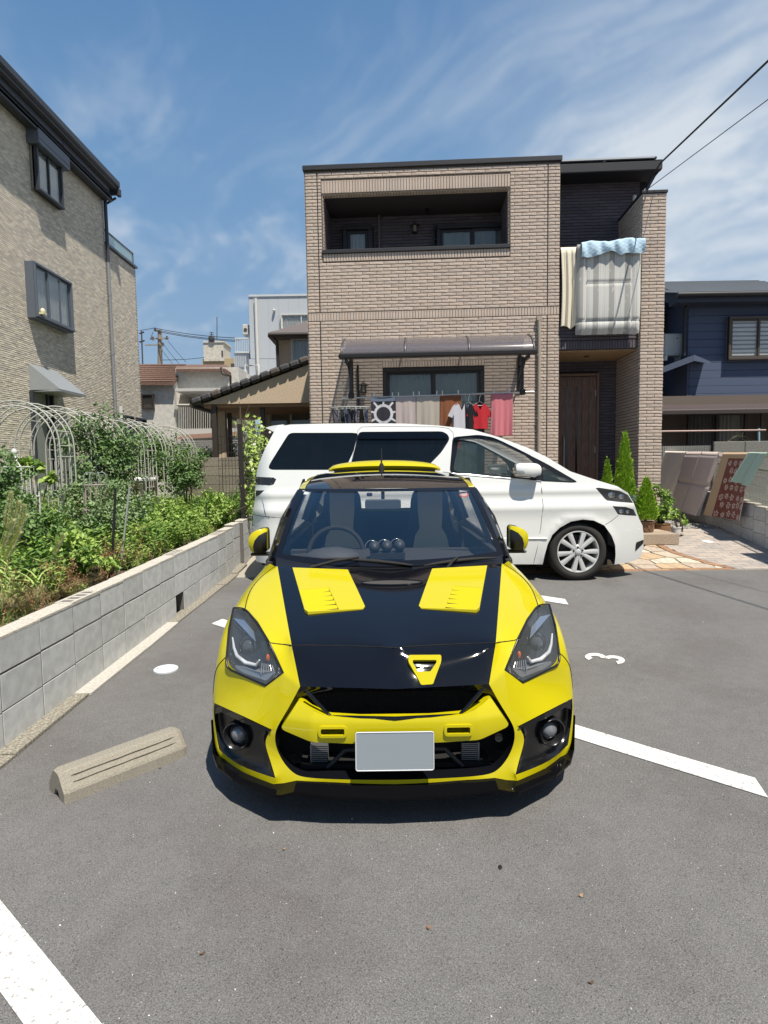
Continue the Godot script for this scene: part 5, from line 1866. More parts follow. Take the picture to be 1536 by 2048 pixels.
# ---------------------------------------------------------------- cables
func build_cables() -> void:
	var cab := mat("cable_black", lin(0.018, 0.018, 0.02), 0.6)
	var defs := [
		["thick black overhead cable running to the corner of the brick house", 0.014, [px(1282, 384, 11.2), px(1322, 325, 10.2), px(1536, 122, 7.4)], V(6.6, 8.2, 3.0)],
		["thin grey overhead wire below the thick cable at brick house corner", 0.006, [px(1282, 388, 11.2), px(1536, 199, 7.8)], V(7.4, 7.4, 3.0)]]
	for e in defs:
		var t := thing("overhead_cable", e[0], "cable")
		var pts: Array = e[2].duplicate()
		var last: Vector3 = pts[pts.size() - 1]
		for k in range(1, 9):
			var s := k / 8.0
			pts.append(last.lerp(e[3], s) - V(0, sin(s * PI) * 0.1, 0))
		var g := Geo.new()
		g.tube(pts, e[1], 6)
		obj("cable", g, cab, t)


const VAN := {
	"outline": [-1.625,0.276,-1.657,0.605,-1.654,0.881,-1.611,1.07,-1.593,1.349,-1.555,1.488,-1.445,1.709,-1.356,1.87,-1.311,1.953,-1.147,1.981,-0.731,1.986,-0.273,1.982,0.258,1.971,0.692,1.94,1.114,1.883,1.446,1.779,1.779,1.648,2.01,1.53,2.291,1.35,2.541,1.261,2.846,1.159,2.981,1.072,3.045,0.936,3.089,0.813,3.122,0.727,3.16,0.653,3.174,0.56,3.176,0.437,3.171,0.338,3.155,0.251,3.106,0.215,2.996,0.192,2.83,0.185,2.831,0.306,2.82,0.43,2.769,0.566,2.686,0.685,2.559,0.748,2.424,0.764,2.281,0.74,2.147,0.668,2.053,0.578,1.998,0.473,1.962,0.338,1.942,0.214,1.17,0.226,-0.145,0.247,-0.156,0.353,-0.166,0.476,-0.212,0.613,-0.296,0.731,-0.417,0.794,-0.551,0.81,-0.692,0.786,-0.828,0.715,-0.928,0.624,-0.986,0.52,-1.026,0.385,-1.048,0.261],
	"quarter": [-1.156,1.879,-0.359,1.867,-0.299,1.854,-0.37,1.621,-0.465,1.423,-0.502,1.411,-1.375,1.425,-1.411,1.449,-1.398,1.492],
	"slide": [-0.263,1.871,0.691,1.857,0.77,1.825,0.8,1.777,0.689,1.604,0.555,1.461,-0.404,1.446,-0.365,1.59],
	"front": [0.939,1.775,1.18,1.795,1.325,1.769,1.446,1.719,1.598,1.638,1.755,1.546,1.877,1.429,1.908,1.265,0.93,1.359,0.858,1.39],
	"tri": [1.944,1.416,2.145,1.316,2.328,1.228,1.963,1.246],
	"front_frame": [0.86,1.794,1.18,1.819,1.356,1.786,1.477,1.73,1.755,1.582,2.011,1.445,2.377,1.221,2.328,1.21,1.933,1.234,0.809,1.355],
	"slide_frame": [-0.299,1.878,-0.404,1.434,0.555,1.449,0.714,1.604,0.824,1.765,0.806,1.825,0.74,1.868],
	"lamp_hi": [2.585,1.145,2.633,1.147,2.883,1.098,2.982,1.047,3.038,0.943,2.879,0.963,2.721,0.987],
	"lamp_lo": [2.78,0.919,2.941,0.901,3.04,0.863,3.084,0.777,2.974,0.791,2.854,0.811],
	"rear_lamp": [-1.596,1.343,-1.348,1.333,-1.312,1.309,-1.344,1.248,-1.381,1.237,-1.6,1.246],
	"rear_lamp2": [-1.596,1.173,-1.462,1.177,-1.537,1.117,-1.592,1.094],
	"door_gap": [1.921,1.228,1.934,1.076,1.94,0.941,1.914,0.672,1.882,0.475,1.834,0.228],
	"slide_gap": [0.801,0.245,0.823,0.781,0.839,1.354,0.878,1.692,0.867,1.854,0.812,1.903,0.692,1.923,-0.032,1.94,-0.261,1.937,-0.311,1.89,-0.404,1.434,-0.448,1.046,-0.478,0.801],
	"bumper_gap": [2.694,0.691,2.773,0.732,2.858,0.799],
	"rear_gap": [-1.649,0.869,-1.441,0.859,-1.259,0.844,-1.027,0.834],
	"rear_gap2": [-1.441,0.859,-1.48,1.001,-1.502,1.074],
	"bump_line": [2.82,0.467,3.01,0.464,3.175,0.474],
	"opening": [3.078,0.444,3.169,0.468,3.17,0.424,3.073,0.333],
	"mirror": [1.592,1.439,1.634,1.463,1.841,1.454,1.895,1.416,1.896,1.326,1.854,1.284,1.659,1.311,1.598,1.354],
	"sill": [1.171,0.548,1.691,0.54,1.998,0.535],
	"spoiler": [-1.468,1.95,-1.383,1.972,-1.238,1.988,-1.234,1.898,-1.289,1.869,-1.361,1.9],
	"wheel": [2.383,0.356],
}
# ---------------------------------------------------------------- white minivan
func van_f(p: Vector2) -> Vector3:   # side of the van: (along, up) to a point; z = 0 is the widest line
	var z := 0.0
	if p.y > 0.98: z -= 0.17 * (p.y - 0.98) + 0.10 * pow(maxf(p.y - 1.55, 0.0), 1.5)
	z -= 0.10 * pow(maxf(0.62 - p.y, 0.0), 2.0) * 2.0
	z += 0.016 * exp(-pow((p.y - 0.9) / 0.06, 2.0)) - 0.012 * exp(-pow((p.y - 1.03) / 0.06, 2.0)) + 0.01 * exp(-pow((p.y - 1.13) / 0.04, 2.0))
	var lip := -0.012 if p.y < 0.54 else 0.0
	z += lip * -1.0
	var nose := 0.27 * pow(maxf(p.x - 2.45, 0.0) / 0.72, 2.2)
	z -= nose
	if p.x < -1.35: z -= 0.25 * pow((-1.35 - p.x) / 0.31, 2.0)
	# swelling round the wheels
	for c in [2.383, -0.6]:
		var r := Vector2(p.x - c, p.y - 0.356).length()
		z += 0.014 * exp(-pow((r - 0.43) / 0.05, 2.0))
	return V(p.x + nose * 0.425, p.y, z)


func wheel(parent: Node, at: Vector3, out: Vector3, R: float, rim: float, w: float, rim_m: Material, called := "wheel", spokes := 5) -> Node3D:
	var o := Node3D.new(); o.name = called; parent.add_child(o, true)
	var zx := out.normalized()
	var b := Basis(zx.cross(V(0, 1, 0)).normalized() * -1.0, zx, V(0, 1, 0))   # y points out of the wheel
	b = Basis(V(0, 1, 0).cross(zx).normalized(), zx, V(0, 1, 0).cross(zx).normalized().cross(zx))
	o.transform = Transform3D(b, at)
	var g := Geo.new()
	var h := w * 0.5
	g.lathe([Vector2(rim, -h), Vector2(R - 0.03, -h), Vector2(R, -h + 0.03), Vector2(R, h - 0.035), Vector2(R - 0.012, h - 0.015), Vector2(R - 0.035, h - 0.002), Vector2(R - 0.06, h + 0.003), Vector2(rim + 0.03, h + 0.002), Vector2(rim + 0.006, h - 0.006), Vector2(rim, h - 0.012)], 48)
	obj("tyre", g, mat("tyre_rubber", lin(0.022, 0.021, 0.02), 0.85), o)
	g = Geo.new()
	g.lathe([Vector2(rim, -h), Vector2(rim, h - 0.013), Vector2(rim - 0.006, h - 0.004), Vector2(rim - 0.016, h - 0.006), Vector2(rim - 0.022, h - 0.03), Vector2(rim - 0.03, h - 0.1), Vector2(rim - 0.03, -h)], 48)
	# paired spokes
	for k in spokes:
		for s in [-1.0, 1.0]:
			var a := TAU * k / spokes + 0.25
			var ai: float = a + s * 0.16; var ao: float = a + s * 0.265
			var pi_ := V(cos(ai), 0, sin(ai)); var po := V(cos(ao), 0, sin(ao))
			var ti := V(-sin(ai), 0, cos(ai)); var to := V(-sin(ao), 0, cos(ao))
			var r0 := 0.05; var r1 := rim - 0.016
			var wi := 0.019; var wo := 0.03
			var A := pi_ * r0 - ti * wi + V(0, h - 0.012, 0); var B := pi_ * r0 + ti * wi + V(0, h - 0.012, 0)
			var C := po * r1 + to * wo + V(0, h - 0.008, 0); var D := po * r1 - to * wo + V(0, h - 0.008, 0)
			var mA := (A + B) * 0.5 + V(0, 0.01, 0); var mC := (C + D) * 0.5 + V(0, 0.004, 0)
			g.squad(A, mA, mC, D, V(0, 1, 0) - ti * 0.5, V(0, 1, 0), V(0, 1, 0), V(0, 1, 0) - to * 0.3); g.squad(mA, B, C, mC, V(0, 1, 0), V(0, 1, 0) + ti * 0.5, V(0, 1, 0) + to * 0.3, V(0, 1, 0))
			var dn := V(0, -0.045, 0)
			g.quad(B, A, A + dn, B + dn); g.quad(A, D, D + dn, A + dn); g.quad(C, B, B + dn, C + dn)
	g.lathe([Vector2(0.085, h - 0.06), Vector2(0.085, h - 0.018), Vector2(0.075, h - 0.01), Vector2(0.034, h - 0.008), Vector2(0.034, h + 0.0), Vector2(0.028, h + 0.004), Vector2(0, h + 0.005)], 30)
	obj("rim", g, rim_m, o)
	g = Geo.new()
	for k in 5:
		var a := TAU * (k + 0.5) / 5 + 0.25
		g.lathe([Vector2(0.012, h - 0.02), Vector2(0.012, h + 0.0), Vector2(0.008, h + 0.004), Vector2(0, h + 0.004)], 10, Transform3D(Basis.IDENTITY, V(cos(a) * 0.057, 0, sin(a) * 0.057)))
	obj("wheel_nuts", g, mat("nut_dark", lin(0.05, 0.05, 0.05), 0.4, 0.8), o)
	g = Geo.new()
	g.lathe([Vector2(0.0, h - 0.1), Vector2(rim - 0.06, h - 0.1)], 36)
	g.box(V(0.1, h - 0.08, 0.09), V(0.1, 0.05, 0.06))
	obj("brake_disc", g, mat("brake_dark", lin(0.03, 0.03, 0.03), 0.6, 0.5), o)
	return o


func dense(p: PackedVector2Array, step := 0.06) -> PackedVector2Array:
	var out := PackedVector2Array()
	for i in p.size():
		var a := p[i]; var b := p[(i + 1) % p.size()]
		var k := maxi(1, int(a.distance_to(b) / step))
		for s in k: out.append(a.lerp(b, float(s) / k))
	return out


func rounded(p: PackedVector2Array, r: float) -> PackedVector2Array:   # chamfer-rounds the corners of an outline
	var out := PackedVector2Array()
	var n := p.size()
	for i in n:
		var a := p[(i + n - 1) % n]; var b := p[i]; var c := p[(i + 1) % n]
		var ra := minf(r, a.distance_to(b) * 0.4); var rc := minf(r, c.distance_to(b) * 0.4)
		var s := b + (a - b).normalized() * ra; var e := b + (c - b).normalized() * rc
		for k in 4:
			var t := k / 3.0
			out.append(s.lerp(b, t).lerp(b.lerp(e, t), t))
	return out


func build_minivan() -> void:
	var van := thing("minivan", "white minivan with dark rear windows parked across behind yellow car", "minivan", V(0, gy(7.37), -7.3))
	var W := 1.83
	var white := paint("pearl_white", lin(0.74, 0.755, 0.75), 0.3)
	var black := mat("gloss_black", lin(0.008, 0.008, 0.01), 0.15)
	var privacy := glass("privacy_glass", Color(0.03, 0.045, 0.06), 0.93)
	var clear := glass("car_glass", Color(0.22, 0.3, 0.3), 0.28)
	var dark := mat("gap_black", lin(0.004, 0.004, 0.004), 0.9)
	var chrome := mat("chrome", lin(0.62, 0.63, 0.65), 0.12, 1.0)
	var D := {}
	for k in VAN: D[k] = poly(VAN[k])
	var quarter := rounded(D.quarter, 0.05); var slide := rounded(D.slide, 0.04); var front := rounded(D.front, 0.04); var tri := rounded(D.tri, 0.03)
	var fframe := rounded(D.front_frame, 0.05); var sframe := rounded(D.slide_frame, 0.05)
	var near := func(p: Vector2) -> Vector3: return van_f(p)
	var away := func(p: Vector2) -> Vector3:
		var q := van_f(p)
		return V(q.x, q.y, -W - q.z)
	for s in 2:
		var f: Callable = near if s == 0 else away
		var sg := 1.0 if s == 0 else -1.0
		var into := V(0, 0, -0.03 * sg)
		var g := Geo.new()
		g.patch(D.outline, [quarter, sframe, fframe, D.lamp_hi, D.lamp_lo, D.rear_lamp, D.rear_lamp2], 0.07, f, sg)
		for q in [quarter, sframe, fframe, D.lamp_hi, D.lamp_lo]: g.rim(q, f, into)
		obj("side_panel", g, white, van)
		var inset := func(d: float) -> Callable: return func(p: Vector2) -> Vector3: return f.call(p) + V(0, 0, -d * sg)
		var fi: Callable = inset.call(0.008)
		g = Geo.new()
		g.patch(quarter, [], 0.15, fi, sg)
		obj("quarter_glass", g, privacy, van)
		g = Geo.new()
		g.patch(sframe, [slide], 0.1, fi, sg); g.patch(fframe, [front, tri], 0.1, fi, sg)
		obj("window_surround", g, black, van)
		var fi2: Callable = inset.call(0.014)
		g = Geo.new()
		g.patch(slide, [], 0.15, fi2, sg)
		obj("sliding_door_glass", g, privacy, van)
		g = Geo.new()
		g.patch(front, [], 0.15, fi2, sg)
		obj("front_door_glass", g, clear, van)
		g = Geo.new()
		g.patch(tri, [], 0.15, fi2, sg)
		obj("front_quarter_glass", g, clear, van)
		# smoked visors over the door windows
		if s == 0:
			for vs in [[poly([-0.285, 1.868, 0.70, 1.852, 0.79, 1.82, 0.8, 1.775, 0.74, 1.775, -0.31, 1.79]), 0.035], [poly([0.885, 1.79, 1.18, 1.812, 1.34, 1.782, 1.46, 1.732, 1.62, 1.65, 1.80, 1.555, 1.79, 1.53, 1.6, 1.618, 1.44, 1.7, 1.32, 1.745, 1.18, 1.77, 0.885, 1.745]), 0.03]]:
				g = Geo.new()
				var bulge: float = vs[1]
				var fv := func(p: Vector2) -> Vector3: return van_f(p) + V(0, 0, 0.012 + bulge * clampf((1.9 - p.y) * 4.0, 0.0, 1.0))
				g.patch(vs[0], [], 0.12, fv, 1.0)
				g.rim(vs[0], fv, V(0, 0, -0.02))
				obj("window_visor", g, glass("smoked_visor", Color(0.02, 0.02, 0.025), 0.82), van)
			# panel gaps, sill line, chrome strip
			for nm in ["door_gap", "slide_gap", "bumper_gap", "rear_gap", "rear_gap2"]:
				g = Geo.new()
				var pts := []
				var line: PackedVector2Array = D[nm]
				for i in line.size() - 1:
					for k in 5: pts.append(van_f(line[i].lerp(line[i + 1], k / 5.0)) + V(0, 0, -0.001))
				pts.append(van_f(line[line.size() - 1]) + V(0, 0, -0.001))
				g.tube(pts, 0.0032, 5)
				obj("panel_gap", g, dark, van)
			g = Geo.new()
			var cp := []
			for k in 13: cp.append(van_f(Vector2(0.82, 1.352).lerp(Vector2(1.93, 1.238), k / 12.0)) + V(0, 0, 0.004))
			g.tube(cp, 0.007, 6)
			obj("chrome_strip", g, chrome, van)
			g = Geo.new()
			var sp := []
			for k in 21: sp.append(van_f(Vector2(-0.05, 0.556).lerp(Vector2(1.985, 0.538), k / 20.0)) + V(0, 0, 0.002))
			g.tube(sp, 0.011, 6)
			obj("sill_moulding", g, white, van)
		# lamps: dark housing, reflector bowls, clear cover
		var lm := Node3D.new(); lm.name = "headlight"; van.add_child(lm, true)
		var fh: Callable = inset.call(0.05)
		for q in [D.lamp_hi, D.lamp_lo]:
			g = Geo.new()
			g.patch(q, [], 0.05, fh, sg); g.rim(q, fh, V(0, 0, 0.05 * sg))
			obj("housing", g, mat("lamp_housing", lin(0.02, 0.02, 0.023), 0.3), lm)
		for q in [[2.79, 1.055, 0.045], [2.91, 1.03, 0.04], [2.90, 0.85, 0.035], [2.98, 0.84, 0.03]]:
			var c: Vector3 = f.call(Vector2(q[0], q[1])) + V(0, 0, -0.035 * sg)
			g = Geo.new()
			g.ball(c, V(q[2], q[2], 0.02), 8, 14)
			obj("reflector", g, chrome, lm)
		var fl: Callable = inset.call(0.002)
		for q in [D.lamp_hi, D.lamp_lo]:
			g = Geo.new()
			g.patch(q, [], 0.05, fl, sg)
			obj("lens", g, glass("lamp_lens", Color(0.5, 0.52, 0.52), 0.16), lm)
		var tl := Node3D.new(); tl.name = "tail_light"; van.add_child(tl, true)
		g = Geo.new()
		for q in [D.rear_lamp, D.rear_lamp2]:
			g = Geo.new()
			g.patch(q, [], 0.05, f, sg)
			obj("lens", g, mat("smoked_lamp", lin(0.02, 0.021, 0.024), 0.06), tl)
		g = Geo.new()
		for y in [1.262, 1.325]: g.tube([f.call(Vector2(-1.58, y)) + V(0, 0, 0.002 * sg), f.call(Vector2(-1.36, y - 0.004)) + V(0, 0, 0.002 * sg)], 0.007, 5)
		obj("chrome_bar", g, chrome, tl)
		wheel(van, V(2.383, 0.36, -0.13 if s == 0 else -W + 0.13), V(0, 0, sg), 0.356, 0.262, 0.225, mat("alloy_silver", lin(0.6, 0.61, 0.62), 0.35, 0.25))
		wheel(van, V(-0.6, 0.36, -0.13 if s == 0 else -W + 0.13), V(0, 0, sg), 0.356, 0.262, 0.225, mat("alloy_silver", lin(0.6, 0.61, 0.62), 0.35, 0.25))
		# mirror
		var mr := Node3D.new(); mr.name = "door_mirror"; van.add_child(mr, true)
		var mc := Vector2(1.745, 1.373)
		g = Geo.new()
		var fm := func(p: Vector2) -> Vector3:
			var e := Vector2((p.x - mc.x) / 0.165, (p.y - mc.y) / 0.105).length()
			return van_f(mc) + V(p.x - mc.x, p.y - mc.y, 0.11 + 0.09 * sqrt(maxf(1.0 - e * e * 0.8, 0.0))) * Vector3(1, 1, 1)
		var mo := rounded(D.mirror, 0.03)
		var fmm := func(p: Vector2) -> Vector3:
			var q: Vector3 = fm.call(p)
			return q if sg > 0 else V(q.x, q.y, -W - q.z)
		g.patch(mo, [], 0.03, fmm, sg)
		g.rim(mo, fmm, V(0, 0, -0.09 * sg))
		obj("shell", g, white, mr)
		g = Geo.new()
		var pf := van_f(Vector2(1.86, 1.30))
		g.bev(V(1.84, 1.295, pf.z + 0.07) if sg > 0 else V(1.84, 1.295, -W - pf.z - 0.07), V(0.09, 0.04, 0.16), 0.01)
		obj("foot", g, black, mr)
		g = Geo.new()
		var ti := func(p: Vector2) -> Vector3: return fmm.call(p) + V(0, 0, 0.002 * sg)
		g.patch(poly([1.60, 1.375, 1.68, 1.37, 1.69, 1.335, 1.62, 1.34]), [], 0.03, ti, sg)
		obj("indicator", g, mat("indicator_clear", lin(0.42, 0.44, 0.45), 0.12), mr)
	# strip that closes the body between its two sides, following the outline
	var zones := {}
	var ol: PackedVector2Array = D.outline
	for i in 32:
		var a := ol[i]; var b := ol[i + 1]
		var nm := "roof"
		if i < 2: nm = "rear_bumper"
		elif i < 8: nm = "tailgate"
		elif i >= 21: nm = "front_bumper"
		elif i >= 18: nm = "bonnet"
		elif i >= 14: nm = "windscreen"
		if not zones.has(nm): zones[nm] = Geo.new()
		var g: Geo = zones[nm]
		var M := 12
		for k in 4:
			for m in M:
				var P := func(t: float, s: float) -> Vector3:
					var q := a.lerp(b, t)
					var e := van_f(q)
					var z := lerpf(e.z, -W - e.z, s)
					var c := 4.0 * s * (1.0 - s)
					var fwd := 0.16 * smoothstep(1.6, 3.0, q.x) - 0.05 * smoothstep(-1.0, -1.5, q.x)
					var up := 0.035 * smoothstep(1.0, 1.9, q.y)
					return V(q.x + fwd * c, q.y + up * c, z)
				g.quad(P.call(k / 4.0, float(m) / M), P.call((k + 1) / 4.0, float(m) / M), P.call((k + 1) / 4.0, float(m + 1) / M), P.call(k / 4.0, float(m + 1) / M))
	for nm in zones: obj(nm, zones[nm], clear if nm == "windscreen" else white, van)
	# rear window, roof spoiler, corner opening in the bumper, sensor, number plate bay kept plain
	var g := Geo.new()
	g.quad(V(-1.565, 1.5, -0.25), V(-1.565, 1.5, -W + 0.25), V(-1.385, 1.86, -W + 0.32), V(-1.385, 1.86, -0.32))
	obj("rear_window", g, privacy, van)
	g = Geo.new()
	g.prism(D.spoiler, W - 0.5, Transform3D(Basis.IDENTITY, V(0, 0, -W + 0.25)))
	obj("roof_spoiler", g, white, van)
	g = Geo.new()
	g.patch(rounded(D.opening, 0.01), [], 0.03, func(p): return van_f(p) + V(0.004, 0, 0.004), 1.0)
	obj("bumper_intake", g, mat("intake_black", lin(0.012, 0.013, 0.014), 0.6), van)
	for sx in [[2.968, 0.598], [3.11, 0.6]]:
		g = Geo.new()
		var c := van_f(Vector2(sx[0], sx[1]))
		g.ball(c, V(0.011, 0.011, 0.004), 6, 12)
		obj("parking_sensor", g, white, van)
	g = Geo.new()
	g.bev(V(3.17, 0.9, -W * 0.5), V(0.1, 0.22, 0.6), 0.03)
	obj("grille", g, chrome, van)
	# underside, wheel houses and cabin
	g = Geo.new()
	g.box(V(0.75, 0.28, -W * 0.5), V(4.6, 0.1, 1.45)); g.box(V(2.383, 0.45, -W * 0.5), V(0.9, 0.6, 1.3)); g.box(V(-0.6, 0.45, -W * 0.5), V(0.9, 0.6, 1.3))
	obj("underbody", g, mat("under_black", lin(0.01, 0.01, 0.01), 0.9), van)
	g = Geo.new()
	g.box(V(0.4, 0.62, -W * 0.5), V(3.8, 0.06, 1.6)); g.box(V(-0.9, 1.0, -W * 0.5), V(0.1, 0.9, 1.5)); g.box(V(2.2, 1.05, -W * 0.5), V(0.35, 0.28, 1.55))
	obj("cabin_trim", g, mat("trim_dark", lin(0.03, 0.03, 0.032), 0.8), van)
	for q in [[1.0, -0.5], [1.0, -1.33], [-0.15, -0.5], [-0.15, -1.33]]:
		var seat := Node3D.new(); seat.name = "seat"; van.add_child(seat, true)
		g = Geo.new()
		g.bev(V(q[0], 0.85, q[1]), V(0.5, 0.2, 0.5), 0.06)
		obj("cushion", g, mat("seat_grey", lin(0.05, 0.048, 0.045), 0.9), seat)
		g = Geo.new()
		g.bev(V(q[0] - 0.22, 1.2, q[1]), V(0.16, 0.65, 0.48), 0.06, Basis(V(0, 0, 1), 0.15)); g.bev(V(q[0] - 0.3, 1.6, q[1]), V(0.1, 0.18, 0.26), 0.04, Basis(V(0, 0, 1), 0.15))
		obj("backrest", g, mat("seat_grey", lin(0.05, 0.048, 0.045), 0.9), seat)
	g = Geo.new()
	var ring := []
	var sb := Basis(V(0, 0, 1), 0.5)
	for k in 25: ring.append(V(1.72, 1.2, -0.5) + sb * V(0, cos(TAU * k / 24) * 0.19, sin(TAU * k / 24) * 0.19))
	g.tube(ring, 0.015, 6, false)
	g.box(V(1.78, 1.17, -0.5), V(0.12, 0.08, 0.12))
	obj("steering_wheel", g, mat("trim_dark", lin(0.03, 0.03, 0.032), 0.8), van)


const CAR_V := [0.000, 0.578, 0.000, 0.000, 0.717, -0.120, 0.000, 0.802, -0.520, 0.000, 0.910, -1.020, -0.410, 0.566, -0.075, -0.457, 0.719, -0.170, -0.546, 0.808, -0.550, -0.657, 0.933, -1.020, -0.567, 0.719, -0.220, -0.652, 0.770, -0.380, -0.747, 0.793, -0.550, -0.772, 0.837, -0.740, -0.752, 0.880, -0.930, -0.679, 0.926, -1.060, -0.490, 0.613, -0.120, -0.574, 0.544, -0.150, -0.751, 0.577, -0.260, -0.783, 0.618, -0.300, -0.803, 0.723, -0.440, -0.811, 0.795, -0.575, -0.860, 0.663, -0.410, -0.865, 0.737, -0.610, -0.862, 0.811, -0.880, -0.823, 0.878, -1.150, -0.781, 0.915, -1.320, -0.867, 0.556, -0.350, -0.874, 0.435, -0.340, -0.875, 0.309, -0.340, -0.872, 0.153, -0.350, -0.806, 0.481, -0.300, -0.644, 0.476, -0.168, -0.496, 0.491, -0.088, -0.848, 0.405, -0.305, -0.677, 0.408, -0.145, -0.540, 0.371, -0.085, -0.455, 0.482, -0.075, -0.498, 0.413, -0.075, -0.521, 0.371, -0.075, -0.527, 0.321, -0.080, -0.512, 0.269, -0.075, -0.483, 0.222, -0.065, -0.443, 0.188, -0.050, -0.403, 0.175, -0.040, -0.282, 0.181, -0.010, 0.000, 0.178, 0.000, -0.580, 0.310, -0.105, -0.554, 0.251, -0.085, -0.520, 0.170, -0.045, -0.724, 0.156, -0.190, -0.840, 0.167, -0.330, -0.863, 0.324, -0.335, -0.864, 0.115, -0.350, -0.785, 0.132, -0.270, -0.690, 0.128, -0.170, -0.533, 0.138, -0.050, -0.484, 0.144, -0.045, -0.429, 0.158, -0.040, -0.282, 0.163, -0.010, 0.000, 0.156, 0.000, -0.387, 0.532, -0.110, -0.440, 0.461, -0.115, -0.485, 0.391, -0.115, -0.508, 0.348, -0.115, -0.517, 0.300, -0.120, -0.493, 0.247, -0.115, -0.459, 0.210, -0.105, -0.420, 0.192, -0.090, -0.379, 0.190, -0.080, -0.285, 0.194, -0.060, 0.000, 0.191, -0.050, 0.000, 0.544, -0.050, -0.880, 0.302, -0.350, -0.873, 0.143, -0.335, -0.831, 0.119, -0.255, -0.727, 0.129, -0.125, -0.517, 0.144, 0.040, -0.485, 0.146, 0.045, -0.429, 0.161, 0.050, -0.276, 0.151, 0.070, 0.000, 0.144, 0.080, -0.855, 0.200, -0.420, -0.862, 0.420, -0.445, -0.862, 0.580, -0.580, -0.864, 0.635, -0.760, -0.864, 0.580, -0.930, -0.860, 0.420, -1.060, -0.840, 0.200, -1.100, -0.858, 0.620, -1.280, -0.862, 0.630, -2.000, -0.868, 0.660, -2.800, -0.872, 0.720, -3.270, -0.800, 0.700, -3.780, -0.790, 0.930, -2.000, -0.800, 0.970, -2.800, -0.770, 1.000, -3.400, -0.660, 1.000, -3.780, -0.835, 0.200, -2.000, -0.850, 0.200, -2.930, -0.868, 0.420, -2.970, -0.874, 0.580, -3.100, -0.876, 0.635, -3.270, -0.872, 0.580, -3.430, -0.865, 0.420, -3.570, -0.850, 0.250, -3.610, -0.780, 0.250, -3.820, 0.000, 0.250, -3.920, 0.000, 0.700, -3.960, 0.000, 1.000, -3.860]
const CAR_F := {
	"hood_stripe": [[1, 5, 6, 2], [2, 6, 7, 3]],
	"hood": [[5, 8, 9, 6], [6, 9, 10, 11], [6, 11, 12, 7], [7, 12, 13]],
	"nose_stripe": [[0, 4, 5, 1]],
	"front_bumper": [[4, 14, 8, 5], [17, 16, 29, 25], [16, 15, 30, 29], [15, 14, 31, 30], [14, 4, 35, 31], [25, 29, 32, 26], [29, 30, 33, 32], [30, 31, 34, 33], [31, 35, 36, 37, 34], [34, 37, 38, 45], [45, 38, 39, 46], [46, 39, 40, 47], [47, 40, 41, 55, 54], [41, 42, 56, 55], [42, 43, 57, 56], [43, 44, 58, 57], [48, 47, 54, 53], [49, 48, 53, 52], [26, 32, 50, 27], [27, 50, 49, 28], [28, 49, 52, 51], [26, 27, 80, 81], [27, 28, 51, 80]],
	"fender": [[19, 21, 22, 11, 10], [18, 20, 21, 19], [17, 25, 20, 18], [11, 22, 23, 12], [12, 23, 24, 13], [20, 25, 26, 81, 82], [20, 82, 83, 21], [21, 83, 84, 22], [22, 84, 85, 87, 23]],
	"door": [[23, 87, 88, 92, 24], [85, 86, 96, 88, 87], [88, 96, 97, 98, 89], [92, 88, 89, 93]],
	"rear_body": [[89, 98, 99, 100, 90], [90, 100, 101, 102, 91], [91, 102, 103, 104], [93, 89, 90, 94], [94, 90, 91, 95], [95, 91, 106, 107], [91, 104, 105, 106]],
	"grille_frame": [[4, 35, 60, 59], [35, 36, 61, 60], [36, 37, 62, 61], [37, 38, 63, 62], [38, 39, 64, 63], [39, 40, 65, 64], [40, 41, 66, 65], [41, 42, 67, 66], [42, 43, 68, 67], [43, 44, 69, 68], [0, 70, 59, 4]],
	"headlight": [[8, 14, 15, 16, 17, 18, 19, 10, 9]],
	"fog_recess": [[32, 33, 34, 45, 46, 47, 48, 49, 50]],
	"lip_top": [[51, 52, 53, 54, 55, 56, 57, 58]],
	"lip_edge": [[71, 72, 73, 74, 75, 76, 77, 78, 79]],
}
const CAR_SHARP := [[4, 35], [4, 0], [4, 14], [44, 43], [54, 47], [4, 5], [5, 6], [6, 7], [10, 11], [11, 12], [12, 13], [14, 31]]
const CAR_CORNER := [14, 15, 4, 47, 32, 34, 8, 19, 49, 0, 1, 3, 13, 24, 5, 7]
# ---------------------------------------------------------------- yellow hatchback
var car: Node3D
var car_tris := {}        # part -> flat list of triangle corners, in the car's own axes
const CAR_AT := Vector3(0.032, 0, -2.46)


func ekey(a: int, b: int) -> int:
	return mini(a, b) * 100000 + maxi(a, b)


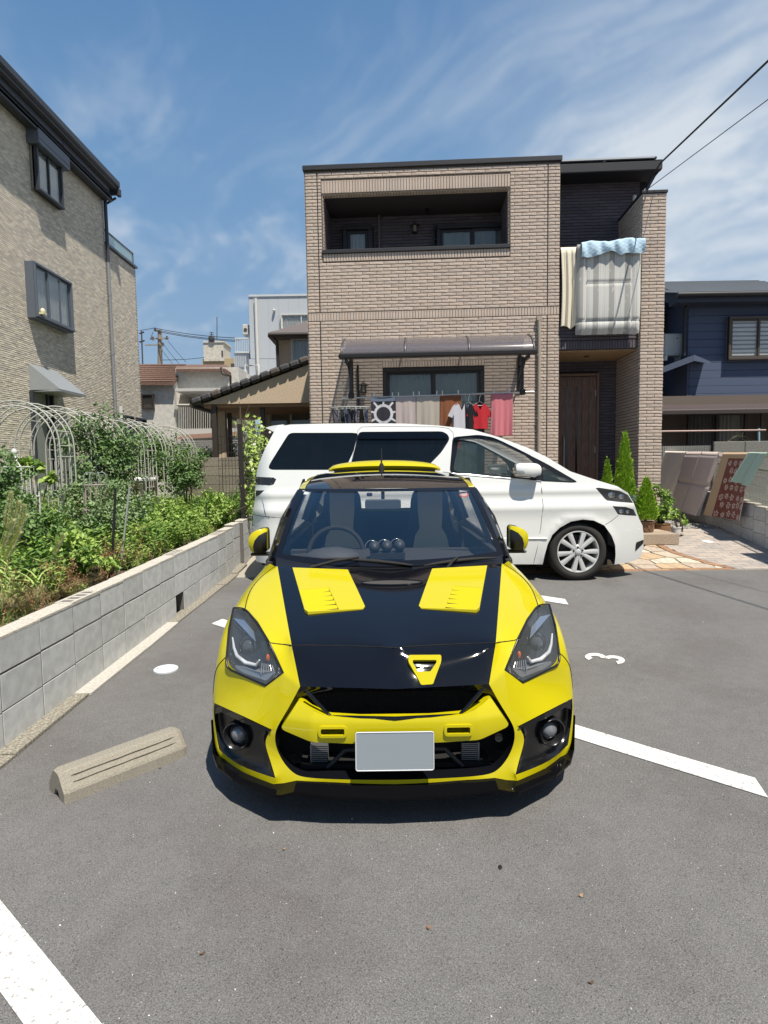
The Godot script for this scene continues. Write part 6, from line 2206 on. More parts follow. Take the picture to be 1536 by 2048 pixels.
# one Catmull-Clark step; edges with one face or marked sharp keep their line
func subdivide(m: Dictionary) -> Dictionary:
	var v: Array = m.v
	var faces: Array = m.f
	var edges := {}
	var nv: Array = []
	var fp := []
	var vf := {}
	for fi in faces.size():
		var f: Array = faces[fi]
		var c := Vector3.ZERO
		for i in f: c += v[i]
		fp.append(c / f.size())
		for k in f.size():
			var key := ekey(f[k], f[(k + 1) % f.size()])
			if not edges.has(key): edges[key] = [f[k], f[(k + 1) % f.size()], []]
			edges[key][2].append(fi)
			if not vf.has(f[k]): vf[f[k]] = []
			vf[f[k]].append(fi)
	var hard := {}      # vertex -> other ends of its hard edges
	var mids := {}
	for key in edges:
		var e: Array = edges[key]
		var mid: Vector3 = (v[e[0]] + v[e[1]]) * 0.5
		for s in 2:
			if not mids.has(e[s]): mids[e[s]] = []
			mids[e[s]].append(mid)
		if e[2].size() == 1 or m.sharp.has(key):
			for s in 2:
				if not hard.has(e[s]): hard[e[s]] = []
				hard[e[s]].append(e[1 - s])
	for i in v.size():
		if not vf.has(i):
			nv.append(v[i])
			continue
		if m.corner.has(i): nv.append(v[i])
		elif hard.has(i) and hard[i].size() >= 2:
			if hard[i].size() == 2: nv.append(v[i] * 0.75 + (v[hard[i][0]] + v[hard[i][1]]) * 0.125)
			else: nv.append(v[i])
		else:
			var n: float = mids[i].size()
			var F := Vector3.ZERO
			for fi in vf[i]: F += fp[fi] / vf[i].size()
			var R := Vector3.ZERO
			for q in mids[i]: R += q / n
			nv.append((F + R * 2.0 + v[i] * (n - 3.0)) / n)
	var fbase := nv.size()
	nv.append_array(fp)
	var eidx := {}
	var sharp := {}
	for key in edges:
		var e: Array = edges[key]
		eidx[key] = nv.size()
		if e[2].size() == 1 or m.sharp.has(key): nv.append((v[e[0]] + v[e[1]]) * 0.5)
		else: nv.append((v[e[0]] + v[e[1]] + fp[e[2][0]] + fp[e[2][1]]) * 0.25)
		if m.sharp.has(key):
			sharp[ekey(e[0], eidx[key])] = true; sharp[ekey(e[1], eidx[key])] = true
	var nf := []; var nt := []
	for fi in faces.size():
		var f: Array = faces[fi]
		for k in f.size():
			nf.append([f[k], eidx[ekey(f[k], f[(k + 1) % f.size()])], fbase + fi, eidx[ekey(f[(k + f.size() - 1) % f.size()], f[k])]])
			nt.append(m.t[fi])
	return {"v": nv, "f": nf, "t": nt, "sharp": sharp, "corner": m.corner}


# turns a cage into one Geo for each part; faces are turned to look away from 'inside'
func cage_geo(m: Dictionary, inside: Vector3, keep := "") -> Dictionary:
	var v: Array = m.v
	var fn := []
	var vf := {}
	for fi in m.f.size():
		var f: Array = m.f[fi]
		var n: Vector3 = (v[f[2]] - v[f[0]]).cross(v[f[3]] - v[f[1]]).normalized()
		var c: Vector3 = (v[f[0]] + v[f[1]] + v[f[2]] + v[f[3]]) * 0.25
		if n.dot(c - inside) < 0.0: n = -n
		fn.append(n)
		for i in f:
			if not vf.has(i): vf[i] = []
			vf[i].append(fi)
	var out := {}
	for fi in m.f.size():
		var t: String = m.t[fi]
		if not out.has(t): out[t] = Geo.new()
		var f: Array = m.f[fi]
		var N := []
		for i in f:
			var s := Vector3.ZERO
			for fj in vf[i]:
				if fn[fj].dot(fn[fi]) > 0.72: s += fn[fj]
			N.append(s.normalized())
		out[t].squad(v[f[0]], v[f[1]], v[f[2]], v[f[3]], N[0], N[1], N[2], N[3])
	return out


func mirror_cage(parts: Array, levels: int) -> Dictionary:
	var v := []
	var n := CAR_V.size() / 3
	for i in n: v.append(V(CAR_V[i * 3], CAR_V[i * 3 + 1], CAR_V[i * 3 + 2]))
	var mir := []
	for i in n:
		if absf(v[i].x) < 1e-5: mir.append(i)
		else:
			mir.append(v.size())
			v.append(V(-v[i].x, v[i].y, v[i].z))
	var f := []; var t := []
	for p in parts:
		for q in CAR_F[p]:
			f.append(q.duplicate()); t.append(p)
			var r := []
			for i in q: r.append(mir[i])
			r.reverse()
			f.append(r); t.append(p)
	var m := {"v": v, "f": f, "t": t, "sharp": {}, "corner": {}}
	for e in CAR_SHARP:
		m.sharp[ekey(e[0], e[1])] = true; m.sharp[ekey(mir[e[0]], mir[e[1]])] = true
	for i in CAR_CORNER:
		m.corner[i] = true; m.corner[mir[i]] = true
	for k in levels: m = subdivide(m)
	return m


# loop of cage vertices as a mesh of its own: rings shrink towards the middle and sink by depth
func loop_cage(name_: String, side: float, rings: Array, levels: int) -> Dictionary:
	var ids: Array = CAR_F[name_][0]
	var v := []
	for i in ids: v.append(V(CAR_V[i * 3] * side, CAR_V[i * 3 + 1], CAR_V[i * 3 + 2]))
	var n := ids.size()
	var c := Vector3.ZERO
	for p in v: c += p / n
	var corner := {}
	for k in n:
		if ids[k] in CAR_CORNER: corner[k] = true
	var f := []; var t := []
	var base := 0
	for r in rings:
		for k in n: v.append(c + (v[k] - c) * r[0] + V(-side * 0.0, 0, r[1]))
		for k in n:
			f.append([base + k, base + (k + 1) % n, base + n + (k + 1) % n, base + n + k]); t.append("wall")
		base += n
	var last := []
	for k in n: last.append(base + k)
	f.append(last); t.append("floor")
	var m := {"v": v, "f": f, "t": t, "sharp": {}, "corner": corner}
	for k in levels: m = subdivide(m)
	return m


func car_local(x: float, y: float, z: float) -> Vector3:   # photo pixel at depth z in the car's own axes
	var inv := car.transform.affine_inverse()
	var c := inv * V(0, 1.52, 0)
	var d := inv * px(x, y, 2.0) - c
	return c + d * ((z - c.z) / d.z)


func car_hit(x: float, y: float, parts: Array) -> Vector3:   # where the ray of a photo pixel meets the body
	var inv := car.transform.affine_inverse()
	var c := inv * V(0, 1.52, 0)
	var d := (inv * px(x, y, 2.0) - c).normalized()
	var best := Vector3.ZERO; var bd := 1e9
	for p in parts:
		var a: PackedVector3Array = car_tris[p]
		for i in range(0, a.size(), 3):
			var h = Geometry3D.ray_intersects_triangle(c, d, a[i], a[i + 1], a[i + 2])
			if h != null and c.distance_to(h) < bd:
				bd = c.distance_to(h); best = h
	return best


func build_hatchback() -> void:
	car = thing("hatchback", "yellow hatchback with black bonnet stripe and roof, facing out nose first", "car", CAR_AT, 0.0)
	car.basis = Basis(V(0, 1, 0), 0.008) * Basis(V(0, 0, 1), -0.006)
	var yellow := paint("car_yellow", lin(0.5, 0.435, 0.004), 0.35)
	yellow.metallic_specular = 0.15
	var gloss := mat("car_black", lin(0.005, 0.0055, 0.008), 0.035)
	var satin := mat("satin_black", lin(0.009, 0.009, 0.01), 0.32)
	var matte := mat("matte_black", lin(0.01, 0.01, 0.01), 0.8)
	var dark := mat("gap_black", lin(0.004, 0.004, 0.004), 0.9)
	var chrome := mat("chrome", lin(0.62, 0.63, 0.65), 0.12, 1.0)
	var body := mirror_cage(["hood_stripe", "hood", "nose_stripe", "front_bumper", "fender", "door", "rear_body"], 3)
	var geos := cage_geo(body, V(0, 0.45, -1.9))
	for k in geos:
		car_tris[k] = geos[k].v
		obj({"hood_stripe": "bonnet_stripe", "hood": "bonnet", "nose_stripe": "nose_stripe"}.get(k, k), geos[k], gloss if k in ["hood_stripe", "nose_stripe"] else yellow, car)
	# panel gaps where two parts of the body meet
	var pairs := {"hood_stripe|nose_stripe": 1, "front_bumper|hood": 1, "fender|hood": 1, "fender|front_bumper": 1, "door|fender": 1, "hood_stripe|front_bumper": 1}
	var ed := {}
	for fi in body.f.size():
		var f: Array = body.f[fi]
		for k in 4:
			var key := ekey(f[k], f[(k + 1) % 4])
			if not ed.has(key): ed[key] = []
			ed[key].append(fi)
	var gap := Geo.new()
	for key in ed:
		if ed[key].size() != 2: continue
		var a: String = body.t[ed[key][0]]; var b: String = body.t[ed[key][1]]
		if a == b or not (pairs.has(a + "|" + b) or pairs.has(b + "|" + a)): continue
		gap.tube([body.v[key / 100000], body.v[key % 100000]], 0.0028, 5, false)
	obj("panel_gap", gap, dark, car)
	# ---- grille frame and everything in the mouth
	var fr := cage_geo(mirror_cage(["grille_frame"], 3), V(0, 0.35, -0.6))
	obj("grille_frame", fr["grille_frame"], gloss, car)
	var g := Geo.new()
	g.box(V(0, 0.36, -0.36), V(1.1, 0.44, 0.02)); g.box(V(0, 0.565, -0.24), V(0.72, 0.02, 0.25)); g.box(V(0, 0.175, -0.24), V(0.85, 0.02, 0.22))
	for s in [-1.0, 1.0]: g.box(V(s * 0.545, 0.34, -0.28), V(0.02, 0.36, 0.16))
	obj("mouth", g, matte, car)
	# upper mesh with its slanted frame
	g = Geo.new()
	var fl := [car_local(613, 1382, -0.045), car_local(662, 1434, -0.03), car_local(787, 1437, -0.005)]
	var path := [fl[0], fl[1], V(0, fl[2].y, fl[2].z), V(-fl[1].x, fl[1].y, fl[1].z), V(-fl[0].x, fl[0].y, fl[0].z)]
	g.tube(path, 0.009, 8)
	obj("upper_grille_frame", g, gloss, car)
	g = Geo.new()
	for k in 46:
		var x := -0.37 + k * 0.0165
		g.tube([V(x, fl[1].y - 0.005, -0.12), V(x, 0.555, -0.12)], 0.0012, 4, false)
	for k in 8: g.tube([V(-0.38, fl[1].y + 0.006 + k * 0.0165, -0.121), V(0.38, fl[1].y + 0.006 + k * 0.0165, -0.121)], 0.0012, 4, false)
	obj("upper_mesh", g, dark, car)
	# yellow crossbar with two slots
	var bar := PackedVector2Array()
	var top := [[594, 1411], [616, 1422], [656, 1436], [720, 1439]]
	var bot := [[559, 1463], [563, 1469], [619, 1484], [707, 1487]]
	var L := []
	for q in bot: L.append(car_local(q[0], q[1], 0.0))
	for q in [[720, 1439], [656, 1436], [616, 1422], [594, 1411]]: L.append(car_local(q[0], q[1], 0.0))
	var left_half := []
	for p in L: left_half.append(Vector2(p.x, p.y))
	# order: bottom from the middle outwards, then back along the top
	var half := [left_half[3], left_half[2], left_half[1], left_half[0], left_half[7], left_half[6], left_half[5], left_half[4]]
	for q in half: bar.append(q)
	for k in range(7, -1, -1): bar.append(Vector2(-half[k].x, half[k].y))
	var bar_f := func(p: Vector2) -> Vector3:
		var w := maxf(absf(p.x) - 0.345, 0.0)
		return V(p.x, p.y, 0.006 - 0.32 * w - 0.02 * p.x * p.x - 1.6 * pow(p.y - 0.39, 2.0) - 0.25 * maxf(p.y - 0.43, 0.0))
	var slots := []
	for sd in [-1.0, 1.0]:
		var c0 := car_local(642, 1456, 0.0); var c1 := car_local(689, 1468, 0.0)
		var rr := rounded(rect(sd * c0.x if sd > 0 else c1.x, c1.y, sd * c1.x if sd > 0 else c0.x, c0.y), 0.006)
		if sd < 0: rr = rounded(rect(c0.x, c1.y, c1.x, c0.y), 0.006)
		else: rr = rounded(rect(-c1.x, c1.y, -c0.x, c0.y), 0.006)
		slots.append(rr)
	# the wings stand further back, so their outline is scaled to the same rays
	var barp := rounded(bar, 0.012)
	g = Geo.new()
	g.patch(barp, slots, 0.03, bar_f, 1.0)
	g.rim(barp, bar_f, V(0, 0.0, -0.05))
	for q in slots: g.rim(q, bar_f, V(0, 0, -0.06))
	obj("crossbar", g, yellow, car)
	for q in slots:
		g = Geo.new()
		var outer: PackedVector2Array = Geometry2D.offset_polygon(q, 0.011, Geometry2D.JOIN_ROUND)[0]
		var up := func(p: Vector2) -> Vector3: return bar_f.call(p) + V(0, 0, 0.009)
		g.patch(outer, [q], 0.02, up, 1.0); g.rim(outer, up, V(0, 0, -0.012)); g.rim(q, up, V(0, 0, -0.03))
		obj("slot_surround", g, yellow, car)
	g = Geo.new()
	g.lathe([Vector2(0.0, 0), Vector2(0.014, 0), Vector2(0.017, 0.003), Vector2(0.017, -0.004)], 16, Transform3D(Basis(V(1, 0, 0), PI * 0.5), bar_f.call(Vector2(0.445, 0.345)) + V(0, 0, 0.001)))
	obj("tow_eye_hole", g, dark, car)
	# intercooler fins and struts behind the lower opening
	for sd in [-1.0, 1.0]:
		g = Geo.new()
		var c0 := car_local(622, 1488, -0.16); var c1 := car_local(657, 1530, -0.16)
		for k in 11: g.box(V(sd * -(c0.x + c1.x) * 0.5, lerpf(c0.y, c1.y, (k + 0.5) / 11.0), -0.165), V(absf(c1.x - c0.x), 0.0045, 0.03))
		g.box(V(sd * -c0.x, (c0.y + c1.y) * 0.5, -0.165), V(0.006, absf(c0.y - c1.y), 0.035))
		obj("intercooler_fins", g, mat("fin_alu", lin(0.3, 0.31, 0.33), 0.45, 0.8), car)
		g = Geo.new()
		var s0 := car_local(655, 1536, -0.12); var s1 := car_local(690, 1500, -0.12)
		g.tube([V(sd * -s0.x, s0.y, -0.12), V(sd * -s1.x, s1.y, -0.12), V(sd * 0.12, s1.y + 0.004, -0.12)], 0.011, 6)
		obj("intake_strut", g, mat("strut_grey", lin(0.03, 0.03, 0.032), 0.6), car)
	# ---- number plate, blank
	var pl := Node3D.new(); pl.name = "number_plate"; car.add_child(pl, true)
	var pc := car_local(789.5, 1502, 0.03)
	g = Geo.new()
	g.prism(rounded(rect(-0.165, -0.0825, 0.165, 0.0825), 0.01), 0.004, Transform3D(Basis(V(1, 0, 0), -0.06), pc), 0.0012)
	obj("plate", g, mat("plate_grey", lin(0.25, 0.29, 0.325), 0.6), pl)
	g = Geo.new()
	var rimp := rounded(rect(-0.163, -0.0805, 0.163, 0.0805), 0.009)
	var rp := []
	for q in rimp: rp.append(Transform3D(Basis(V(1, 0, 0), -0.06), pc) * V(q.x, q.y, 0.004))
	rp.append(rp[0])
	g.tube(rp, 0.0025, 6, false)
	obj("plate_rim", g, mat("plate_white", lin(0.6, 0.61, 0.63), 0.5), pl)
	g = Geo.new()
	g.box(pc + V(0, -0.01, -0.018), V(0.24, 0.15, 0.03))
	obj("plate_bracket", g, matte, pl)
	# ---- lip spoiler
	g = Geo.new()
	var tp := []; var ep := []
	for i in CAR_F["lip_top"][0]: tp.append(V(CAR_V[i * 3], CAR_V[i * 3 + 1] + 0.004, CAR_V[i * 3 + 2] - 0.004))
	for i in CAR_F["lip_edge"][0]: ep.append(V(CAR_V[i * 3], CAR_V[i * 3 + 1], CAR_V[i * 3 + 2]))
	var T: Array = [V(-0.873, 0.30, -0.36)] + tp
	for sd in [-1.0, 1.0]:
		var sc := V(-sd, 1, 1)
		for k in T.size() - 1:
			var a: Vector3 = T[k] * sc; var b: Vector3 = T[k + 1] * sc; var c: Vector3 = ep[k + 1] * sc; var d: Vector3 = ep[k] * sc
			var th := V(0, -0.012, 0)
			var qd := [[a, b, c, d], [d, c, c + th, d + th], [d + th, c + th, c + V(0, 0.0, -0.25), d + V(0, 0.0, -0.25)]]
			for q in qd:
				if sd > 0: g.quad(q[0], q[1], q[2], q[3])
				else: g.quad(q[3], q[2], q[1], q[0])
	var lip_m := mat("lip_black", lin(0.004, 0.004, 0.005), 0.08)
	lip_m.metallic_specular = 0.22
	obj("lip_spoiler", g, lip_m, car)
	build_car_lamps(yellow, gloss, satin, chrome)
	build_car_hood(yellow, gloss, dark)
	build_car_cabin(yellow, gloss, satin, matte)
	# ---- wheels and underside
	for s in [-1.0, 1.0]:
		for z in [-0.76, -3.21]:
			wheel(car, V(s * 0.735, 0.305, z), V(s, 0, 0), 0.305, 0.225, 0.2, mat("alloy_dark", lin(0.08, 0.08, 0.085), 0.3, 0.8))
	g = Geo.new()
	g.box(V(0, 0.24, -1.95), V(1.3, 0.12, 3.4)); g.box(V(0, 0.42, -0.76), V(1.2, 0.5, 0.75)); g.box(V(0, 0.42, -3.21), V(1.2, 0.5, 0.75)); g.box(V(0, 0.2, -0.42), V(1.2, 0.1, 0.2))
	obj("underbody", g, mat("under_black", lin(0.01, 0.01, 0.01), 0.9), car)


func build_car_lamps(yellow: Material, gloss: Material, satin: Material, chrome: Material) -> void:
	for sd in [1.0, -1.0]:
		# headlight: sunken housing, projector, light guide, clear cover
		var hl := Node3D.new(); hl.name = "headlight"; car.add_child(hl, true)
		var inside := V(sd * -0.3, 0.55, -0.8)
		var hm := loop_cage("headlight", sd, [[0.97, -0.035], [0.9, -0.075]], 2)
		var hg := cage_geo(hm, inside)
		var all := Geo.new()
		for k in hg:
			all.v.append_array(hg[k].v); all.n.append_array(hg[k].n)
		obj("housing", all, mat("lamp_interior", lin(0.07, 0.075, 0.085), 0.14, 0.8), hl)
		var lm := cage_geo(loop_cage("headlight", sd, [[0.8, 0.004]], 2), inside)
		all = Geo.new()
		for k in lm:
			all.v.append_array(lm[k].v); all.n.append_array(lm[k].n)
		obj("lens", all, glass("lamp_lens", Color(0.5, 0.52, 0.52), 0.16), hl)
		var at := func(x: float, y: float, z: float) -> Vector3:
			var p := car_local(x, y, z)
			return V(p.x * sd, p.y, p.z)
		var g := Geo.new()
		# black rubber line round the lens
		var rubber := []
		var hm0 := loop_cage("headlight", sd, [[0.8, 0.004]], 0)
		for k in 10: rubber.append(hm0.v[k % 9])
		var cv := Curve3D.new()
		for k in 9:
			var tg: Vector3 = (rubber[k + 1] - rubber[(k + 8) % 9]) * (0.0 if k in [0, 1, 2, 6] else 0.14)
			cv.add_point(rubber[k], -tg, tg)
		cv.add_point(rubber[0])
		var rl: Array = Array(cv.tessellate(3))
		var rg := Geo.new()
		rg.tube(rl, 0.0055, 6, false)
		obj("lens_seal", rg, satin, hl)
		# light guide: bright L-shaped blade
		var ge := [[465, 1275, -0.40], [468, 1296, -0.36], [474, 1312, -0.32], [492, 1326, -0.26], [513, 1330, -0.21], [519, 1320, -0.20]]
		var pts := []
		for q in ge: pts.append(at.call(q[0], q[1], q[2]))
		g.tube(pts, [0.004, 0.007, 0.009, 0.01, 0.008, 0.004], 8)
		obj("light_guide", g, mat("guide_clear", lin(0.78, 0.8, 0.82), 0.15, 0.4), hl)
		g = Geo.new()
		var pc: Vector3 = at.call(498, 1294, -0.36)
		var look := (V(0, 0.1, 1.0)).normalized()
		var bs := Basis(V(0, 1, 0).cross(look).normalized(), look, V(0, 1, 0).cross(look).normalized().cross(look))
		g.lathe([Vector2(0.0, 0.022), Vector2(0.018, 0.018), Vector2(0.032, 0.004), Vector2(0.036, -0.01)], 24, Transform3D(bs, pc))
		obj("projector_lens", g, mat("projector_glass", lin(0.05, 0.06, 0.075), 0.03), hl)
		g = Geo.new()
		g.lathe([Vector2(0.036, -0.004), Vector2(0.042, 0.002), Vector2(0.048, -0.006), Vector2(0.056, -0.03)], 24, Transform3D(bs, pc))
		obj("projector_ring", g, mat("ring_chrome", lin(0.25, 0.26, 0.28), 0.15, 1.0), hl)
		# bright bezel plate around the projector and brow plate above it
		g = Geo.new()
		var brow := [at.call(466, 1236, -0.5), at.call(488, 1240, -0.46), at.call(507, 1262, -0.38), at.call(512, 1284, -0.31), at.call(497, 1270, -0.42), at.call(478, 1256, -0.47)]
		for k in range(1, 5): g.ftri(brow[0], brow[k], brow[k + 1])
		obj("brow_reflector", g, mat("brow_blue", lin(0.3, 0.36, 0.44), 0.18, 0.7), hl)
		# indicator bowl at the inner tip
		g = Geo.new()
		for k in 6:
			var t := k / 5.0
			var a: Vector3 = at.call(lerpf(524, 544, t), lerpf(1326, 1330, t), -0.2); var b: Vector3 = at.call(lerpf(522, 548, t), lerpf(1348, 1342, t), -0.18)
			g.tube([a, b], 0.003, 5)
		obj("indicator_ribs", g, mat("rib_silver", lin(0.5, 0.5, 0.5), 0.2, 0.8), hl)
		g = Geo.new()
		g.ball(at.call(536, 1316, -0.215), V(0.009, 0.018, 0.008), 8, 12)
		obj("indicator_bulb", g, mat("amber_plastic", lin(0.55, 0.11, 0.03), 0.3), hl)
		g = Geo.new()
		var bt := [at.call(470, 1330, -0.285), at.call(520, 1345, -0.19), at.call(552, 1343, -0.165), at.call(533, 1362, -0.165), at.call(470, 1340, -0.275)]
		for k in range(1, 4): g.ftri(bt[0], bt[k], bt[k + 1])
		obj("lower_reflector", g, mat("reflector_grey", lin(0.35, 0.36, 0.38), 0.2, 0.7), hl)
		# fog lamp recess
		var fr := cage_geo(loop_cage("fog_recess", sd, [[0.93, -0.028], [0.82, -0.045]], 2), V(sd * -0.3, 0.3, -0.8))
		all = Geo.new()
		for k in fr:
			all.v.append_array(fr[k].v); all.n.append_array(fr[k].n)
		obj("fog_lamp_recess", all, mat("recess_black", lin(0.006, 0.006, 0.007), 0.22), car)
		# glossy brow blade over the recess
		g = Geo.new()
		var t0: Vector3 = at.call(430, 1409, -0.315); var t1: Vector3 = at.call(446, 1411, -0.275); var t2: Vector3 = at.call(488, 1435, -0.15); var t3: Vector3 = at.call(543, 1460, -0.078)
		var lowr := [at.call(430, 1428, -0.325), at.call(443, 1424, -0.28), at.call(487, 1446, -0.155), at.call(541, 1464, -0.08)]
		var upr := [t0, t1, t2, t3]
		for k in 3:
			var q := [upr[k], lowr[k], lowr[k + 1], upr[k + 1]]
			var th := V(0, 0, -0.06)
			if sd > 0:
				g.quad(q[0], q[1], q[2], q[3]); g.quad(q[1], q[1] + th, q[2] + th, q[2])
			else:
				g.quad(q[3], q[2], q[1], q[0]); g.quad(q[2], q[2] + th, q[1] + th, q[1])
		obj("fog_lamp_blade", g, gloss, car)
		var fg := Node3D.new(); fg.name = "fog_lamp"; car.add_child(fg, true)
		var fc: Vector3 = at.call(472, 1473, -0.215)
		var fl := V(-0.25 * sd, 0.0, 1.0).normalized()
		var fb := Basis(V(0, 1, 0).cross(fl).normalized(), fl, V(0, 1, 0).cross(fl).normalized().cross(fl))
		g = Geo.new()
		g.lathe([Vector2(0.066, -0.05), Vector2(0.066, 0.0), Vector2(0.061, 0.006), Vector2(0.056, 0.0), Vector2(0.046, -0.03), Vector2(0.036, -0.035)], 30, Transform3D(fb, fc))
		obj("bezel", g, mat("bezel_black", lin(0.012, 0.012, 0.013), 0.25), fg)
		g = Geo.new()
		g.lathe([Vector2(0.0, 0.0), Vector2(0.018, -0.003), Vector2(0.032, -0.012), Vector2(0.038, -0.028)], 24, Transform3D(fb, fc))
		obj("lens", g, mat("fog_glass", lin(0.2, 0.21, 0.23), 0.04, 0.3), fg)


func build_car_hood(yellow: Material, gloss: Material, dark: Material) -> void:
	var hp := ["hood_stripe", "hood", "nose_stripe"]
	# hood vents: raised yellow panels with louvres, traced on the left and mirrored
	var out := [[585, 1138], [640, 1140], [695.6, 1142], [713, 1178], [730, 1214], [726, 1219], [670, 1224], [616, 1229], [609, 1224], [597, 1181]]
	var P := []
	for q in out: P.append(car_hit(q[0], q[1], hp))
	var lo := [[598, 1185], [657, 1178], [678, 1222], [617, 1226]]
	var Q := []
	for q in lo: Q.append(car_hit(q[0], q[1], hp))
	var lift := V(0, 0.012, 0.004)
	for sd in [1.0, -1.0]:
		var vent := Node3D.new(); vent.name = "bonnet_vent"; car.add_child(vent, true)
		var sc := V(sd, 1, 1)
		var outline := PackedVector2Array()
		for p in P: outline.append(Vector2(p.x * sd, p.z))
		var hole := PackedVector2Array()
		for p in Q: hole.append(Vector2(p.x * sd, p.z))
		# height of the bonnet by a plane through three far points of the panel, good to a few millimetres
		var a: Vector3 = P[0] * sc; var b: Vector3 = P[2] * sc; var c: Vector3 = P[6] * sc
		var nrm := (b - a).cross(c - a).normalized()
		var f := func(p: Vector2) -> Vector3: return V(p.x, a.y - (nrm.x * (p.x - a.x) + nrm.z * (p.y - a.z)) / nrm.y + 0.009, p.y)
		var g := Geo.new()
		g.patch(outline, [hole], 0.08, f, 1.0)
		g.rim(outline, f, V(0, -0.03, 0)); g.rim(hole, f, V(0, -0.03, 0))
		obj("vent_panel", g, yellow, vent)
		g = Geo.new()
		for k in 5:
			var t0 := k / 5.0; var t1 := (k + 0.93) / 5.0
			var l0: Vector3 = f.call(hole[0].lerp(hole[3], t0)); var r0: Vector3 = f.call(hole[1].lerp(hole[2], t0))
			var l1: Vector3 = f.call(hole[0].lerp(hole[3], t1)); var r1: Vector3 = f.call(hole[1].lerp(hole[2], t1))
			var dn := V(0, -0.017, 0)
			var pts := [l0 + V(0, -0.001, 0), r0 + V(0, -0.001, 0), r1 + dn, l1 + dn]
			var th := V(0, -0.004, 0)
			var gl := Geo.new()
			if sd > 0:
				gl.quad(pts[3], pts[2], pts[1], pts[0]); gl.quad(pts[3], pts[3] + th, pts[2] + th, pts[2])
			else:
				gl.quad(pts[0], pts[1], pts[2], pts[3]); gl.quad(pts[2], pts[2] + th, pts[3] + th, pts[3])
			gl.quad(pts[1] + th, pts[2] + th, pts[3] + th, pts[0] + th)
			obj("louvre", gl, yellow, vent)
		g = Geo.new()
		var fl := func(p: Vector2) -> Vector3: return f.call(p) + V(0, -0.028, 0)
		g.patch(hole, [], 0.1, fl, 1.0)
		obj("vent_floor", g, yellow, vent)
	# oval vent in the middle of the bonnet
	var g := Geo.new()
	var cen := car_hit(783.5, 1166, hp)
	var ex := car_hit(845, 1166, hp); var ey := car_hit(783.5, 1161, hp)
	var rx := absf(ex.x - cen.x); var rz := absf(ey.z - cen.z)
	var slope := (ey.y - cen.y) / (ey.z - cen.z)
	var ring := []
	for k in 33:
		var a := TAU * k / 32
		ring.append(cen + V(cos(a) * rx, sin(a) * rz * slope + 0.003, sin(a) * rz))
	g.tube(ring, 0.005, 6, false)
	obj("bonnet_duct_ring", g, gloss, car)
	g = Geo.new()
	for k in 32: g.ftri(cen + V(0, 0.003, 0), ring[k + 1], ring[k])
	obj("bonnet_duct_mesh", g, mat("duct_mesh", lin(0.05, 0.045, 0.04), 0.7), car)
	# yellow scoop on the nose
	var so := [[815.5, 1315], [880.5, 1315], [881, 1327], [868, 1362], [866, 1369], [842, 1370], [838, 1362], [815.5, 1327]]
	var si := [[825, 1324], [871, 1324], [872, 1328], [860, 1345], [835, 1345], [824, 1328]]
	var c := car_hit(848, 1340, hp); var ux := (car_hit(880, 1340, hp) - car_hit(816, 1340, hp)).normalized()
	var uy := (car_hit(848, 1320, hp) - car_hit(848, 1362, hp)).normalized()
	var uz := ux.cross(uy).normalized()
	uy = uz.cross(ux)
	var xf := Transform3D(Basis(ux, uy, uz), c)
	var pl := PackedVector2Array(); var hl := PackedVector2Array()
	for q in so:
		var p := xf.affine_inverse() * car_hit(q[0], q[1], hp); pl.append(Vector2(p.x, p.y))
	for q in si:
		var p := xf.affine_inverse() * car_hit(q[0], q[1], hp); hl.append(Vector2(p.x, p.y))
	pl = rounded(pl, 0.008); hl = rounded(hl, 0.005)
	var sf := func(p: Vector2) -> Vector3: return xf * V(p.x, p.y, 0.014 + p.y * 0.2)
	var scoop := Node3D.new(); scoop.name = "nose_scoop"; car.add_child(scoop, true)
	g = Geo.new()
	g.patch(pl, [hl], 0.03, sf, 1.0); g.rim(pl, sf, -uz * 0.03); g.rim(hl, sf, -uz * 0.016)
	obj("scoop_frame", g, yellow, scoop)
	g = Geo.new()
	var inner := func(p: Vector2) -> Vector3: return xf * V(p.x, p.y, 0.006 - (p.y + 0.03) * 0.45)
	g.patch(hl, [], 0.03, inner, 1.0)
	obj("scoop_floor", g, yellow, scoop)
	g = Geo.new()
	var hh := [[831, 1333], [865, 1333], [858, 1342], [837, 1342]]
	var h2 := PackedVector2Array()
	for q in hh:
		var p := xf.affine_inverse() * car_hit(q[0], q[1], hp); h2.append(Vector2(p.x, p.y))
	g.prism(h2, 0.002, xf * Transform3D(Basis(V(1, 0, 0), 0.42), V(0, 0, -0.0045)))
	obj("scoop_mouth", g, dark, scoop)


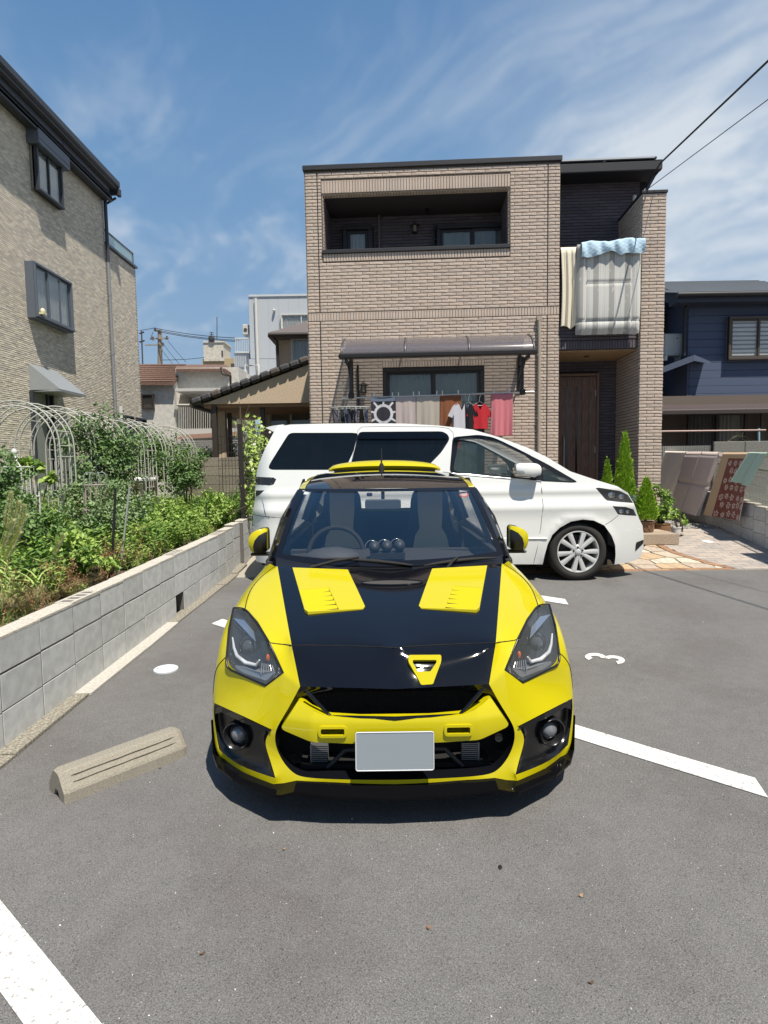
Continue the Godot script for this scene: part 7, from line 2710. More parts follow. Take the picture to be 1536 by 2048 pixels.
func build_car_cabin(yellow: Material, gloss: Material, satin: Material, matte: Material) -> void:
	var clear := glass("windscreen_glass", Color(0.13, 0.25, 0.36), 0.06)
	# windscreen: bowed sheet between cowl and roof header
	var bl := car_local(550, 1114, -1.19); var bc := car_local(782, 1130, -1.05); var tl := car_local(603, 979, -1.82); var tc := car_local(776, 979, -1.74)
	var ws := func(s: float, t: float) -> Vector3:   # s -1..1 across, t 0..1 up
		var e := absf(s)
		var b := V(s * -bl.x, lerpf(bc.y, bl.y, e * e), lerpf(bc.z, bl.z, e * e))
		var u := V(s * -tl.x, lerpf(tc.y, tl.y, e * e), lerpf(tc.z, tl.z, e * e))
		var p := b.lerp(u, t)
		return p + V(0, 0.025, 0.02) * sin(t * PI)
	var g := Geo.new()
	g.sheet(20, 14, func(u, v): return ws.call(u * 2.0 - 1.0, 0.02 + 0.96 * v), 0.004)
	g.has_uv = false
	obj("windscreen", g, clear, car)
	# black ceramic border of the glass and the pillars beside it
	g = Geo.new()
	g.sheet(20, 1, func(u, v): return ws.call(u * 2.0 - 1.0, 0.955 + 0.055 * v) + V(0, 0.003, 0.003))
	g.sheet(1, 14, func(u, v): return ws.call(-1.0 + 0.05 * u, v) + V(0, 0.003, 0.003)); g.sheet(1, 14, func(u, v): return ws.call(1.0 - 0.05 * (1.0 - u), v) + V(0, 0.003, 0.003))
	g.sheet(20, 1, func(u, v): return ws.call(u * 2.0 - 1.0, -0.02 + 0.06 * v) + V(0, 0.003, 0.003))
	g.has_uv = false
	obj("glass_border", g, mat("border_black", lin(0.006, 0.006, 0.008), 0.12), car)
	var ob := car_local(536, 1124, -1.27); var ot := car_local(596, 980, -1.87)
	for sd in [1.0, -1.0]:
		g = Geo.new()
		var rows := []
		for k in 9:
			var t := k / 8.0
			var inner: Vector3 = ws.call(-1.0, t)
			var outer := ob.lerp(ot, t) + V(-0.018, 0.03, 0.0) * sin(t * PI)
			rows.append([V(inner.x * sd, inner.y + 0.004, inner.z), V((inner.x + outer.x) * 0.5 * sd, (inner.y + outer.y) * 0.5 + 0.012, (inner.z + outer.z) * 0.5 + 0.012), V(outer.x * sd, outer.y, outer.z), V((outer.x - 0.004) * sd, outer.y - 0.01, outer.z - 0.06)])
		for k in 8:
			for j in 3:
				var q := [rows[k][j], rows[k][j + 1], rows[k + 1][j + 1], rows[k + 1][j]]
				if sd > 0: g.quad(q[3], q[2], q[1], q[0])
				else: g.quad(q[0], q[1], q[2], q[3])
		obj("a_pillar", g, gloss, car)
		g = Geo.new()
		g.tube([V(ob.x * sd, ob.y + 0.006, ob.z + 0.01), V(lerpf(ob.x, ot.x, 0.5) * sd - 0.018 * sd, lerpf(ob.y, ot.y, 0.5) + 0.034, lerpf(ob.z, ot.z, 0.5)), V(ot.x * sd, ot.y, ot.z)], 0.006, 6)
		obj("drip_rail", g, mat("rail_grey", lin(0.06, 0.06, 0.065), 0.3, 0.5), car)
	# cowl below the glass
	g = Geo.new()
	var cowl := func(s: float, t: float) -> Vector3:
		var e := absf(s)
		var b: Vector3 = ws.call(s, 0.03)
		var h := V(s * 0.67, lerpf(0.905, 0.915, e * e), lerpf(-1.0, -1.04, e * e))
		return h.lerp(b, t) + V(0, -0.012, 0) * sin(t * PI)
	g.sheet(20, 3, func(u, v): return cowl.call(u * 2.0 - 1.0, v))
	g.has_uv = false
	obj("cowl", g, satin, car)
	# roof: black skin, yellow side rails, spoiler
	var zr := [-1.74, -1.95, -2.2, -2.5, -2.8, -3.1, -3.4, -3.62]
	var yr := [1.356, 1.398, 1.432, 1.457, 1.47, 1.474, 1.468, 1.455]
	var wi := [0.600, 0.600, 0.597, 0.588, 0.575, 0.56, 0.54, 0.52]
	var roof := func(s: float, k: int, w: float) -> Vector3:
		var e := absf(s)
		return V(s * (wi[k] + w), yr[k] - 0.03 * e * e - w * 0.3, zr[k] - (0.09 * e * e if k == 0 else 0.03 * e * e))
	var gr := Geo.new(); var gy_ := Geo.new()
	for k in 7:
		for j in 16:
			var s0 := -1.0 + j / 8.0; var s1 := -1.0 + (j + 1) / 8.0
			gr.quad(roof.call(s0, k, 0.0), roof.call(s1, k, 0.0), roof.call(s1, k + 1, 0.0), roof.call(s0, k + 1, 0.0))
		for sd in [-1.0, 1.0]:
			var r := func(kk: int, w: float, d: float) -> Vector3: return roof.call(sd, kk, w) + V(0, -d, 0)
			var q := [r.call(k, -0.004, -0.004), r.call(k, 0.048, -0.004), r.call(k + 1, 0.048, -0.004), r.call(k + 1, -0.004, -0.004)]
			var q2 := [r.call(k, 0.048, -0.004), r.call(k, 0.062, 0.04), r.call(k + 1, 0.062, 0.04), r.call(k + 1, 0.048, -0.004)]
			for qq in [q, q2]:
				if sd > 0: gy_.quad(qq[0], qq[1], qq[2], qq[3])
				else: gy_.quad(qq[3], qq[2], qq[1], qq[0])
	smooth(gr); smooth(gy_)
	obj("roof", gr, gloss, car)
	obj("roof_rail", gy_, yellow, car)
	g = Geo.new()
	var sp := func(u: float, v: float) -> Vector3:   # lens-shaped blade over the tailgate
		var s := u * 2.0 - 1.0
		var a := v * TAU
		var half := pow(maxf(1.0 - s * s, 0.0), 0.5)
		var tp := 1.49 + 0.078 * half
		var bt := 1.452
		return V(s * 0.56, (tp + bt) * 0.5 + (tp - bt) * 0.5 * sin(a), -3.62 + 0.2 * cos(a) * (0.5 + 0.5 * half) - 0.05 * s * s)
	g.sheet(28, 14, sp)
	g.has_uv = false
	obj("roof_spoiler", g, yellow, car)
	g = Geo.new()
	g.box(V(0, 1.44, -3.6), V(1.0, 0.06, 0.2))
	obj("spoiler_base", g, gloss, car)
	# aerial
	g = Geo.new()
	var ab := car_local(763, 932, -3.15)
	g.lathe([Vector2(0.0, 0.028), Vector2(0.014, 0.024), Vector2(0.024, 0.0), Vector2(0.03, -0.06)], 14, Transform3D(Basis.IDENTITY, ab))
	g.tube([ab, ab + V(0.0, 0.165, -0.03)], [0.008, 0.0045], 8)
	obj("aerial", g, matte, car)
	# side glass, pillars and tailgate
	for sd in [1.0, -1.0]:
		g = Geo.new()
		var belt := [V(-0.775, 0.915, -1.34), V(-0.785, 0.93, -2.0), V(-0.79, 0.96, -2.6), V(-0.76, 0.99, -3.3)]
		var rail := [V(-0.64, 1.345, -1.96), V(-0.645, 1.385, -2.2), V(-0.63, 1.415, -2.7), V(-0.6, 1.415, -3.35)]
		for k in 3:
			var q := [belt[k], belt[k + 1], rail[k + 1], rail[k]]
			for i in 4: q[i] = V(q[i].x * sd, q[i].y, q[i].z)
			if sd > 0: g.quad(q[0], q[3], q[2], q[1])
			else: g.quad(q[0], q[1], q[2], q[3])
		var fr := [belt[0], rail[0], V(-0.70, 1.12, -1.60)]
		obj("side_glass", g, glass("side_glass", Color(0.1, 0.13, 0.14), 0.35), car)
		for pr in [[belt[1], rail[1].lerp(rail[2], 0.3), 0.035], [belt[3], rail[3], 0.06]]:
			g = Geo.new()
			g.tube([V(pr[0].x * sd, pr[0].y, pr[0].z), V(pr[1].x * sd, pr[1].y, pr[1].z)], pr[2], 6)
			obj("side_pillar", g, gloss, car)
		g = Geo.new()
		var bp := []
		for p in belt: bp.append(V(p.x * sd, p.y, p.z))
		g.tube(bp, 0.012, 6)
		obj("belt_moulding", g, satin, car)
		g = Geo.new()
		g.quad(V(-0.76 * sd, 0.99, -3.3), V(-0.6 * sd, 1.415, -3.35), V(-0.52 * sd, 1.44, -3.62), V(-0.66 * sd, 1.0, -3.78))
		obj("rear_pillar", g, gloss, car)
	g = Geo.new()
	g.quad(V(-0.64, 1.06, -3.8), V(0.64, 1.06, -3.8), V(0.52, 1.42, -3.62), V(-0.52, 1.42, -3.62))
	obj("rear_window", g, glass("rear_glass", Color(0.2, 0.3, 0.32), 0.2), car)
	g = Geo.new()
	g.quad(V(-0.66, 0.98, -3.82), V(0.66, 0.98, -3.82), V(0.64, 1.07, -3.8), V(-0.64, 1.07, -3.8))
	obj("tailgate", g, yellow, car)
	build_mirrors(yellow, gloss, satin)
	# ---- inside
	var trim := mat("trim_dark", lin(0.03, 0.03, 0.032), 0.8)
	g = Geo.new()
	g.sheet(16, 8, func(u, v):
		var s: float = u * 2.0 - 1.0
		return V(s * 0.66, 0.895 + 0.05 * v - 0.03 * s * s, lerpf(-1.06 - 0.1 * s * s, -1.62, v)))
	g.has_uv = false
	g.box(V(0, 0.78, -1.66), V(1.34, 0.32, 0.08)); g.box(V(0, 0.4, -2.4), V(1.5, 0.04, 2.6)); g.box(V(0, 0.7, -3.0), V(1.3, 0.6, 0.12))
	for sd in [-1.0, 1.0]: g.box(V(sd * 0.74, 0.68, -2.3), V(0.04, 0.5, 2.2))
	obj("dashboard", g, trim, car)
	g = Geo.new()
	g.ball(car_local(665, 1108, -1.42) + V(0, -0.03, 0), V(0.19, 0.075, 0.12), 8, 16)
	obj("binnacle", g, mat("binnacle_dark", lin(0.05, 0.052, 0.055), 0.7), car)
	# three extra gauges in pods
	for k in 3:
		var gp := car_local(745 + k * 25, 1094 - k * 1.5, -1.34)
		var pod := Node3D.new(); pod.name = "gauge_pod"; car.add_child(pod, true)
		g = Geo.new()
		g.ball(gp + V(0.012, 0, 0), V(0.036, 0.04, 0.06), 10, 16)
		obj("shell", g, mat("pod_grey", lin(0.035, 0.038, 0.04), 0.55), pod)
		g = Geo.new()
		var rr := []
		for q in 13: rr.append(gp + V(-0.006 + cos(PI * q / 12.0) * 0.04, sin(PI * q / 12.0) * 0.044, 0.012))
		g.tube(rr, 0.003, 5)
		obj("pod_rim", g, mat("rib_silver", lin(0.5, 0.5, 0.5), 0.2, 0.8), pod)
	g = Geo.new()
	g.box(car_local(775, 1110, -1.34), V(0.22, 0.04, 0.1))
	obj("pod_base", g, matte, car)
	# steering wheel
	g = Geo.new()
	var sc := car_local(672, 1108, -1.62)
	var ring := []
	var tb := Basis(V(1, 0, 0), -0.35)
	for k in 33: ring.append(sc + tb * V(cos(TAU * k / 32) * 0.188, sin(TAU * k / 32) * 0.188, 0))
	g.tube(ring, 0.017, 8, false)
	for a in [0.0, PI, PI * 1.5]: g.tube([sc, sc + tb * V(cos(a) * 0.18, sin(a) * 0.18, 0)], 0.014, 6)
	g.ball(sc, V(0.07, 0.06, 0.03), 8, 12)
	obj("steering_wheel", g, matte, car)
	# bucket seats: dark bolsters, tan centre
	var tan := grain("seat_tan", lin(0.55, 0.44, 0.27), lin(0.65, 0.53, 0.34), 0.15, 0.06, 0.95, 0.4, 171)
	var cloth := mat("seat_black", lin(0.018, 0.019, 0.022), 0.9)
	for sx in [-0.345, 0.335]:
		var seat := Node3D.new(); seat.name = "bucket_seat"; car.add_child(seat, true)
		var prof := PackedVector2Array([Vector2(-0.25, 0.5), Vector2(0.25, 0.5), Vector2(0.27, 0.78), Vector2(0.25, 0.98), Vector2(0.17, 1.06), Vector2(0.15, 1.2), Vector2(0.14, 1.33), Vector2(0.1, 1.37), Vector2(-0.1, 1.37), Vector2(-0.14, 1.33), Vector2(-0.15, 1.2), Vector2(-0.17, 1.06), Vector2(-0.25, 0.98), Vector2(-0.27, 0.78)])
		g = Geo.new()
		g.prism(rounded(prof, 0.05), 0.12, Transform3D(Basis(V(1, 0, 0), -0.22), V(sx, -0.03, -2.02)), 0.02)
		obj("bolster", g, cloth, seat)
		g = Geo.new()
		var mid := PackedVector2Array([Vector2(-0.15, 0.55), Vector2(0.15, 0.55), Vector2(0.16, 0.8), Vector2(0.12, 1.0), Vector2(0.085, 1.06), Vector2(0.095, 1.2), Vector2(0.095, 1.36), Vector2(-0.095, 1.36), Vector2(-0.095, 1.2), Vector2(-0.085, 1.06), Vector2(-0.12, 1.0), Vector2(-0.16, 0.8)])
		g.prism(mid, 0.012, Transform3D(Basis(V(1, 0, 0), -0.22), V(sx, -0.03, -2.02)) * Transform3D(Basis.IDENTITY, V(0, 0, 0.12)))
		obj("centre_panel", g, tan, seat)
		g = Geo.new()
		g.bev(V(sx, 0.55, -1.85), V(0.5, 0.16, 0.5), 0.05)
		obj("cushion", g, cloth, seat)
	g = Geo.new()
	g.bev(V(0, 0.85, -2.95), V(1.25, 0.5, 0.14), 0.05, Basis(V(1, 0, 0), -0.2))
	obj("rear_seat", g, cloth, car)
	# mirror, camera, stickers on the glass
	var rv := Node3D.new(); rv.name = "rear_view_mirror"; car.add_child(rv, true)
	var mp := car_local(766, 1009, -1.70)
	g = Geo.new()
	g.prism(rounded(rect(-0.125, -0.036, 0.125, 0.036), 0.02), 0.03, Transform3D(Basis.IDENTITY, mp + V(0, 0, -0.03)), 0.006)
	obj("housing", g, mat("mirror_housing", lin(0.06, 0.07, 0.075), 0.4), rv)
	g = Geo.new()
	g.tube([mp + V(0, 0.03, -0.02), mp + V(0, 0.09, 0.0)], 0.012, 8)
	obj("stem", g, matte, rv)
	g = Geo.new()
	g.bev(car_local(739, 989, -1.72), V(0.04, 0.025, 0.03), 0.006)
	obj("dash_camera", g, matte, car)
	var stick := [["inspection_sticker", 612, 991, mat("sticker_white", lin(0.6, 0.66, 0.66), 0.6)], ["round_sticker", 927, 995, mat("sticker_red", lin(0.5, 0.07, 0.03), 0.6)]]
	for s in stick:
		var sp0 := car_local(s[1], s[2], -1.79)
		var bas := Basis(V(1, 0, 0), -1.0)
		var st := Node3D.new(); st.name = s[0]; car.add_child(st, true)
		g = Geo.new()
		if s[0] == "round_sticker":
			# find the glass in front of the traced point
			g.lathe([Vector2(0.034, 0), Vector2(0.034, 0.001), Vector2(0.0, 0.001)], 24, Transform3D(Basis(V(1, 0, 0), 0.55), sp0 + V(0, 0.022, 0.02)))
			obj("ring", g, s[3], st)
			g = Geo.new()
			g.lathe([Vector2(0.023, 0), Vector2(0.023, 0.0018), Vector2(0.0, 0.0018)], 24, Transform3D(Basis(V(1, 0, 0), 0.55), sp0 + V(0, 0.022, 0.02)))
			obj("disc", g, mat("sticker_pale", lin(0.55, 0.42, 0.38), 0.6), st)
		else:
			g.prism(rect(-0.022, -0.024, 0.022, 0.024), 0.001, Transform3D(bas, sp0 + V(0, 0.022, 0.02)))
			obj("label", g, s[3], st)
	# wipers lying on the foot of the glass
	for w in [[644, 1123, 825, 1136, 621, 1138, 718, 1125], [848, 1137, 991, 1121, 894, 1140, 914, 1126]]:
		var wp := Node3D.new(); wp.name = "wiper"; car.add_child(wp, true)
		var a := car_local(w[0], w[1], -1.08 - 0.05); var b := car_local(w[2], w[3], -1.04 if w[0] < 700 else -1.13)
		if w[0] > 700: a = car_local(w[0], w[1], -1.03); 
		var c := car_local(w[4], w[5], -1.02); var d := car_local(w[6], w[7], -1.07)
		g = Geo.new()
		var pts := []
		for k in 9: pts.append(a.lerp(b, k / 8.0) + V(0, 0.018 + 0.008 * sin(PI * k / 8.0), 0.01))
		g.tube(pts, [0.005, 0.009, 0.011, 0.012, 0.012, 0.012, 0.011, 0.009, 0.005], 6)
		obj("blade", g, matte, wp)
		g = Geo.new()
		g.tube([c + V(0, 0.008, 0), c.lerp(d, 0.5) + V(0, 0.03, 0.01), d + V(0, 0.034, 0.012)], [0.012, 0.009, 0.008], 6)
		obj("arm", g, matte, wp)


# averages the normals of faces that meet at nearly the same angle
func smooth(g: Geo) -> void:
	var at := {}
	for i in g.v.size():
		var key := Vector3i((g.v[i] * 5000.0).round())
		if not at.has(key): at[key] = []
		at[key].append(i)
	var out := g.n.duplicate()
	for key in at:
		for i in at[key]:
			var s := Vector3.ZERO
			for j in at[key]:
				if g.n[i].dot(g.n[j]) > 0.75: s += g.n[j]
			out[i] = s.normalized()
	g.n = out


func build_mirrors(yellow: Material, gloss: Material, satin: Material) -> void:
	for sd in [1.0, -1.0]:
		var m := Node3D.new(); m.name = "door_mirror"; car.add_child(m, true)
		# outline traced on the left mirror, mirrored for the right one
		var tr := [[500, 1083], [501, 1072], [507, 1064], [518, 1058], [531, 1056], [535, 1060], [536, 1100], [531, 1104], [512, 1105], [506, 1102], [502, 1094]]
		var o := PackedVector2Array()
		var c := Vector2.ZERO
		for q in tr:
			var p := car_local(q[0], q[1], -1.40)
			o.append(Vector2(p.x * sd, p.y)); c += Vector2(p.x * sd, p.y) / tr.size()
		var f := func(p: Vector2) -> Vector3:
			var d := Vector2((p.x - c.x) / 0.085, (p.y - c.y) / 0.095)
			return V(p.x, p.y, -1.42 + 0.085 * sqrt(maxf(1.0 - 0.75 * d.length_squared(), 0.02)))
		# the yellow shell wraps the outer and upper edge, the inner face is black
		var inn := PackedVector2Array()
		for q in [[511, 1105], [510, 1090], [513, 1079], [521, 1069], [532, 1063], [541, 1062], [541, 1108]]:
			var p := car_local(q[0], q[1], -1.40); inn.append(Vector2(p.x * sd, p.y))
		o = rounded(o, 0.012)
		var g := Geo.new()
		for piece in Geometry2D.clip_polygons(o, inn): g.patch(piece, [], 0.02, f, 1.0)
		g.rim(o, f, V(0, 0, -0.05))
		obj("shell", g, yellow, m)
		g = Geo.new()
		var fi := func(p: Vector2) -> Vector3: return f.call(p) + V(0, 0, 0.001)
		for piece in Geometry2D.intersect_polygons(o, inn): g.patch(piece, [], 0.02, fi, 1.0)
		obj("inner_face", g, satin, m)
		g = Geo.new()
		g.prism(o, 0.004, Transform3D(Basis.IDENTITY, V(0, 0, -1.475)))
		obj("mirror_glass", g, mat("mirror_silver", lin(0.7, 0.72, 0.74), 0.03, 1.0), m)
		g = Geo.new()
		var a := car_local(507, 1107, -1.42); var b := car_local(540, 1113, -1.36)
		g.bev(V((a.x + b.x) * 0.5 * sd, (a.y + b.y) * 0.5 + 0.004, -1.42), V(absf(a.x - b.x) + 0.03, 0.02, 0.07), 0.008)
		obj("foot", g, satin, m)


# ---------------------------------------------------------------- garden
func leaf_mat(key: String, back := 0.35) -> StandardMaterial3D:
	var m := mat(key, Color.WHITE, 0.55)
	m.vertex_color_use_as_albedo = true
	m.backlight_enabled = true
	m.backlight = Color(0.35 * back / 0.35, 0.5 * back / 0.35, 0.12 * back / 0.35)
	return m


func tint(a: Color, b: Color) -> Color:
	return a.lerp(b, rng.randf())


func dirv() -> Vector3:
	var z := rng.randf_range(-1, 1); var a := rng.randf() * TAU
	var r := sqrt(1 - z * z)
	return V(r * cos(a), z, r * sin(a))


# shrub: stems and a crown of many small leaves gathered in clumps
func shrub(called: String, label: String, at: Vector3, rad: Vector3, height: float, n: int, size: float, a: Color, b: Color, group := "", flowers: Array = [], category := "shrub") -> Node3D:
	var t := thing(called, label, category, at, 0.0, group)
	var g := Geo.new()
	var clumps := []
	var k := 0
	var want := maxi(8, n / 60)
	var c0 := V(0, height, 0)
	var ph := rng.randf() * 9.0
	while k < want:
		var d := dirv() * pow(rng.randf(), 0.4)
		if d.y < -0.8: continue
		var lump := 0.72 + 0.4 * sin(d.x * 4.0 + ph) * sin(d.y * 5.0 + ph * 2.0) + 0.25 * sin(d.z * 6.0 - ph)
		clumps.append(c0 + d * rad * clampf(lump + rng.randf_range(-0.1, 0.35), 0.4, 1.35))
		k += 1
	for i in 5:
		var e: Vector3 = clumps[rng.randi() % clumps.size()]
		var m := V(e.x * 0.35 + rng.randf_range(-0.05, 0.05), e.y * 0.5, e.z * 0.35)
		g.tube([V(rng.randf_range(-0.04, 0.04), -0.05, rng.randf_range(-0.04, 0.04)), m, e], [0.014, 0.01, 0.004], 5, false)
	obj("stem", g, mat("stem_brown", lin(0.09, 0.07, 0.045), 0.9), t)
	g = Geo.new()
	for i in n:
		var c: Vector3 = clumps[rng.randi() % clumps.size()]
		var o := dirv() * pow(rng.randf(), 0.6) * minf(rad.x, rad.y) * 0.34
		var out := (c + o - c0).normalized()
		var al := (dirv() + out * 0.5 + V(0, -0.15, 0)).normalized()
		var fl := (V(0, 1, 0) + out * 0.6 + dirv() * 0.7).normalized()
		fl = (fl - al * fl.dot(al)).normalized()
		g.col = tint(a, b)
		var s := size * rng.randf_range(0.6, 1.3)
		g.leaf(c + o, al, fl, s, s * 0.62)
	obj("foliage", g, leaf_mat("leaf"), t)
	for f in flowers:
		for i in f[1]:
			var fg := Geo.new()
			var p := c0 + (dirv() * V(1, 0.8, 1)).normalized() * rad * 0.95
			p.z = absf(p.z) * 0.8
			for q in 6:
				fg.col = f[0]
				var al := V(cos(q * 1.05), 0.5, sin(q * 1.05)).normalized()
				fg.leaf(p, al, V(0, 1, 0), f[2], f[2] * 0.8)
			obj("flower", fg, leaf_mat("leaf"), t)
	return t


func soil_y(x: float, z: float) -> float:
	return 0.56 + 0.012 * (-z - 4.0) + 0.04 * sin(x * 1.7 + z) * smoothstep(0.0, 0.8, -2.3 - x)


func build_garden() -> void:
	var g := Geo.new()
	for i in 12:
		for j in 20:
			var x0 := -2.2 - i * 0.42; var x1 := x0 - 0.42
			var z0 := 1.0 - j * 0.9; var z1 := z0 - 0.9
			g.quad(V(x1, soil_y(x1, z0), z0), V(x0, soil_y(x0, z0), z0), V(x0, soil_y(x0, z1), z1), V(x1, soil_y(x1, z1), z1))

	struct("garden_soil", g, grain("soil", lin(0.06, 0.045, 0.03), lin(0.16, 0.125, 0.085), 0.7, 0.03, 0.95, 0.8, 181))
	var green := Color(0.17, 0.29, 0.05); var lime := Color(0.36, 0.47, 0.11); var deep := Color(0.09, 0.18, 0.04); var dry := Color(0.36, 0.27, 0.14); var rust := Color(0.27, 0.10, 0.055)
	# clump meshes for the weeds
	var kinds := []
	for v in 3:      # leafy weeds
		g = Geo.new()
		for s in 6:
			var b := V(rng.randf_range(-0.06, 0.06), 0, rng.randf_range(-0.06, 0.06))
			var top := b + V(rng.randf_range(-0.1, 0.1), rng.randf_range(0.16, 0.32), rng.randf_range(-0.1, 0.1))
			for l in 9:
				var t := 0.2 + 0.8 * l / 8.0
				var al := V(cos(l * 2.4 + s), 0.35, sin(l * 2.4 + s)).normalized()
				g.col = Color.WHITE * rng.randf_range(0.75, 1.15)
				g.leaf(b.lerp(top, t), al, V(0, 1, 0), rng.randf_range(0.045, 0.085), 0.026)
			g.col = Color(0.8, 0.8, 0.6)
			g.blade(b, (top - b).normalized(), V(0.01, 0, 0.01), b.distance_to(top), 0.008, 2)
		kinds.append(g.mesh())
	for v in 2:      # grass
		g = Geo.new()
		for s in 16:
			var a := rng.randf() * TAU
			g.col = Color.WHITE * rng.randf_range(0.7, 1.15)
			g.blade(V(rng.randf_range(-0.04, 0.04), 0, rng.randf_range(-0.04, 0.04)), V(cos(a) * 0.35, 1, sin(a) * 0.35).normalized(), V(cos(a), -0.45, sin(a)) * rng.randf_range(0.3, 0.8), rng.randf_range(0.16, 0.36), 0.011, 4)
		kinds.append(g.mesh())
	g = Geo.new()    # thin branching weeds with seed heads
	for s in 9:
		var a := rng.randf() * TAU
		var d := V(cos(a) * 0.4, 1, sin(a) * 0.4).normalized()
		var L := rng.randf_range(0.15, 0.28)
		g.col = Color.WHITE * 0.9
		g.blade(Vector3.ZERO, d, V(0.02, 0, 0), L, 0.006, 2)
		for l in 8:
			g.col = Color.WHITE * rng.randf_range(0.7, 1.1)
			g.leaf(d * L * rng.randf_range(0.6, 1.05), dirv(), V(0, 1, 0), 0.022, 0.012)
	kinds.append(g.mesh())
	var lists := []; var cols := []
	for k in kinds: lists.append([]); cols.append([])
	var nz := FastNoiseLite.new(); nz.seed = 4; nz.frequency = 0.35
	for i in 3100:
		var z := -rng.randf_range(1.8, 13.4)
		var x := -2.3 - pow(rng.randf(), 1.25) * 4.6
		var p := V(x, soil_y(x, z) - 0.01, z)
		var near := smoothstep(1.0, 0.0, -2.25 - x)
		var w := nz.get_noise_2d(x * 2.0, z * 2.0)
		var k := rng.randi() % 3
		var c := tint(green, lime)
		var s := rng.randf_range(0.75, 1.35)
		var zone_red := exp(-pow((z + 5.0) / 0.9, 2.0)) * near
		if rng.randf() < zone_red * 0.75:
			k = 5; c = tint(rust, dry); s *= 1.1
		elif z > -4.6:
			k = 3 + rng.randi() % 2 if rng.randf() < 0.8 else k
			c = tint(Color(0.3, 0.42, 0.1), Color(0.42, 0.46, 0.17)) if w > -0.1 else tint(dry, lime)
			s *= 0.95 if near > 0.2 else 1.15
			if x > -2.45: s *= 0.7
		elif w < -0.22:
			k = 3 + rng.randi() % 2; c = tint(dry, lime) if rng.randf() < 0.5 else tint(green, lime)
		elif w > 0.18: c = tint(deep, green); s *= 1.1
		if x > -2.4: s *= 0.75
		if x > -2.62 and k in [3, 4]: s *= 0.55
		s *= 0.9
		lists[k].append(Transform3D(Basis(V(0, 1, 0), rng.randf() * TAU).scaled(V(s, s * rng.randf_range(0.7, 1.15), s)), p))
		cols[k].append(c)
	# patch of dead grass hanging over the wall
	for i in 260:
		var z := -rng.randf_range(3.9, 5.0); var x := -2.45 - rng.randf() * 0.4
		lists[3].append(Transform3D(Basis(V(0, 1, 0), rng.randf() * TAU).scaled(V(0.75, 0.4, 0.75)), V(x, soil_y(x, z), z)))
		cols[3].append(tint(dry, Color(0.5, 0.4, 0.24)))
	var names := ["weeds", "weeds", "weeds", "grass", "grass", "dry_weeds"]
	var labs := ["tangle of leafy green weeds covering the raised garden", "leafy weeds mixed through the garden behind the low block wall", "bright leafy undergrowth over the garden soil", "long light green grass tufts along the garden wall", "grass tufts scattered between the garden shrubs", "reddish brown seeding weeds behind the low block wall"]
	for k in kinds.size():
		if lists[k].is_empty(): continue
		var o := multi(names[k], kinds[k], leaf_mat("leaf"), lists[k], self, cols[k])
		tag(o, labs[k], "weeds" if k < 3 or k == 5 else "grass")
	# ---- foxtail grass, near the wall
	for q in [[22, 985, 3.75, 0.0], [38, 1003, 3.7, 0.25], [48, 1010, 3.85, 0.4], [26, 1040, 3.6, -0.1], [52, 1030, 3.55, 0.45], [40, 1065, 3.5, 0.5], [128, 1070, 4.1, 0.5]]:
		var t := thing("foxtail_grass", "tall foxtail grass stalk with furry green seed head by low wall", "grass stalk", Vector3.ZERO, 0.0, "foxtail stalks in the garden corner")
		var tip := px(q[0], q[1], q[2])
		var foot := V(minf(tip.x - 0.1 - q[3] * 0.1, -2.5), 0.55, tip.z + 0.02)
		g = Geo.new()
		g.tube([foot, foot.lerp(tip, 0.5) + V(-0.02, 0.03, 0), tip.lerp(foot, 0.25)], [0.004, 0.003, 0.002], 5, false)
		obj("stalk", g, mat("stalk_green", lin(0.2, 0.28, 0.07), 0.7), t)
		g = Geo.new()
		var e0 := tip.lerp(foot, 0.27); var e1 := tip
		for i in 620:
			var s := rng.randf()
			var r := 0.009 * sin(PI * clampf(s * 0.92 + 0.08, 0, 1)) + 0.003
			var o := dirv(); o = (o - (e1 - e0).normalized() * o.dot((e1 - e0).normalized())).normalized()
			g.col = tint(Color(0.42, 0.5, 0.2), Color(0.66, 0.56, 0.34))
			g.blade(e0.lerp(e1, s) + o * r * 0.6, (o + (e1 - e0).normalized() * 0.9).normalized(), V(0.05, 0.05, 0.02), 0.022, 0.0022, 1)
		g.col = Color(0.28, 0.32, 0.1)
		obj("seed_head", g, leaf_mat("leaf"), t)
		g = Geo.new()
		for i in 7:
			var a := rng.randf() * TAU
			g.col = tint(lime, Color(0.36, 0.46, 0.14))
			a = rng.randf_range(PI * 0.55, PI * 1.45)
			g.blade(foot.lerp(tip, rng.randf() * 0.45), V(cos(a) * 0.6, 0.9, sin(a) * 0.6).normalized(), V(cos(a), -0.7, sin(a)) * 0.8, rng.randf_range(0.2, 0.38), 0.016, 5)
		obj("leaves", g, leaf_mat("leaf"), t)
	build_shrubs(green, lime, deep)
	build_trellises()


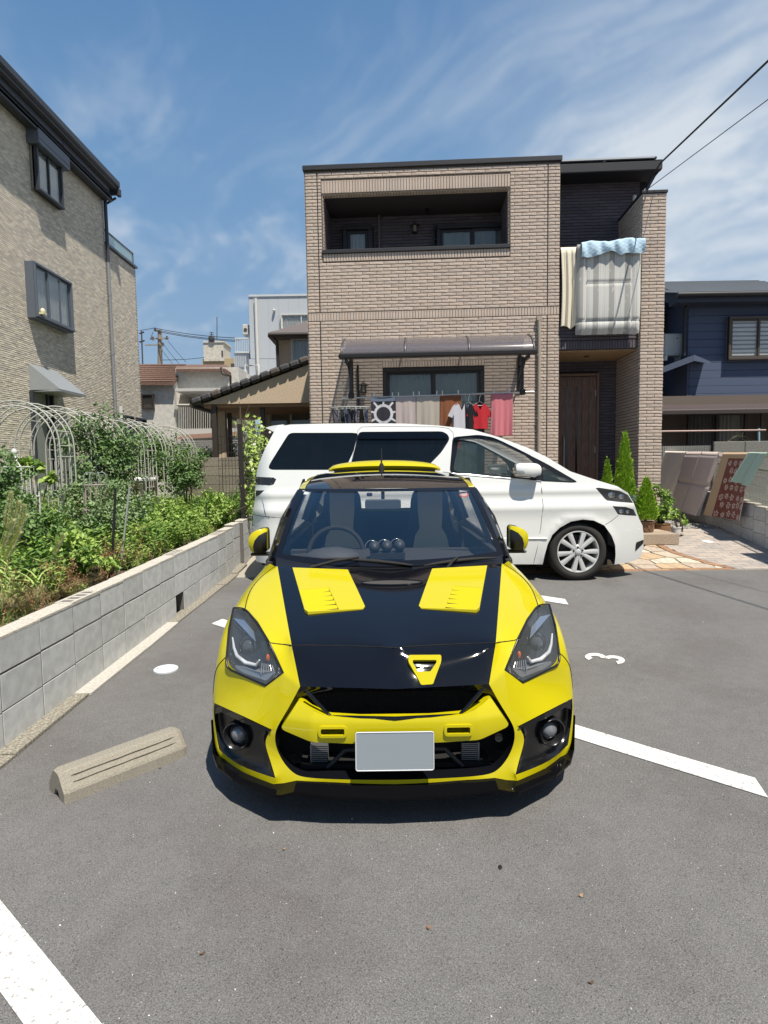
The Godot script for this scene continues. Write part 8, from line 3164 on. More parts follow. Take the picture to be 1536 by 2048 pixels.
func build_shrubs(green: Color, lime: Color, deep: Color) -> void:
	var sage := Color(0.14, 0.22, 0.085); var pale := Color(0.26, 0.35, 0.17)
	var rose := Color(0.55, 0.09, 0.1); var white := Color(0.75, 0.73, 0.7); var gold := Color(0.6, 0.42, 0.05)
	var put := func(x: float, y: float, d: float) -> Vector3:
		var p := px(x, y, d)
		return V(p.x, soil_y(p.x, p.z), p.z)
	shrub("rose_bush", "big climbing rose bush over the white garden arches, tallest in garden", put.call(215, 950, 9.2), V(0.58, 0.78, 0.5), 1.05, 5600, 0.062, deep.lerp(sage, 0.5), sage, "", [[gold, 3, 0.06]], "rose bush")
	shrub("rose_bush", "loose rose bush with pale leaves in front of the rusty trellis", put.call(165, 1000, 8.4), V(0.42, 0.35, 0.4), 0.55, 2300, 0.05, sage, pale, "", [[rose, 2, 0.03]], "rose bush")
	shrub("rose_bush", "dark leafed rose bush at the far end of the garden", put.call(372, 950, 10.9), V(0.42, 0.45, 0.4), 0.75, 3600, 0.055, deep, sage, "", [[rose, 3, 0.035], [white, 3, 0.03]], "rose bush")
	shrub("rose_bush", "low rounded rose bush growing in the garden flower pot", put.call(195, 1050, 6.6), V(0.33, 0.24, 0.3), 0.36, 2600, 0.042, sage, pale, "", [], "rose bush")
	shrub("rose_bush", "dense rose bush at the garden edge beside the finial trellis", put.call(12, 1000, 6.6), V(0.34, 0.36, 0.35), 0.78, 2600, 0.055, deep.lerp(sage, 0.5), sage, "", [[Color(0.6, 0.25, 0.1), 2, 0.04]], "rose bush")
	shrub("broadleaf_plant", "small broad leafed clump on a bare stem beside garden arch", put.call(62, 960, 7.4), V(0.22, 0.14, 0.2), 0.98, 420, 0.1, deep, lime, "", [], "plant")
	shrub("garden_shrub", "pale leafed shrub filling the garden between trellis and stakes", put.call(255, 1010, 7.6), V(0.4, 0.36, 0.36), 0.42, 2600, 0.045, sage, pale)
	shrub("garden_shrub", "bright green weedy shrub in the middle of the garden", put.call(330, 1030, 8.0), V(0.5, 0.24, 0.45), 0.28, 2200, 0.055, green, lime)
	shrub("garden_shrub", "light green bushy plant beside the mesh fence foot", put.call(430, 1020, 8.8), V(0.4, 0.26, 0.4), 0.28, 2000, 0.05, green, lime)
	shrub("garden_shrub", "leafy shrub low behind the foxtail grass", put.call(70, 1060, 5.6), V(0.45, 0.3, 0.3), 0.36, 2400, 0.05, deep.lerp(green, 0.5), sage)
	shrub("garden_shrub", "light green weedy bush close behind the garden wall corner", put.call(150, 1100, 5.0), V(0.3, 0.2, 0.25), 0.22, 1300, 0.05, green, lime)
	shrub("hedge_bush", "dark hedge bush behind the last garden arch", put.call(305, 930, 14.2), V(0.75, 0.85, 0.5), 1.0, 5200, 0.065, deep, green.lerp(deep, 0.4), "bushes at the back of the garden")
	shrub("hedge_bush", "green bush in front of the slatted screen of the pale house", put.call(355, 930, 16.0), V(0.7, 0.5, 0.5), 0.75, 3000, 0.06, deep.lerp(green, 0.4), lime.lerp(green, 0.5), "bushes at the back of the garden")
	shrub("hedge_bush", "green bush between the pale house and the porch posts", put.call(408, 930, 17.0), V(0.7, 0.6, 0.5), 0.9, 3000, 0.06, deep, green, "bushes at the back of the garden")
	shrub("hedge_bush", "dark bush behind the posts of the tan porch", put.call(478, 930, 17.6), V(0.8, 0.7, 0.5), 0.9, 2600, 0.06, deep, green.lerp(deep, 0.5), "bushes at the back of the garden")
	# vine with white flowers on the mesh fence
	var t := thing("flowering_vine", "leafy vine with white trumpet flowers climbing the dark mesh fence", "vine")
	var g := Geo.new()
	var stems := Geo.new()
	for s in 6:
		var z := -9.1 - s * 0.2
		var pts := []
		for k in 8: pts.append(V(-2.07 + 0.05 * sin(k * 1.7 + s), 0.7 + k * 0.22, z + 0.09 * sin(k * 1.1 + s * 2.0)))
		stems.tube(pts, 0.005, 4, false)
		for l in 130:
			var k := rng.randf() * 7.0
			var i := int(k)
			var p: Vector3 = pts[i].lerp(pts[mini(i + 1, 7)], k - i) + dirv() * V(0.1, 0.1, 0.14)
			g.col = tint(green.lerp(lime, 0.3), lime)
			g.leaf(p, (dirv() + V(0.4, -0.3, 0.5)).normalized(), (V(0.6, 0.5, 0.6) + dirv() * 0.6).normalized(), rng.randf_range(0.045, 0.085), 0.055)
	for k in 7: stems.tube([V(-2.1, 2.12, -9.0), V(-2.08 + rng.randf_range(-0.1, 0.15), 2.25 + rng.randf() * 0.25, -9.0 - rng.randf() * 0.5)], 0.003, 4, false)
	obj("stem", stems, mat("stem_brown", lin(0.09, 0.07, 0.045), 0.9), t)
	obj("foliage", g, leaf_mat("leaf"), t)
	for k in 16:
		var fg := Geo.new()
		var p := V(-2.0 + rng.randf_range(-0.05, 0.12), rng.randf_range(0.9, 2.2), rng.randf_range(-10.9, -9.0))
		for q in 6:
			fg.col = Color(0.8, 0.77, 0.74)
			fg.leaf(p, V(0.5 + cos(q * 1.05) * 0.7, sin(q * 1.05) * 0.7, 0.5).normalized(), V(0.6, 0.2, 0.7).normalized(), 0.035, 0.035)
		obj("flower", fg, leaf_mat("leaf"), t)


func build_trellises() -> void:
	var iron := grain("painted_iron", lin(0.3, 0.3, 0.27), lin(0.55, 0.55, 0.52), 0.25, 0.05, 0.6, 0.0, 191)
	# rose arches, one behind the other
	var zs := [8.2, 9.0, 10.0, 11.0, 12.2, 13.5]
	var labels := ["white metal rose arch at the garden's near end, tall hoop beside finial trellis", "white metal rose arch in front of the pale side door", "white metal rose arch wrapped by the biggest rose bush", "white metal rose arch just behind the biggest rose bush", "white metal rose arch beside the white lidded bin", "white metal rose arch furthest back, before the pale house"]
	for k in 6:
		var t := thing("garden_arch", labels[k], "garden arch", V(-4.95 + (0.06 if k % 2 else -0.04), 0.55, -zs[k]), 0.0, "white rose arches")
		for s in 2:
			var g := Geo.new()
			for r in [0.6, 0.535]:
				var pts := [V(-r - 0.01, 0.0, -s * 0.38), V(-r, 1.3, -s * 0.38)]
				for i in range(1, 17):
					var a := PI - PI * i / 16.0
					pts.append(V(cos(a) * r, 1.3 + sin(a) * r * 1.02, -s * 0.38))
				pts.append(V(r + 0.01, 0.0, -s * 0.38))
				g.tube(pts, 0.0105, 6, false)
			obj("hoop", g, iron, t)
		for side in [-1.0, 1.0]:
			var g := Geo.new()
			for y in [0.45, 0.62, 1.15, 1.3]: g.tube([V(side * 0.565, y, 0), V(side * 0.565, y, -0.38)], 0.008, 5)
			for q in 3: g.tube([V(side * 0.565, 0.62, -0.095 * (q + 1)), V(side * 0.565, 1.15, -0.095 * (q + 1))], 0.006, 5)
			for q in 2:
				var sc := []
				for i in 14: sc.append(V(side * 0.565, 0.33 + sin(i * 0.55) * 0.05 * (1.0 - i / 16.0), -0.1 - q * 0.18 + cos(i * 0.55) * 0.05 * (1.0 - i / 16.0)))
				g.tube(sc, 0.004, 4, false)
			obj("side_panel", g, iron, t)
		var g := Geo.new()
		for a in [0.35, 0.8, 1.25, 1.57, 1.9, 2.35, 2.8]: g.tube([V(cos(a) * 0.57, 1.3 + sin(a) * 0.58, 0), V(cos(a) * 0.57, 1.3 + sin(a) * 0.58, -0.38)], 0.008, 5)
		for s in 2:
			for a in [0.6, 1.57, 2.5]:
				var sc := []
				for i in 10: sc.append(V(cos(a) * (0.567 + 0.02 * cos(i * 0.7)) + 0.02 * sin(i * 0.7) * sin(a), 1.3 + sin(a) * (0.575 + 0.02 * cos(i * 0.7)) - 0.02 * sin(i * 0.7) * cos(a), -s * 0.38))
				g.tube(sc, 0.003, 4, false)
		obj("rung", g, iron, t)
	# rusty obelisk with a scrolled crown
	var p := px(193, 1010, 7.7)
	var t := thing("trellis_obelisk", "rusty white iron obelisk trellis with a scrolled basket crown", "trellis", V(p.x, 0.6, p.z))
	var g := Geo.new()
	for k in 12:
		var a := TAU * k / 12
		g.tube([V(cos(a) * 0.16, 0, sin(a) * 0.16), V(cos(a) * 0.135, 0.72, sin(a) * 0.135)], 0.007, 5, false)
	for y in [0.1, 0.4, 0.72]:
		var ring := []
		for k in 17: ring.append(V(cos(TAU * k / 16) * 0.145, y, sin(TAU * k / 16) * 0.145))
		g.tube(ring, 0.007, 5, false)
	obj("cage", g, grain("rusty_iron", lin(0.2, 0.15, 0.12), lin(0.48, 0.46, 0.43), 0.2, 0.06, 0.8, 0.0, 192), t)
	g = Geo.new()
	for k in 8:
		var a := TAU * k / 8
		var pts := []
		for i in 12:
			var s := i / 11.0
			var r := 0.135 + 0.05 * sin(s * PI) - 0.12 * s
			pts.append(V(cos(a) * r, 0.72 + 0.16 * sin(s * 2.2), sin(a) * r))
		g.tube(pts, 0.006, 5, false)
	obj("crown", g, mat("verdigris", lin(0.2, 0.24, 0.22), 0.7), t)
	# square trellis with a white finial
	p = px(30, 930, 7.2)
	t = thing("trellis_obelisk", "white square garden trellis topped by a ball finial", "trellis", V(p.x, 0.58, p.z))
	g = Geo.new()
	for k in 4:
		var a := TAU * (k + 0.5) / 4
		var c := V(cos(a), 0, sin(a)) * 0.24
		g.tube([c, c + V(0, 0.98, 0)], 0.011, 6)
		g.tube([c + V(0, 0.98, 0), c * 0.3 + V(0, 1.06, 0), V(0, 1.14, 0)], 0.008, 5)
		var d := V(cos(a + TAU / 4), 0, sin(a + TAU / 4)) * 0.24
		for y in [0.3, 0.62, 0.98]: g.tube([c + V(0, y, 0), d + V(0, y, 0)], 0.009, 5)
		for q in 3: g.tube([c.lerp(d, (q + 1) / 4.0) + V(0, 0.62, 0), c.lerp(d, (q + 1) / 4.0) + V(0, 0.98, 0)], 0.006, 5)
	obj("frame", g, mat("iron_white", lin(0.6, 0.6, 0.58), 0.5), t)
	g = Geo.new()
	g.lathe([Vector2(0.012, 0), Vector2(0.03, 0.02), Vector2(0.034, 0.05), Vector2(0.02, 0.075), Vector2(0, 0.082)], 12, Transform3D(Basis.IDENTITY, V(0, 1.12, 0)))
	obj("finial", g, mat("iron_white", lin(0.6, 0.6, 0.58), 0.5), t)
	# plant stakes
	for s in [[231, 976, 226, 1092, 5.35, "black plant stake standing in the weeds", mat("stake_black", lin(0.012, 0.012, 0.013), 0.5), 0.012], [259, 975, 247, 1082, 5.5, "grey plant stake leaning beside the black stake", mat("stake_grey", lin(0.3, 0.32, 0.31), 0.6), 0.009], [413, 1005, 412, 1040, 8.5, "slim dark stake in the weeds near the mesh fence", mat("stake_black", lin(0.012, 0.012, 0.013), 0.5), 0.009]]:
		var st := thing("plant_stake", s[5], "stake")
		g = Geo.new()
		var a := px(s[0], s[1], s[4]); var b := px(s[2], s[3], s[4])
		b = a + (b - a) * ((0.5 - a.y) / (b.y - a.y))
		g.tube([b, a], s[7], 8)
		obj("rod", g, s[6], st)
	# white-lidded bin and flower pot
	var bp := px(293, 985, 11.4)
	t = thing("garden_bin", "brown garden bin with a white lid beside the rose arches", "bin", V(bp.x, soil_y(bp.x, bp.z), bp.z))
	g = Geo.new()
	g.lathe([Vector2(0, 0), Vector2(0.17, 0), Vector2(0.2, 0.62), Vector2(0.19, 0.62)], 20)
	obj("body", g, mat("bin_brown", lin(0.11, 0.09, 0.075), 0.7), t)
	g = Geo.new()
	g.bev(V(0, 0.67, 0), V(0.36, 0.09, 0.36), 0.03)
	obj("lid", g, mat("lid_white", lin(0.66, 0.66, 0.63), 0.5), t)
	bp = px(186, 1088, 6.5)
	t = thing("flower_pot", "terracotta flower pot sunk in the weeds under the low rose bush", "flower pot", V(bp.x, soil_y(bp.x, bp.z), bp.z))
	g = Geo.new()
	g.lathe([Vector2(0, 0.0), Vector2(0.1, 0.0), Vector2(0.13, 0.16), Vector2(0.145, 0.16), Vector2(0.15, 0.19), Vector2(0.135, 0.195), Vector2(0.125, 0.15), Vector2(0, 0.15)], 24)
	obj("pot", g, mat("terracotta", lin(0.3, 0.15, 0.1), 0.85), t)


# ---------------------------------------------------------------- laundry
func hung(called: String, label: String, category: String, group := "") -> Node3D:
	var t := thing(called, label, category, HOUSE_AT, HOUSE_TURN, group)
	return t


func terry(key: String, c: Color, tex: Texture2D = null) -> StandardMaterial3D:
	var m := mat(key, Color.WHITE if tex else c, 0.95)
	if tex: m.albedo_texture = tex
	m.rim_enabled = true
	m.rim = 0.25
	return m


func ring_print() -> ImageTexture:
	var s := 256
	var im := Image.create(s, s, false, Image.FORMAT_RGB8)
	var ink := lin(0.02, 0.02, 0.03); var pale := lin(0.5, 0.5, 0.54)
	for y in s:
		for x in s:
			var c := ink
			var v := y / 256.0
			var p := Vector2(x / 256.0 - 0.5, (v - 0.5) * 3.0)
			var r := p.length()
			if r > 0.29 and r < 0.4: c = pale
			var a := fposmod(p.angle() + 0.2, TAU / 9.0) - TAU / 18.0
			if r > 0.36 and r < 0.62 and absf(a) * r < 0.04: c = pale
			if v > 0.67 and absf((v - 0.72) - 0.12 * p.x * p.x) > 0.012: c = pale
			im.set_pixel(x, y, c)
	return ImageTexture.create_from_image(im)


func towel(called: String, label: String, x0: float, x1: float, ytop: float, ybot: float, m: Material, seed_: int, category := "towel") -> void:
	var t := hung(called, label, category, "washing on the awning pole")
	var g := Geo.new()
	# hangs over the pole: a long front, a short back flap
	var f := func(u: float, v: float) -> Vector3:
		var s := v * 1.35
		var x := lerpf(x0, x1, u)
		var wav := 0.018 * sin(u * 9.0 + seed_) + 0.01 * sin(u * 23.0 + seed_ * 2.0)
		var slope := (x - 0.8) * 0.011
		if s < 1.0: return V(x + 0.006 * sin(v * 5.0 + seed_), lerpf(ybot, ytop, s) + slope, 0.625 + wav * (1.1 - s) + 0.01 * (1.0 - s))
		var q := (s - 1.0) / 0.35
		return V(x, ytop + slope - q * 0.25 + 0.01 * sin(minf(q * 8.0, PI)), 0.6 - 0.03 * minf(q * 3.0, 1.0) + 0.5 * wav)
	g.sheet(22, 24, f, 0.006)
	obj("cloth", g, m, t)
	for k in 2:
		g = Geo.new()
		var x := lerpf(x0, x1, 0.12 + 0.76 * k)
		var y := ytop + (x - 0.8) * 0.011
		g.bev(V(x, y + 0.03, 0.612), V(0.018, 0.07, 0.035), 0.006)
		var pg := thing("clothes_peg", "white plastic clothes peg clipped on the awning laundry pole", "clothes peg", HOUSE_AT, HOUSE_TURN, "pegs on the awning pole")
		obj("peg", g, mat("peg_white", lin(0.66, 0.64, 0.62), 0.5), pg)


func build_laundry() -> void:
	# the pole under the awning
	var t := hung("laundry_pole", "long steel laundry pole hung under the house awning", "laundry pole")
	var g := Geo.new()
	g.tube([V(0.74, 2.66, 0.6), V(2.3, 2.676, 0.6), V(3.92, 2.70, 0.6)], 0.016, 10)
	obj("rod", g, mat("pole_steel_bright", lin(0.5, 0.48, 0.46), 0.3, 0.8), t)
	g = Geo.new()
	g.lathe([Vector2(0.02, 0), Vector2(0.02, 0.05), Vector2(0, 0.055)], 10, Transform3D(Basis(V(0, 0, 1), PI * 0.5), V(0.75, 2.66, 0.6)))
	obj("end_cap", g, mat("peg_white", lin(0.66, 0.64, 0.62), 0.5), t)
	towel("towel", "black towel with a pale ring and spokes print on the awning pole", 1.19, 1.60, 2.668, 1.75, terry("towel_ring", Color.WHITE, ring_print()), 1)
	towel("towel", "dusty pink towel between the black print towel and beige towel", 1.612, 1.945, 2.668, 1.7, terry("towel_pink_grey", lin(0.4, 0.34, 0.33)), 2)
	towel("towel", "beige towel between the dusty pink and brown towels", 1.955, 2.345, 2.668, 1.68, terry("towel_beige", lin(0.37, 0.33, 0.29)), 3)
	towel("towel", "rust brown towel beside the shirts on the awning pole", 2.352, 2.70, 2.668, 1.75, terry("towel_brown", lin(0.2, 0.07, 0.03)), 4)
	towel("towel", "bright pink towel at the end of the awning pole", 3.206, 3.56, 2.668, 1.95, terry("towel_pink", lin(0.52, 0.16, 0.19)), 5)
	# shirts on hangers
	for s in [[2.695, 0.17, "pale lilac t-shirt on a hanger under the awning", lin(0.46, 0.46, 0.52), 0.5], [2.83, 0.12, "black t-shirt half hidden between two shirts", lin(0.012, 0.012, 0.016), -0.6], [3.015, 0.155, "red t-shirt on a white hanger under the awning", lin(0.42, 0.015, 0.025), 0.15]]:
		var sh := hung("t_shirt", s[2], "t-shirt", "washing on the awning pole")
		var turn := Transform3D(Basis(V(0, 1, 0), s[4]), V(s[0], 2.50, 0.6))
		var half := PackedVector2Array([Vector2(0.055, 0.02), Vector2(0.13, -0.015), Vector2(0.235, -0.18), Vector2(0.165, -0.215), Vector2(0.14, -0.16), Vector2(0.145, -0.4)])
		var o := PackedVector2Array([Vector2(0.0, -0.09)])
		for q in half: o.append(q * Vector2(s[1] / 0.16, 1))
		for k in range(half.size() - 1, -1, -1): o.append(Vector2(-half[k].x * s[1] / 0.16, half[k].y))
		g = Geo.new()
		for face in 2:
			var sg := 1.0 if face == 0 else -1.0
			var f := func(p: Vector2) -> Vector3: return turn * V(p.x, p.y, sg * (0.02 + 0.022 * cos(p.x * 9.0)) + 0.009 * sin(p.x * 40.0) * clampf(-p.y * 3.0, 0.0, 1.0))
			g.patch(o, [], 0.04, f, sg)
		var f0 := func(p: Vector2) -> Vector3: return turn * V(p.x, p.y, 0.02 + 0.022 * cos(p.x * 9.0))
		obj("cloth", g, terry("shirt_%d" % int(s[0] * 100), s[3]), sh)
		var ho := hung("clothes_hanger", "white plastic hanger holding a t-shirt on the awning pole", "hanger", "hangers on the awning pole")
		g = Geo.new()
		g.tube([turn * V(0, 0.19, 0), turn * V(0.02, 0.17, 0), turn * V(0.0, 0.12, 0), turn * V(0, 0.06, 0), turn * V(0.13 * s[1] / 0.16, -0.01, 0), turn * V(-0.13 * s[1] / 0.16, -0.01, 0), turn * V(0, 0.06, 0)], 0.006, 6)
		obj("hanger", g, mat("peg_white", lin(0.66, 0.64, 0.62), 0.5), ho)
	# pinch hanger with small washing
	t = hung("pinch_hanger", "round pinch hanger crowded with dark socks by the awning", "pinch hanger")
	g = Geo.new()
	var ring := []
	for k in 25: ring.append(V(0.83 + cos(TAU * k / 24) * 0.35, 2.5, 0.56 + sin(TAU * k / 24) * 0.2))
	g.tube(ring, 0.008, 5, false)
	g.tube([V(0.5, 2.5, 0.56), V(1.16, 2.5, 0.56)], 0.006, 5); g.tube([V(0.83, 2.5, 0.36), V(0.83, 2.5, 0.76)], 0.006, 5); g.tube([V(0.83, 2.68, 0.58), V(0.83, 2.5, 0.56)], 0.004, 5)
	obj("frame", g, mat("pinch_grey", lin(0.45, 0.45, 0.43), 0.5), t)
	var sock_cols := [lin(0.02, 0.022, 0.035), lin(0.05, 0.07, 0.12), lin(0.012, 0.012, 0.014), lin(0.09, 0.08, 0.1), lin(0.12, 0.14, 0.2)]
	for k in 20:
		var so := hung("sock", "small dark sock pegged on the round pinch hanger", "sock", "socks on the pinch hanger")
		var a := TAU * k / 20
		var c := V(0.83 + cos(a) * 0.33 * rng.randf_range(0.5, 1.0), 2.47, 0.56 + sin(a) * 0.19 * rng.randf_range(0.5, 1.0))
		g = Geo.new()
		var w := rng.randf_range(0.04, 0.075); var L := rng.randf_range(0.2, 0.4); var tw := rng.randf() * TAU
		g.sheet(3, 6, func(u, v): return c + Basis(V(0, 1, 0), tw) * V((u - 0.5) * w + 0.02 * v * v, -L * (1.0 - v), 0.01 * sin(v * 6.0 + k)), 0.012)
		obj("cloth", g, terry("sock_%d" % (k % 5), sock_cols[k % 5]), so)
		g = Geo.new()
		g.bev(c + V(0, 0.015, 0), V(0.012, 0.05, 0.02), 0.004)
		var pg := thing("clothes_peg", "small pale peg holding a sock on the pinch hanger", "clothes peg", HOUSE_AT, HOUSE_TURN, "pegs on the pinch hanger")
		obj("peg", g, mat("peg_pale", lin(0.45, 0.5, 0.42), 0.5), pg)
	build_balcony_bedding()
	build_wall_bedding()


func stripes() -> ImageTexture:
	var w := 512; var h := 512
	var im := Image.create(w, h, false, Image.FORMAT_RGB8)
	var nz := FastNoiseLite.new(); nz.seed = 12; nz.frequency = 0.03; nz.noise_type = FastNoiseLite.TYPE_CELLULAR
	for x in w:
		var u := fmod(x / 512.0 * 4.0, 1.0)
		for y in h:
			var c := 0.5
			if u < 0.34: c = 0.3 + (0.14 if nz.get_noise_2d(x, y) > -0.35 else 0.0)
			elif u < 0.4: c = 0.52
			elif u < 0.44: c = 0.4
			elif u < 0.6: c = 0.5
			elif u < 0.64: c = 0.42
			elif u < 0.72: c = 0.44 + (0.1 if (y / 6) % 2 else 0.0)
			elif u < 0.76: c = 0.4
			elif u < 0.92: c = 0.5
			im.set_pixel(x, y, lin(c, c * 1.0, c * 0.97))
	return ImageTexture.create_from_image(im)


func build_balcony_bedding() -> void:
	# cream blanket
	var t := hung("blanket", "cream blanket hanging over the balcony wall beside the futon", "blanket", "bedding on the balcony")
	var g := Geo.new()
	g.sheet(40, 30, func(u, v):
		var s: float = v * 1.2
		var x: float = lerpf(4.49, 4.80, u)
		var fold := 0.028 * sin(u * 17.0 + 1.0 + v) + 0.012 * sin(u * 41.0)
		if s < 1.0: return V(x + 0.02 * sin(v * 4.0), lerpf(3.87 + 0.03 * sin(u * 9.0), 5.215, s), 0.03 + fold * (1.15 - s * 0.7))
		return V(x, 5.235 - (s - 1.0) * 1.0, -0.02 - (s - 1.0) * 0.9), 0.012)
	obj("cloth", g, terry("blanket_cream", lin(0.66, 0.61, 0.5)), t)
	# striped futon with a padded frame
	t = hung("futon", "grey and white striped floral futon airing over the balcony", "futon", "bedding on the balcony")
	g = Geo.new()
	g.sheet(44, 48, func(u, v):
		var s: float = v * 1.15
		var x: float = lerpf(4.765, 5.83, u) - 0.03 * (1.0 - v)
		var e: float = minf(minf(u, 1.0 - u) / 0.12, minf(v / 0.12, 1.0))
		var pad := 0.05 * sin(clampf(e, 0.0, 1.0) * PI * 0.8)
		var seam: float = exp(-pow((v - 0.125) / 0.012, 2.0)) + exp(-pow((v - 0.5) / 0.012, 2.0)) * (1.0 if (u > 0.12 and u < 0.88) else 0.0) + exp(-pow((u - 0.135) / 0.013, 2.0)) + exp(-pow((u - 0.865) / 0.013, 2.0))
		pad += 0.02 * sin(u * 25.0) * 0.2 + 0.012 * sin(u * 60.0) * exp(-pow((minf(u, 1.0 - u) - 0.06) / 0.05, 2.0)) - 0.03 * minf(seam, 1.0)
		if s < 1.0: return V(x, lerpf(3.72, 5.22, s), 0.09 + pad + 0.02 * sin(v * 7.0))
		return V(x, 5.25 - (s - 1.0) * 0.8, 0.05 - (s - 1.0) * 2.2), 0.03)
	obj("cloth", g, terry("futon_stripes", Color.WHITE, stripes()), t)
	# pale blue pad thrown over the top
	t = hung("quilted_pad", "pale blue quilted pad crumpled over the top of the striped futon", "bedding pad", "bedding on the balcony")
	g = Geo.new()
	g.sheet(44, 18, func(u, v):
		var x: float = lerpf(4.80, 5.86, u)
		var low: float = 5.03 - 0.04 * sin(u * 8.0 + 0.6) - 0.07 * exp(-pow((u - 0.62) / 0.07, 2.0)) + 0.05 * u
		var crest: float = 5.245 + 0.015 * sin(u * 11.0) + 0.05 * u
		var fold := 0.011 * sin(u * 31.0 + v * 5.0) + 0.006 * sin(u * 57.0) + 0.006 * sin(v * 40.0) * sin(u * 60.0)
		if v < 0.6: return V(x, lerpf(low, crest, v / 0.6), 0.175 + fold + 0.02 * sin(v * 5.0))
		return V(x, crest - (v - 0.6) * 0.25, 0.175 - (v - 0.6) * 0.9 + fold), 0.014)
	obj("cloth", g, terry("pad_blue", lin(0.44, 0.6, 0.73)), t)


func wall_pt(x: float, y: float, off: float) -> Vector3:   # photo pixel laid on the fence plane of the right wall
	var a := V(5.70, 0, -7.9); var b := V(6.49, 0, -13.2)
	var dirw := (b - a).normalized()
	var nrm := V(dirw.z, 0, -dirw.x).normalized()
	if nrm.x > 0: nrm = -nrm
	var c := V(0, 1.52, 0)
	var r := (px(x, y, 2.0) - c)
	var o := a + nrm * off
	return c + r * ((o - c).dot(nrm) / r.dot(nrm))


func turtle_print() -> ImageTexture:
	# brown cloth with scattered pale turtle motifs, tan border at the foot and one side
	var w := 512; var h := 640
	var im := Image.create(w, h, false, Image.FORMAT_RGB8)
	im.fill(lin(0.55, 0.38, 0.23))
	im.fill_rect(Rect2i(120, 0, 392, 520), lin(0.19, 0.038, 0.02))
	var ink := lin(0.72, 0.62, 0.55)
	var r := RandomNumberGenerator.new(); r.seed = 17
	var dot := func(p: Vector2, rad: float) -> void:
		for y in range(int(p.y - rad), int(p.y + rad) + 1):
			for x in range(int(p.x - rad), int(p.x + rad) + 1):
				if x > 124 and x < 511 and y > 0 and y < 516 and Vector2(x, y).distance_to(p) <= rad: im.set_pixel(x, y, ink)
	for i in 5:
		for j in 7:
			var c := Vector2(165 + i * 78 + (39 if j % 2 else 0) + r.randf_range(-14, 14), 35 + j * 74 + r.randf_range(-12, 12))
			var a := r.randf() * TAU
			var R := r.randf_range(20, 27)
			var P := func(x: float, y: float) -> Vector2: return c + Vector2(x, y).rotated(a) * R
			for k in 40:
				var t := TAU * k / 40
				dot.call(P.call(cos(t) * 0.62, sin(t) * 0.85), 2.6)
			for k in 9:
				dot.call(P.call(0.22, -0.5 + k * 0.12), 1.8); dot.call(P.call(-0.22, -0.5 + k * 0.12), 1.8)
				var s := k / 8.0
				for q in [[-1.0, -1.0], [1.0, -1.0], [-1.0, 1.0], [1.0, 1.0]]:
					dot.call(P.call(q[0] * (0.5 + 0.65 * s), q[1] * (0.55 + 0.35 * s - 0.5 * s * s)), 3.2 - s * 1.2)
			dot.call(P.call(0, -1.15), 4.5)
	return ImageTexture.create_from_image(im)


func draped(called: String, label: String, category: String, m: Material, q: Array, off0: float, off1: float, thick: float, fold: Callable) -> Node3D:
	# q: the four corners (top left, top right, lower right, lower left) on the fence plane
	var t := thing(called, label, category, Vector3.ZERO, 0.0, "bedding airing on the right wall")
	var g := Geo.new()
	var f := func(u: float, v: float) -> Vector3:
		var s := 1.0 - v * 1.12     # 1 at the foot, 0 at the fence top, then over the back
		var ss := maxf(s, 0.0)
		var xt := lerpf(q[0][0], q[1][0], u); var xb := lerpf(q[3][0], q[2][0], u)
		var yt := lerpf(q[0][1], q[1][1], u); var yb := lerpf(q[3][1], q[2][1], u)
		var p := wall_pt(lerpf(xt, xb, ss), lerpf(yt, yb, ss), 0.02)
		var out: float = lerpf(off0, off1, ss) + fold.call(u, ss)
		if s < 0.0: return p + V(0.02 - s * 1.4, -0.01 + s * 0.6, 0)
		return p + V(-out, 0.0, out * 0.15)
	g.sheet(40, 36, f, thick)
	obj("cloth", g, m, t)
	return t


func build_wall_bedding() -> void:
	draped("bed_sheet", "pale beige crumpled sheet hung on the wall fence nearest the brick pillar", "bed sheet", terry("sheet_beige", lin(0.8, 0.73, 0.67)), [[1331, 902], [1382, 903], [1368, 1000], [1331, 990]], 0.04, 0.3, 0.008, func(u, s): return 0.05 * sin(u * 13.0 + s * 4.0) * s + 0.015 * sin(u * 60.0 + s * 30.0) * smoothstep(0.55, 1.0, u))
	for k in 2:
		var q := [[1379, 906], [1409, 906], [1390, 1022], [1364, 1014]] if k == 0 else [[1411, 906], [1443, 907], [1421, 1031], [1391, 1022]]
		draped("folding_mattress", "mauve grey folding mattress pad beside the beige sheet" if k == 0 else "mauve grey folding mattress pad beside the turtle print cover", "mattress", terry("mattress_mauve", lin(0.52, 0.445, 0.425)), q, 0.06, 0.27, 0.07, func(u, s): return 0.02 * sin(u * PI) - 0.05 * exp(-pow((s - 0.52) / 0.018, 2.0)) - 0.03 * exp(-pow((s - 0.03) / 0.02, 2.0)))
	draped("futon_cover", "brown futon cover with pale turtle print and tan border", "futon cover", terry("cover_turtle", Color.WHITE, turtle_print()), [[1452, 905], [1514, 905], [1502, 1041], [1429, 1029]], 0.05, 0.2, 0.012, func(u, s): return 0.025 * sin(u * 6.0 + 1.0) * s)
	draped("towel", "pale green towel pegged on the wire fence over turtle cover", "towel", terry("towel_green", lin(0.4, 0.53, 0.45)), [[1507, 904], [1545, 905], [1522, 972], [1486, 961]], 0.09, 0.22, 0.006, func(u, s): return 0.03 * sin(u * 10.0) * (0.4 + s))


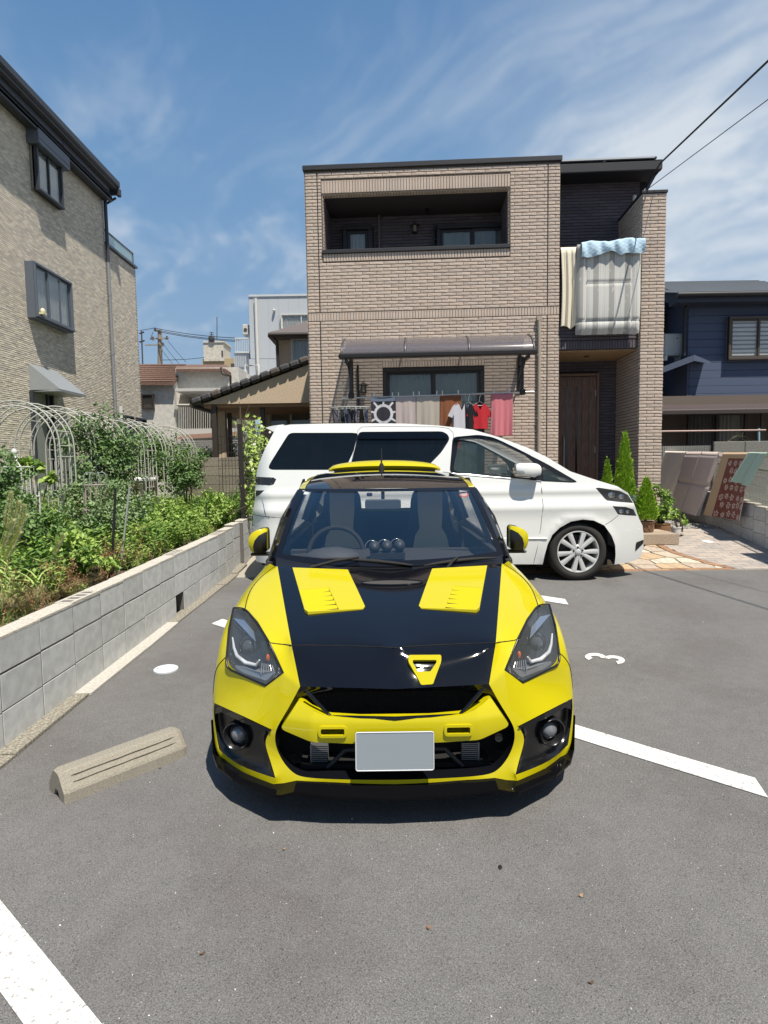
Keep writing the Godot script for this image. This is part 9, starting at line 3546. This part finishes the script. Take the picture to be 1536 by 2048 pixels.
# ---------------------------------------------------------------- plants by the porch
func conifer(label: String, at: Vector3, h: float, r: float, n: int, a: Color, b: Color, blunt := 0.0) -> Node3D:
	var t := thing("conifer", label, "conifer", at)
	var g := Geo.new()
	g.tube([V(0, -0.05, 0), V(0, h * 0.9, 0)], [0.025, 0.006], 6)
	obj("trunk", g, mat("stem_brown", lin(0.09, 0.07, 0.045), 0.9), t)
	g = Geo.new()
	# fine scale-leaf sprays crowded on a narrow cone with a ragged skin
	for i in n:
		var y := clampf(1.0 - sqrt(rng.randf()), 0.0, 0.985)
		var prof := (1.0 - y) * (1.0 - 0.12 * (1.0 - y)) + 0.03
		if y < 0.1: prof *= 0.75 + y * 2.5
		var a1 := rng.randf() * TAU
		var cell := Vector2i(int(a1 * 2.6 * (1.2 - y)), int(y * 15.0 + sin(a1 * 3.0)))
		var hs := float(hash(cell) % 1000) / 1000.0
		var lump := 0.9 + 0.24 * hs + 0.1 * sin(a1 * 9.0 + y * 40.0)
		var rr := r * prof * lump * pow(rng.randf(), 0.2)
		var p := V(cos(a1) * rr, 0.02 + y * h + 0.03 * hs, sin(a1) * rr)
		var out := V(cos(a1), 0.0, sin(a1))
		var al := (out * (0.35 + 0.5 * hs) + V(0, 1.0, 0) + dirv() * 0.45).normalized()
		var fl := (out + dirv() * 0.7).normalized()
		fl = (fl - al * fl.dot(al)).normalized()
		g.col = tint(a, b)
		g.leaf(p, al, fl, rng.randf_range(0.03, 0.06), rng.randf_range(0.016, 0.028))
	obj("foliage", g, leaf_mat("leaf_conifer", 0.2), t)
	return t


func pot(label: String, at: Vector3, prof: Array, m: Material) -> Node3D:
	var t := thing("plant_pot", label, "plant pot", at)
	var g := Geo.new()
	g.lathe(prof, 28)
	obj("pot", g, m, t)
	g = Geo.new()
	var e: Vector2 = prof[prof.size() - 2]
	g.lathe([Vector2(e.x, e.y - 0.02), Vector2(0, e.y - 0.02)], 20)
	obj("soil", g, mat("pot_soil", lin(0.04, 0.03, 0.022), 0.95), t)
	return t


func build_porch_plants() -> void:
	var fresh := Color(0.17, 0.33, 0.02); var bright := Color(0.32, 0.5, 0.035)
	var stand := func(x: float, d: float) -> Vector3:
		var p := px(x, 1050, d)
		return V(p.x, gy(d), p.z)
	# beige step block with the potted conifer on it
	var sb := thing("step_block", "beige concrete step block in front of the porch carrying a pot", "step")
	var g := Geo.new()
	var a: Vector3 = stand.call(1282, 9.9)
	g.bev(V(a.x - 0.05, a.y + 0.07, a.z), V(0.72, 0.17, 0.42), 0.01)
	obj("block", g, grain("step_beige", lin(0.36, 0.29, 0.22), lin(0.45, 0.37, 0.29), 0.4, 0.03, 0.9, 0.3, 201), sb)
	var c1: Vector3 = stand.call(1247, 10.2)
	conifer("tall bright green cone-shaped conifer beside the porch pillar", c1 + V(0, 0.34, 0.0), 1.42, 0.22, 9000, fresh, bright)
	pot("dark square-sided pot under the tall conifer", c1 + V(0, 0.06, 0), [Vector2(0, 0.0), Vector2(0.15, 0.0), Vector2(0.19, 0.3), Vector2(0.2, 0.3), Vector2(0.2, 0.33), Vector2(0.185, 0.33), Vector2(0, 0.3)], mat("pot_dark", lin(0.05, 0.035, 0.03), 0.7))
	var c2: Vector3 = stand.call(1291, 9.75)
	conifer("small bright green conifer in a lattice patterned pot", c2 + V(0, 0.31, 0), 0.7, 0.2, 5200, fresh, bright)
	var lp := pot("brown lattice patterned pot standing on the beige step block", c2 + V(0, 0.155, 0), [Vector2(0, 0.0), Vector2(0.115, 0.0), Vector2(0.13, 0.14), Vector2(0.14, 0.145), Vector2(0.14, 0.17), Vector2(0.125, 0.17), Vector2(0, 0.14)], mat("pot_brown", lin(0.16, 0.085, 0.05), 0.7))
	for k in 10:
		g = Geo.new()
		for s in [-1.0, 1.0]:
			var a0 := TAU * k / 10.0; var a1: float = a0 + s * 0.6
			g.tube([V(cos(a0) * 0.121, 0.01, sin(a0) * 0.121), V(cos((a0 + a1) * 0.5) * 0.13, 0.075, sin((a0 + a1) * 0.5) * 0.13), V(cos(a1) * 0.135, 0.14, sin(a1) * 0.135)], 0.004, 4, false)
		obj("lattice_rib", g, mat("pot_rib", lin(0.28, 0.16, 0.09), 0.7), lp)
	conifer("small dark conifer in the shade beside the front door", stand.call(1213, 11.0) + V(0, 0.5, 0), 0.75, 0.12, 1800, fresh, bright)
	pot("dark pot under the small conifer beside the front door", stand.call(1213, 11.0) + V(0, 0.18, 0), [Vector2(0, 0.0), Vector2(0.1, 0.0), Vector2(0.12, 0.3), Vector2(0.13, 0.32), Vector2(0.11, 0.32), Vector2(0, 0.3)], mat("pot_dark", lin(0.05, 0.035, 0.03), 0.7))
	shrub("grey_shrub", "small blue grey shrub between the two bright conifers", stand.call(1262, 9.95) + V(0, 0.16, 0), V(0.14, 0.17, 0.13), 0.42, 1700, 0.028, Color(0.09, 0.16, 0.12), Color(0.2, 0.29, 0.23))
	var p1: Vector3 = stand.call(1325, 10.0)
	pot("round brown glazed pot on the ground beside the brick pillar", p1, [Vector2(0, 0.0), Vector2(0.09, 0.0), Vector2(0.125, 0.1), Vector2(0.13, 0.18), Vector2(0.12, 0.22), Vector2(0.135, 0.235), Vector2(0.13, 0.245), Vector2(0.11, 0.24), Vector2(0, 0.22)], mat("pot_glaze", lin(0.2, 0.11, 0.055), 0.35))
	shrub("potted_plant", "leafy green plant in the round brown pot by the pillar", p1 + V(0, 0.22, 0), V(0.22, 0.28, 0.2), 0.28, 620, 0.06, Color(0.1, 0.22, 0.03), Color(0.3, 0.42, 0.08), "", [], "potted plant")
	var p2: Vector3 = stand.call(1352, 10.1)
	pot("white pot on a black saucer beside the brown pot", p2 + V(0, 0.015, 0), [Vector2(0, 0.0), Vector2(0.07, 0.0), Vector2(0.082, 0.12), Vector2(0.09, 0.125), Vector2(0.09, 0.14), Vector2(0.08, 0.14), Vector2(0, 0.12)], mat("pot_white", lin(0.62, 0.61, 0.6), 0.4))
	g = Geo.new()
	g.lathe([Vector2(0, 0), Vector2(0.1, 0), Vector2(0.115, 0.02), Vector2(0.108, 0.02), Vector2(0, 0.008)], 24)
	var sc := thing("saucer", "black round plant saucer under the white pot", "saucer", p2 + V(0, 0.002, 0))
	obj("dish", g, mat("saucer_black", lin(0.012, 0.012, 0.012), 0.5), sc)
	shrub("potted_plant", "small spreading green plant in the white pot", p2 + V(0.06, 0.12, 0), V(0.18, 0.13, 0.16), 0.18, 320, 0.055, Color(0.14, 0.27, 0.04), Color(0.34, 0.46, 0.09), "", [], "potted plant")
	shrub("potted_plant", "tall thin leafy stems behind the brown pot", p1 + V(0.08, 0.1, -0.25), V(0.26, 0.2, 0.18), 0.62, 380, 0.05, Color(0.14, 0.26, 0.05), Color(0.32, 0.42, 0.1), "", [], "potted plant")


# ---------------------------------------------------------------- litter on the asphalt
func build_litter() -> void:
	var spots := [[857, 1857, "small curled brown leaf on the bare asphalt"], [405, 1909, "pale tan leaf scrap on the asphalt near the white line"], [568, 1700, "tiny brown leaf in front of the yellow car"], [1182, 1967, "dark leaf crumb on open asphalt"], [312, 1280, "dry brown leaves caught at the concrete strip"], [320, 1537, "orange brown leaf beside the wheel stop"], [1000, 1735, "dark blob of tar on the asphalt before the car"], [1162, 1793, "small dark leaf crumb on the asphalt"]]
	for s in spots:
		var d := 1.5
		var p := Vector3.ZERO
		for k in 40:
			p = px(s[0], s[1], d)
			var e := p.y - gy(d)
			d += e * 1.6
		var t := thing("dry_leaf" if s[0] != 1000 else "tar_spot", s[2], "leaf" if s[0] != 1000 else "spot", V(p.x, gy(d), p.z), rng.randf() * TAU)
		var g := Geo.new()
		if s[0] == 1000:
			g.lathe([Vector2(0.014, 0), Vector2(0.012, 0.003), Vector2(0, 0.004)], 10, Transform3D(Basis.from_scale(V(1, 1, 0.6)), Vector3.ZERO))
			obj("blob", g, mat("tar", lin(0.012, 0.012, 0.013), 0.5), t)
		else:
			g.sheet(4, 3, func(u, v): return V((u - 0.5) * 0.018, 0.002 + 0.004 * pow(absf(u - 0.5) * 2.0, 2.0) + 0.003 * v, (v - 0.5) * 0.011 * (1.2 - absf(u - 0.5) * 2.0)), 0.0008)
			obj("blade", g, mat("leaf_%d" % (int(s[0]) % 3), [lin(0.13, 0.07, 0.035), lin(0.3, 0.19, 0.1), lin(0.2, 0.1, 0.05)][int(s[0]) % 3], 0.8), t)
	# bright grit scattered on the surface
	var g := Geo.new()
	g.ball(Vector3.ZERO, V(0.0032, 0.002, 0.0028), 4, 5)
	var xs := []; var cs := []
	for k in 220:
		var d := 1.2 + pow(rng.randf(), 1.4) * 5.5; var x := rng.randf_range(-1.9, 4.0)
		xs.append(Transform3D(Basis(V(0, 1, 0), rng.randf() * TAU).scaled(Vector3.ONE * rng.randf_range(0.4, 1.2)), V(x, gy(d) + 0.001, -d)))
		var c := rng.randf_range(0.3, 0.75)
		cs.append(Color(c, c, c * 0.97))
	var pm := mat("pebble", Color.WHITE, 0.9)
	pm.vertex_color_use_as_albedo = true
	var o := multi("grit", g.mesh(), pm, xs, self, cs)
	tag(o, "tiny pale grit scattered over the asphalt", "grit")
